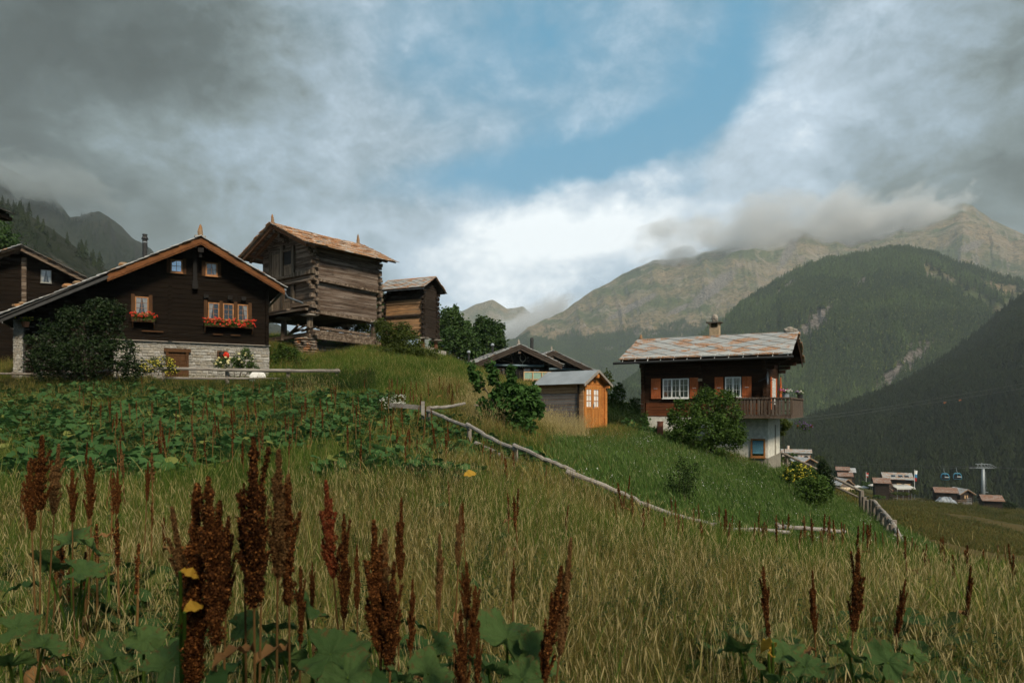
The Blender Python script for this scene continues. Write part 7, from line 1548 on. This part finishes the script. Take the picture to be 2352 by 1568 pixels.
near = [  # view x, top, foot of head, depth, tone, breadth, lean, label
 (478, 1095, 1480, 2.35, 'r', 'm', (-.02, 0), 'tallest stalk of the big dark brown dock clump left of centre'),
 (452, 1112, 1568, 2.45, 'r', 'm', (0, 0), 'broad left stalk of the big dark brown dock clump'),
 (505, 1150, 1440, 2.42, 'r', 'm', (.03, 0), 'right stalk of the big dark brown dock clump, touching its tall neighbour'),
 (525, 1185, 1400, 2.6, 'r', 'm', (.05, 0), 'outermost right stalk of the big dark brown dock clump'),
 (395, 1165, 1500, 2.55, 't', 'n', (-.12, 0), 'thin tan stalk leaning out left of the big dark dock clump'),
 (582, 1005, 1400, 2.4, 'r', 'm', (0, 0), 'highest of all the dock seed heads, rusty brown and broad'),
 (560, 1110, 1300, 2.55, 'r', 'n', (-.02, 0), 'narrow dock stalk pressed to the left side of the highest one'),
 (604, 1120, 1380, 2.5, 'r', 'n', (.02, 0), 'narrow dock stalk between the two highest seed heads'),
 (640, 1033, 1330, 2.55, 't', 'm', (.02, 0), 'second highest dock seed head, feathery at its top'),
 (662, 1090, 1390, 2.6, 'r', 'm', (.03, 0), 'dock stalk on the right flank of the second highest seed head'),
 (690, 1300, 1480, 2.7, 'r', 'n', (.05, 0), 'short dock stalk low to the right of the two highest heads'),
 (748, 1103, 1330, 3.0, 'c', 'm', (-.10, 0), 'crimson dock seed head leaning left, brightest red of all'),
 (790, 1180, 1420, 3.0, 'r', 'n', (.0, 0), 'brown dock stalk right behind the crimson one'),
 (717, 1290, 1400, 3.4, 'r', 'n', (0, 0), 'small dock stalk below and left of the crimson one'),
 (820, 1250, 1400, 3.3, 'r', 'n', (.04, 0), 'small dock stalk just right of the crimson pair'),
 (858, 1195, 1490, 2.75, 'r', 'm', (-.03, 0), 'rusty dock stalk at the left of the centre group'),
 (885, 1215, 1500, 2.8, 't', 'm', (.0, 0), 'feathery tan dock stalk in the middle of the centre group'),
 (922, 1143, 1330, 3.6, 'r', 'n', (.03, 0), 'slender rusty dock stalk rising above the centre group'),
 (905, 1290, 1540, 2.7, 'r', 'm', (.05, 0), 'low thick dock stalk at the foot of the centre group'),
 (948, 1330, 1500, 2.8, 'r', 'n', (.04, 0), 'short dock stalk closing the centre group on the right'),
 (1010, 1225, 1400, 3.2, 't', 'n', (.02, 0), 'thin see-through tan dock stalk left of the bent one'),
 (1058, 1160, 1300, 3.5, 't', 'n', (.02, 0), 'slim dock stalk standing straight above the bent one'),
 (1072, 1290, 1420, 2.6, 'r', 'w', (.03, 0), 'thick rusty dock head of the bent plant near bottom centre'),
 (1092, 1345, 1510, 2.55, 'r', 'm', (.16, 0), 'dock branch bent far over to the left near bottom centre'),
 (1058, 1400, 1600, 2.3, 'r', 'm', (0, 0), 'low dock stalk cut by the bottom edge below the bent plant'),
 (1100, 1450, 1600, 2.3, 'r', 'n', (.02, 0), 'narrow dock stalk at the bottom edge right of the bent plant'),
 (1180, 1285, 1380, 3.5, 'r', 'n', (0, 0), 'small lone dock stalk right of the bent plant'),
 (1312, 1235, 1500, 2.6, 't', 'n', (.17, 0), 'long slender dock leaning right, alone in the grass right of centre'),
 (1290, 1300, 1600, 2.55, 'r', 'n', (.12, 0), 'darker dock stalk leaning beside the long slender one'),
 (1753, 1300, 1460, 3.6, 'r', 'n', (-.03, 0), 'leftmost of the three docks standing in the right foreground'),
 (1866, 1310, 1450, 3.7, 'r', 'n', (0, 0), 'middle one of the three docks in the right foreground'),
 (1972, 1258, 1450, 3.4, 'r', 'm', (0, 0), 'broadest dock of the right foreground, dark and upright'),
 (2080, 1330, 1470, 4.0, 'r', 'n', (.03, 0), 'thin dark dock at far right of the foreground'),
 (2230, 1300, 1420, 5.0, 'r', 'n', (0, 0), 'dark dock near the right edge of the picture'),
 (96, 1000, 1170, 3.6, 'r', 'w', (0, 0), 'wide dark dock at the left edge, higher than its neighbours'),
 (66, 1060, 1220, 3.4, 'r', 'm', (-.03, 0), 'dark dock nearest the left edge'),
 (135, 1020, 1180, 3.9, 't', 'm', (.05, 0), 'tan topped dock third from the left edge'),
 (208, 1050, 1190, 4.6, 'r', 'm', (0, 0), 'dock standing alone right of the left edge group'),
 (165, 1075, 1200, 4.3, 'r', 'm', (0, 0), 'dark dock just behind the left edge group'),
 (270, 1080, 1180, 5.6, 'r', 'm', (.03, 0), 'brown dock among dry grass well left of the big clump'),
 (340, 1060, 1150, 6.4, 'r', 'n', (0, 0), 'small brown dock above and left of the big clump'),
 (1061, 1150, 1225, 5.6, 'r', 'n', (0, 0), 'dock in mid meadow above the slim straight one'),
 (1305, 1160, 1215, 8.6, 'r', 'n', (0, 0), 'single dark dock in the open grass below the pole fence'),
 (1166, 1132, 1190, 8, 'r', 'n', (0, 0), 'left dock of the small trio below the pole fence'),
 (1190, 1122, 1185, 8.2, 'r', 'n', (0, 0), 'right dock of the small trio below the pole fence'),
 (1180, 1140, 1215, 7.6, 'r', 'm', (0, 0), 'front dock of the small trio below the pole fence'),
 (1029, 1105, 1150, 9, 'r', 'n', (0, 0), 'small brown dock right of the round-leaved plants'),
 (1256, 1068, 1094, 12.3, 't', 'm', (.1, 0), 'tan dock leaning right just under the middle of the pole fence'),
]
for i, (x, a, b, d, k, wn, ln, lab) in enumerate(near): dock(x, a, b, d, k, wn, lab, None, (ln[0] + random.gauss(0, .035), random.gauss(0, .05)), d < 6.5, leaves=3 if d < 4 else 1)
def dock_group(pts, label, group):
    for (x, yt, d, hh) in pts: dock(x, yt, yt + hh * F / d, d, random.choice('rrrt' if d > 8 else 'rr'), random.choice('nm'), label, group, (random.gauss(0, .05), random.gauss(0, .04)), False, leaves=1)
def on_ground(n, f, dmin, dmax, px0, px1, h0=.75, h1_=1.05, hh=.35):
    out = []
    while len(out) < n:
        d = math.exp(random.uniform(math.log(dmin), math.log(dmax))); x = random.uniform(px0, px1)
        if not f(x, d): continue
        g = G(x, d); t_ = g.z + random.uniform(h0, h1_); out.append((x, HY - t_ / d * F, d, hh * random.uniform(.7, 1.25)))
    return out
dock_group(on_ground(86, lambda x, d: True, 10.5, 27, 180, 900), 'small rusty dock stalk rising from the round-leaved plants on the left slope', 'docks among the round-leaved plants')
dock_group(on_ground(22, lambda x, d: True, 11.5, 18, 880, 1030, .7, 1.0), 'small rusty dock stalk beside the upper end of the pole fence', 'docks at the upper pole fence')
dock_group(on_ground(26, lambda x, d: True, 20.5, 27, 880, 1075, .7, 1.0, .4), 'dark red dock stalk on the grassy slope above the white flowers', 'docks above the white flowers')
dock_group(on_ground(30, lambda x, d: True, 9.5, 15, 1390, 1760, .5, .85), 'small brown dock stalk in front of the lower pole fence', 'docks at the lower pole fence')
dock_group(on_ground(26, lambda x, d: True, 9.5, 15.5, 1780, 2010, .6, .95), 'dark dock stalk in the thick brown stand left of the post fence foot', 'docks at the post fence foot')
dock_group(on_ground(24, lambda x, d: True, 7.5, 15, 2020, 2350, .5, .85), 'dark dock stalk on the shaded grass crest at right', 'docks on the right crest')
dock_group(on_ground(20, lambda x, d: True, 4.5, 9, 10, 380, .7, 1.1, .3), 'dark brown dock stalk in the shaded left meadow', 'docks of the shaded left meadow')
dock_group(on_ground(6, lambda x, d: True, 11.5, 14, 1070, 1200, .6, .8), 'small dock stalk between the two rails of the middle pole fence', 'docks under the middle pole fence')
# ---------------------------------------------------------------- big-leaved plants close to the camera
def big_leaf(seed, r):
    rs = np.random.RandomState(seed); V = [(0, 0, 0)]; T = []; n = 60; R_ = (.14, .28, .42, .56, .68, .8, .9, 1.0)
    for f in R_:
        for k in range(n):
            a = 2 * math.pi * k / n; rr = r * f; notch = math.exp(-((abs(a - math.pi)) / .33) ** 2); rr *= (1 - .62 * notch * f) * (1 + .10 * f * abs(math.sin(a * 4.5 + seed)) + .13 * f * math.sin(2 * a + seed) + .09 * f * math.sin(3 * a + 2 * seed) + (.13 * rs.rand() - .08 if f == 1 else 0))
            z = r * (.22 * f * f + .13 * f * f * math.sin(3 * a + seed) + .09 * f * f * math.sin(5 * a + seed * 2) + .04 * f * math.sin(11 * a) - .25 * f ** 3 * (math.cos(a) > 0) * math.cos(a)); V.append((math.cos(a) * rr + r * .45 * 0, math.sin(a) * rr, z))
    for k in range(n): T.append((0, 1 + k, 1 + (k + 1) % n))
    Q = [(1 + i * n + k, 1 + (i + 1) * n + k, 1 + (i + 1) * n + (k + 1) % n, 1 + i * n + (k + 1) % n) for i in range(7) for k in range(n)]
    V = [(x, y, z + .010 * mnoise.noise(Vector((x * 45, y * 45, seed))) + .03 * mnoise.noise(Vector((x * 12, y * 12, seed))) - .004 * abs(math.sin(math.atan2(y, x) * 6)) * min(1, math.hypot(x, y) * 12)) for x, y, z in V]
    return mesh_np('leaf', V, quads=Q, tris=T, mat=M['leaf_vein'], link=False, smooth=True)
bl = [big_leaf(500 + i, .17).data for i in range(4)]
def bigplant(px, d, leaves, label, mat=None):
    g = G(px, d); r_ = empty('butterbur_plant', g, 0, label, 'leafy plant')
    mb = MB(); top = [g]
    for (x, y, dd, s, tx, tz) in leaves:
        p = E(x, y, dd); lf = child('leaf', random.choice(bl), r_, p - g, (tx * random.uniform(.5, 1.1), random.uniform(-.5, .5), tz), (s * .66, s * .60, s * .7))
        if mat: lf.data = random.choice(leafm_).copy(); lf.data.materials[0] = M[mat]; lf.scale = (s * 1.6, s * 2.2, s * 1.6)
        q = p - g; mb.tube([(0, 0, 0), (q.x * .4, q.y * .4, q.z * .6), tuple(q)], [.010, .008, .006], 6)
    mb.build('stalk', M['grass'], r_)
bigplant(735, 2.9, [(760, 1500, 2.6, 1.05, .9, .2), (705, 1395, 2.9, .8, .7, 1.5), (650, 1505, 2.7, .9, .8, 2.6), (800, 1555, 2.4, .9, .4, -1)], 'largest pale green butterbur plant between the docks at the bottom')
bigplant(1165, 2.9, [(1165, 1465, 2.8, 1.2, .8, 1.2), (1230, 1510, 2.7, .9, .7, .2), (1120, 1530, 2.6, .9, .9, 2.3), (1200, 1560, 2.4, .7, .6, -.4)], 'butterbur plant right of the bent dock at the bottom')
bigplant(560, 3.1, [(560, 1440, 3.0, .7, .8, .7), (600, 1490, 2.8, .8, .9, 1.9), (640, 1440, 3.1, .7, .6, 2.8)], 'butterbur leaves half hidden behind the highest docks')
bigplant(960, 2.6, [(985, 1545, 2.5, .8, .8, 1.0), (930, 1560, 2.4, .6, .6, 2.0), (1010, 1480, 2.8, .6, .6, .4)], 'small butterbur plant at the bottom between centre group and bent dock')
bigplant(1750, 3.1, [(1700, 1490, 3.2, .9, .8, 2.6), (1800, 1500, 3.1, .9, .7, .3), (1750, 1540, 2.9, .9, .9, 1.4), (1850, 1530, 3.0, .7, .6, -.5)], 'dark butterbur plant under the right foreground docks')
bigplant(1985, 3.3, [(1950, 1500, 3.3, .8, .8, 2.2), (2040, 1520, 3.2, .9, .7, .3), (2100, 1500, 3.4, .6, .7, .9)], 'shaded butterbur leaves in the bottom right corner')
bigplant(330, 3.2, [(330, 1470, 3.2, .8, .7, .3), (260, 1510, 3.1, .8, .8, 2.0), (380, 1530, 2.9, .9, .8, 1.2)], 'shaded butterbur plant left of the big dock clump')
bigplant(170, 4.4, [(160, 1240, 4.5, 1.1, .7, .2), (215, 1260, 4.4, .9, .6, 1.4), (110, 1290, 4.3, 1.0, .8, 2.4), (190, 1310, 4.1, 1.0, .8, .8)], 'dark leafy plant in the shaded grass at left')
bigplant(60, 3.4, [(40, 1440, 3.4, .8, .8, .3), (100, 1480, 3.2, .8, .8, 1.8), (20, 1520, 3.1, .9, .7, 2.6)], 'dark leafy plant in the bottom left corner')
yl = bigplant(1775, 3.15, [(1775, 1475, 3.0, .42, 1.1, 1.6), (1765, 1500, 3.0, .3, 1.2, .9)], 'withered orange brown leaf hanging between the right foreground docks', 'leaf_yellow')
bigplant(420, 2.75, [(414, 1312, 2.35, .28, 1.0, .6), (424, 1405, 2.3, .33, 1.1, 1.2)], 'plant with two yellow leaves against the big dark dock clump', 'leaf_yellow')
bigplant(1065, 9.5, [(1066, 1093, 9.3, .8, .9, .5)], 'small plant with one yellow leaf right of the round-leaved plants', 'leaf_yellow')
UND = [leaf_clump(600 + i, 9, .055, .30, .14, M['leaf_big']) for i in range(3)]
px_u, py_u, Pu = samp(420, 150, 1160, 2.5, 4.6, 1.3); pv, _y, Pv = samp(190, 1640, 2300, 2.9, 5.0, 1.3); pw_, _y, Pw = samp(260, -60, 420, 2.9, 6.5, 1.3)
put('undergrowth', 'dark leafy undergrowth between the foreground dock stalks', np.concatenate([Pu, Pv, Pw]), UND, .8, 1.7, .25, 'undergrowth')
# ================================================================ shrubs and trees (crowns given as view x, y, half width, half height at depth d)
def crown(d, items, dy=.8): return [(*E(x, y, d + k), rx / F * d, rx / F * d * dy, ry / F * d) for (x, y, rx, ry, k) in items]
shrub('dark_bush', G(195, 30.5), crown(30.5, [(120, 790, 45, 50, 0), (180, 755, 55, 50, .3), (240, 745, 45, 55, .2), (110, 835, 45, 35, -.3), (190, 820, 70, 50, -.5), (275, 815, 38, 45, -.2), (255, 720, 25, 30, .2), (160, 730, 25, 30, .4), (300, 840, 25, 25, -.5), (225, 705, 22, 22, .4)]), 15000, .13, 'leaf_dark', 'huge dark bush in front of the lean-to of the dark chalet', stems=6, stem_r=.06)
shrub('yellow_flower_shrub', G(360, 33.2), crown(33.2, [(345, 842, 28, 16, 0), (375, 836, 26, 18, 0), (395, 850, 16, 12, -.2), (325, 850, 15, 10, 0)]), 2600, .07, 'leaf_yellowgreen', 'low shrub covered in small yellow flowers by the cellar door', accents=[('bl_yellow', 260, .032)])
shrub('rose_bush', G(545, 33.9), crown(33.9, [(530, 838, 32, 16, 0), (560, 828, 26, 22, 0), (582, 845, 14, 14, 0), (505, 836, 14, 14, 0), (565, 812, 12, 12, 0)]), 3000, .09, 'leaf_bush', 'rose bush with cream yellow blooms against the stone base', accents=[('bl_cream', 34, .075), ('bl_red', 0 + 1, .01)])
rs_ = empty('red_rose', G(521, 33.7), 0, 'single big red bloom beside the small cellar hatch', 'rose'); q = E(520, 815.5, 33.7) - rs_.location; MB().rock(tuple(q), (.15, .13, .15), 3).build('bloom', M['bl_red'], rs_); MB().tube([(0, 0, 0), (q.x, q.y, q.z * .5), tuple(q)], .012, 5).build('stem', M['grass'], rs_)
shrub('olive_bush', G(925, 43), crown(43, [(885, 765, 26, 26, .8), (905, 780, 36, 34, .4), (935, 790, 38, 32, 0), (900, 815, 34, 22, -.6), (960, 812, 40, 18, -.4), (875, 745, 16, 14, .8), (985, 822, 30, 10, -.4), (925, 752, 20, 14, .6)]), 12000, .13, 'leaf_yellowgreen', 'rounded olive green bush between the barn and the granary', stems=6)
shrub('under_barn_bush', G(660, 40.5), crown(40.5, [(640, 825, 18, 22, 0), (665, 815, 22, 18, 0), (690, 835, 20, 14, -.4), (648, 800, 12, 12, 0)]), 3600, .11, 'leaf_bush', 'dark green bush between the stone base and the barn pier')
shrub('back_bush', G(800, 52), crown(52, [(775, 752, 24, 14, 0), (815, 750, 30, 16, 0), (850, 752, 26, 20, 0), (880, 735, 20, 22, 0)]), 4200, .16, 'leaf_yellowgreen', 'bright bush seen through the gap under the barn floor')
shrub('pier_bush', G(820, 42), crown(42, [(760, 826, 22, 8, 0), (800, 822, 26, 9, .5), (845, 815, 26, 10, 1.0)]), 2600, .12, 'leaf_bush', 'low weeds growing along the footing between the two stone piers')
shrub('maple_sapling', G(1185, 21.5), crown(21.5, [(1180, 930, 38, 44, 0), (1150, 940, 34, 30, 0), (1120, 955, 22, 26, 0), (1200, 990, 30, 24, -.2), (1160, 1000, 24, 18, -.2), (1180, 1015, 22, 16, -.1), (1085, 850, 8, 20, 0), (1098, 880, 10, 24, 0), (1215, 925, 26, 34, .1), (1190, 975, 34, 28, 0), (1150, 900, 18, 22, 0), (1175, 880, 10, 28, 0), (1173, 850, 7, 14, 0), (1135, 868, 10, 20, 0), (1126, 838, 8, 14, 0), (1225, 895, 12, 14, 0), (1240, 940, 10, 20, 0), (1110, 930, 12, 14, 0)]), 6800, .14, 'leaf_maple', 'young maple with tall shoots left of the garden shed', 'young tree', stems=8, asp=.95, stem_r=.035)
shrub('leafy_sprig', G(1070, 44), crown(44, [(1060, 838, 10, 6, 0), (1080, 842, 14, 8, 0), (1092, 850, 10, 8, 0)]), 900, .15, 'leaf_maple', 'leafy sprig on the slope edge left of the black chalet roof')
shrub('house_bush', G(1625, 31), crown(31, [(1580, 965, 42, 42, 0), (1625, 935, 38, 42, .3), (1670, 950, 36, 46, 0), (1615, 990, 60, 36, -.4), (1680, 1000, 34, 34, -.2), (1560, 1000, 28, 22, -.4), (1622, 905, 16, 18, .3), (1668, 912, 22, 18, .2), (1545, 960, 14, 20, 0)]), 15000, .12, 'leaf_bush', 'large leafy green bush in front of the red-shutter house', stems=7, stem_r=.05)
shrub('yellow_shrub', G(1838, 31), crown(31, [(1825, 1080, 20, 18, 0), (1848, 1088, 24, 20, 0), (1812, 1090, 14, 14, -.2), (1865, 1098, 12, 12, 0)]), 3200, .09, 'leaf_bush', 'yellow flowering shrub on the slope beside the handrail', accents=[('bl_yellow', 240, .04)])
shrub('round_bush', G(1872, 28.5), crown(28.5, [(1862, 1120, 30, 24, 0), (1880, 1130, 26, 30, -.3), (1850, 1135, 18, 18, -.4), (1885, 1105, 16, 16, 0)]), 4600, .11, 'leaf_bush', 'plain green round bush just below the yellow flowering shrub')
shrub('dark_cypress', G(1893, 32), crown(32, [(1893, 1100, 20, 20, 0), (1892, 1082, 15, 18, 0), (1891, 1066, 8, 12, 0), (1897, 1115, 20, 14, 0)]), 6500, .09, 'conifer_shaded' if False else 'leaf_dark', 'dark conical cypress beside the handrail', 'cypress')
shrub('thin_shrub', G(1565, 17), crown(17, [(1560, 1100, 30, 34, 0), (1590, 1085, 18, 22, 0), (1545, 1130, 24, 24, 0), (1580, 1135, 24, 22, 0), (1565, 1065, 12, 16, 0)]), 2000, .055, 'nettle', 'thin wispy dark shrub standing alone in the lush meadow', stems=10, stem_r=.012)
shrub('wall_vine', G(1483, 34), crown(34, [(1484, 965, 8, 16, 0), (1480, 990, 12, 10, 0)]), 500, .12, 'leaf_maple', 'climbing green shoot at the left corner of the red-shutter house')
shrub('leafy_patch', G(1470, 33), crown(33, [(1455, 985, 24, 12, 0), (1490, 995, 22, 10, -.3), (1440, 975, 12, 10, .3)]), 1500, .16, 'leaf_burdock', 'round-leaved plants left of the rusty pipe', asp=.9)
shrub('corner_bush', G(1425, 38), crown(38, [(1415, 935, 22, 22, 0), (1440, 950, 22, 20, 0), (1460, 935, 14, 24, .5), (1400, 915, 14, 14, 0), (1420, 900, 14, 20, .4)]), 4200, .13, 'leaf_bush', 'bushes filling the gap between the shed and the red-shutter house')
shrub('basement_bush', G(1800, 42), crown(42, [(1800, 975, 16, 14, 0), (1795, 992, 10, 10, 0)]), 1300, .12, 'leaf_yellowgreen', 'yellow green branches showing under the far side of the balcony', accents=None)
shrub('white_flower_plant', G(905, 20.3), crown(20.3, [(890, 920, 18, 8, 0), (915, 915, 20, 9, 0), (905, 930, 24, 8, -.2)]), 800, .05, 'leaf_yellowgreen', 'clump of small white flowers at the end of the plank fence', 'flowers', accents=[('bl_white', 190, .016)])
def tree(name, base, blobs, n, size, mat, label, trunk=.2, group=None, cat='tree'):
    r_ = empty(name, base, 0, label, cat, group); b = Vector(base); bl_ = [(x - b.x, y - b.y, z - b.z, rx, ry, rz) for (x, y, z, rx, ry, rz) in blobs]
    leaves_np(blob_pts(bl_, n, .75), size, n, .4, .7, name='crown', mat=M[mat], parent=r_)
    top = max(v[2] for v in bl_); mb = MB(); mb.tube([(0, 0, -.5), (0, 0, top * .4), (.1, 0, top * .85)], [trunk, trunk * .7, trunk * .2], 7); branches(mb, (0, 0, top * .3), [(v[0], v[1], v[2]) for v in bl_], trunk * .45, trunk * .1); mb.build('trunk', M['bark'], r_); return r_
tree('broadleaf_tree', G(1040, 72), crown(72, [(1022, 745, 20, 32, 0), (1040, 735, 22, 28, 0), (1060, 765, 24, 34, 0), (1030, 790, 34, 40, -1), (1070, 800, 26, 30, -1)]), 9000, .34, 'leaf_tree', 'taller broad green tree right beside the granary')
tree('broadleaf_tree', G(1120, 78), crown(78, [(1110, 760, 28, 28, 0), (1132, 765, 24, 28, 0), (1090, 785, 24, 30, 0), (1148, 790, 16, 24, 0), (1115, 800, 38, 30, -1), (1105, 745, 12, 14, 0), (1125, 745, 12, 12, 0)]), 10000, .34, 'leaf_tree', 'rounded green tree behind the black chalet, right of the taller one')
tree('broadleaf_tree', G(878, 62), crown(62, [(876, 700, 10, 22, 0), (880, 725, 14, 18, 0), (870, 675, 7, 14, 0)]), 2600, .3, 'leaf_tree', 'slim tree visible between the barn and the granary')
tree('young_larch', G(1395, 46), crown(46, [(1395, 862, 9, 14, 0), (1388, 880, 12, 12, 0), (1402, 885, 10, 14, 0)]), 500, .14, 'leaf_yellowgreen', 'sparse young tree sticking up behind the garden shed', .04)
shrub('edge_scrub', G(30, 60), crown(60, [(-20, 560, 60, 60, 0), (15, 600, 30, 34, 0), (20, 570, 20, 20, 0)]), 5200, .3, 'leaf_tree', 'dark green tree crown behind the chalet roof at the left edge', 'tree')
for (x, y, d, rx, ry, lab, mt_) in ((1989, 1112, 212, 9, 6, 'dark bush above the middle white parasol', 'leaf_bush'), (1965, 1128, 200, 14, 4, 'low hedge under the tan awning', 'leaf_yellowgreen'), (2070, 1133, 200, 16, 4, 'flowering hedge under the restaurant awnings', 'leaf_yellowgreen'), (2100, 1128, 202, 6, 6, 'yellow green bush at the foot of the tall flagpole', 'leaf_yellowgreen'),
   (2318, 1160, 200, 14, 9, 'dark bushes right of the checkered roof barn', 'leaf_dark'), (1922, 1090, 240, 6, 8, 'small tree left of the stacked huts', 'leaf_tree'), (1822, 1048, 250, 9, 7, 'green tree in front of the pale pink house', 'leaf_bush'), (1882, 1052, 262, 8, 6, 'small tree right of the pale pink house', 'leaf_yellowgreen'), (2020, 1140, 190, 10, 3, 'grassy shrub at the foot of the log cabin', 'leaf_bush'), (1805, 1055, 60, 10, 8, 'green bush behind the top of the handrail', 'leaf_yellowgreen')):
    shrub('village_bush', G(x, d), crown(d, [(x - rx * .4, y, rx * .7, ry, 0), (x + rx * .4, y + 1, rx * .7, ry * .8, 0)]), 700, d * .0022, mt_, lab)
# lone conifers standing on the open part of the wooded hill, each a tree of its own
cd = conifer(77, M['conifer_shaded'], 9, k=9, wid=.2, name='crown').data
for k, (x, y) in enumerate([(2128, 612), (2140, 622), (2158, 634), (2165, 650), (2176, 662), (2148, 668), (2195, 640), (2205, 655), (2222, 668), (2240, 660), (2262, 672), (2290, 690), (2300, 672), (2325, 690), (2250, 698), (2275, 712), (2210, 690), (2186, 634), (2338, 672), (2315, 650)]):
    t0, t1 = .2, 1.0
    for _ in range(26):
        tm = (t0 + t1) / 2; Pm = M4.pt(np.array([float(x)]), np.array([tm]))[0]; ym = HY - Pm[2] / Pm[1] * F
        if ym > y: t0 = tm
        else: t1 = tm
    o = bpy.data.objects.new('lone_conifer', cd); col.objects.link(o); o.location = Pm - np.array([0, 0, 1.0]); s = random.uniform(22, 34); o.scale = (s, s, s); o.rotation_euler = (0, 0, random.random() * 6)
    tag(o, 'lone dark conifer standing on the open grassy shoulder of the wooded hill', 'conifer', 'lone conifers on the open shoulder')

# two unseen trees added behind the camera to darken the near meadow corners
for (x, y, h, lab) in ((2.2, -7.5, 9.5, 'unseen tree added behind the camera to shade the left foreground'), (11.5, -8.0, 10.5, 'unseen tree added behind the camera at right to shade the right foreground')):
    z = h1(x, y); tree('added_shade_tree', (x, y, z), [(x, y, z + h * .72, 2.6, 2.6, 2.4), (x - 1.4, y + 1, z + h * .62, 1.9, 1.9, 1.6), (x + 1.5, y - 1, z + h * .66, 2.0, 2.0, 1.8), (x, y + .5, z + h * .88, 1.6, 1.6, 1.5)], 7000, .30, 'leaf_tree', lab, .22)
# ================================================================ parts that came out as several loose pieces become one object per piece
def split_pieces(o, tol=.05):
    me = o.data; n = len(me.vertices); par = list(range(n))
    def find(a):
        while par[a] != a: par[a] = par[par[a]]; a = par[a]
        return a
    for e in me.edges:
        a, b = find(e.vertices[0]), find(e.vertices[1])
        if a != b: par[a] = b
    isl = {}
    for i in range(n): isl.setdefault(find(i), []).append(i)
    keys = list(isl); box = []
    for k in keys:
        c = np.array([me.vertices[i].co[:] for i in isl[k]]); box.append((c.min(0) - tol / 2, c.max(0) + tol / 2))
    g = list(range(len(keys)))
    def fg(a):
        while g[a] != a: g[a] = g[g[a]]; a = g[a]
        return a
    for i in range(len(keys)):
        for j in range(i):
            if (box[i][0] <= box[j][1]).all() and (box[j][0] <= box[i][1]).all():
                a, b = fg(i), fg(j)
                if a != b: g[a] = b
    groups = {}
    for i, k in enumerate(keys): groups.setdefault(fg(i), []).extend(isl[k])
    if len(groups) < 2: return
    name = o.name.split('.')[0]
    for gi, vs in enumerate(groups.values()):
        m_ = {v: i for i, v in enumerate(vs)}; fs = [tuple(m_[v] for v in p.vertices) for p in me.polygons if p.vertices[0] in m_]
        nm = bpy.data.meshes.new(name); nm.from_pydata([me.vertices[v].co[:] for v in vs], [], fs); nm.update()
        for mt_ in me.materials: nm.materials.append(mt_)
        if gi == 0: first = nm
        else:
            c = bpy.data.objects.new(name, nm); col.objects.link(c); c.parent = o.parent; c.location = o.location; c.rotation_euler = o.rotation_euler; c.scale = o.scale
    o.data = first
SPLIT = {'crossing_log_ends', 'purlin_bracket', 'weight_stone', 'window_side_board', 'window_post', 'wall_corbel', 'corbel', 'door_post', 'wall_upright', 'bracket', 'purlin_end', 'batten', 'rafter', 'gutter_bracket', 'cloth_panel',
         'leg', 'floor_beam', 'base_frame', 'curtain', 'fascia_board', 'barge_board', 'deck', 'ridge_stone', 'top_boards', 'gutter', 'lean_to_gutter', 'ski_rack', 'balusters', 'band', 'middle_beam', 'wall_coping', 'arm', 'roofing_felt'}
for o in [x for x in bpy.data.objects if x.type == 'MESH' and x.parent and x.name.split('.')[0] in SPLIT]:
    if len(o.data.polygons) < 3000: split_pieces(o)
print('SCENE BUILT', len(bpy.data.objects))
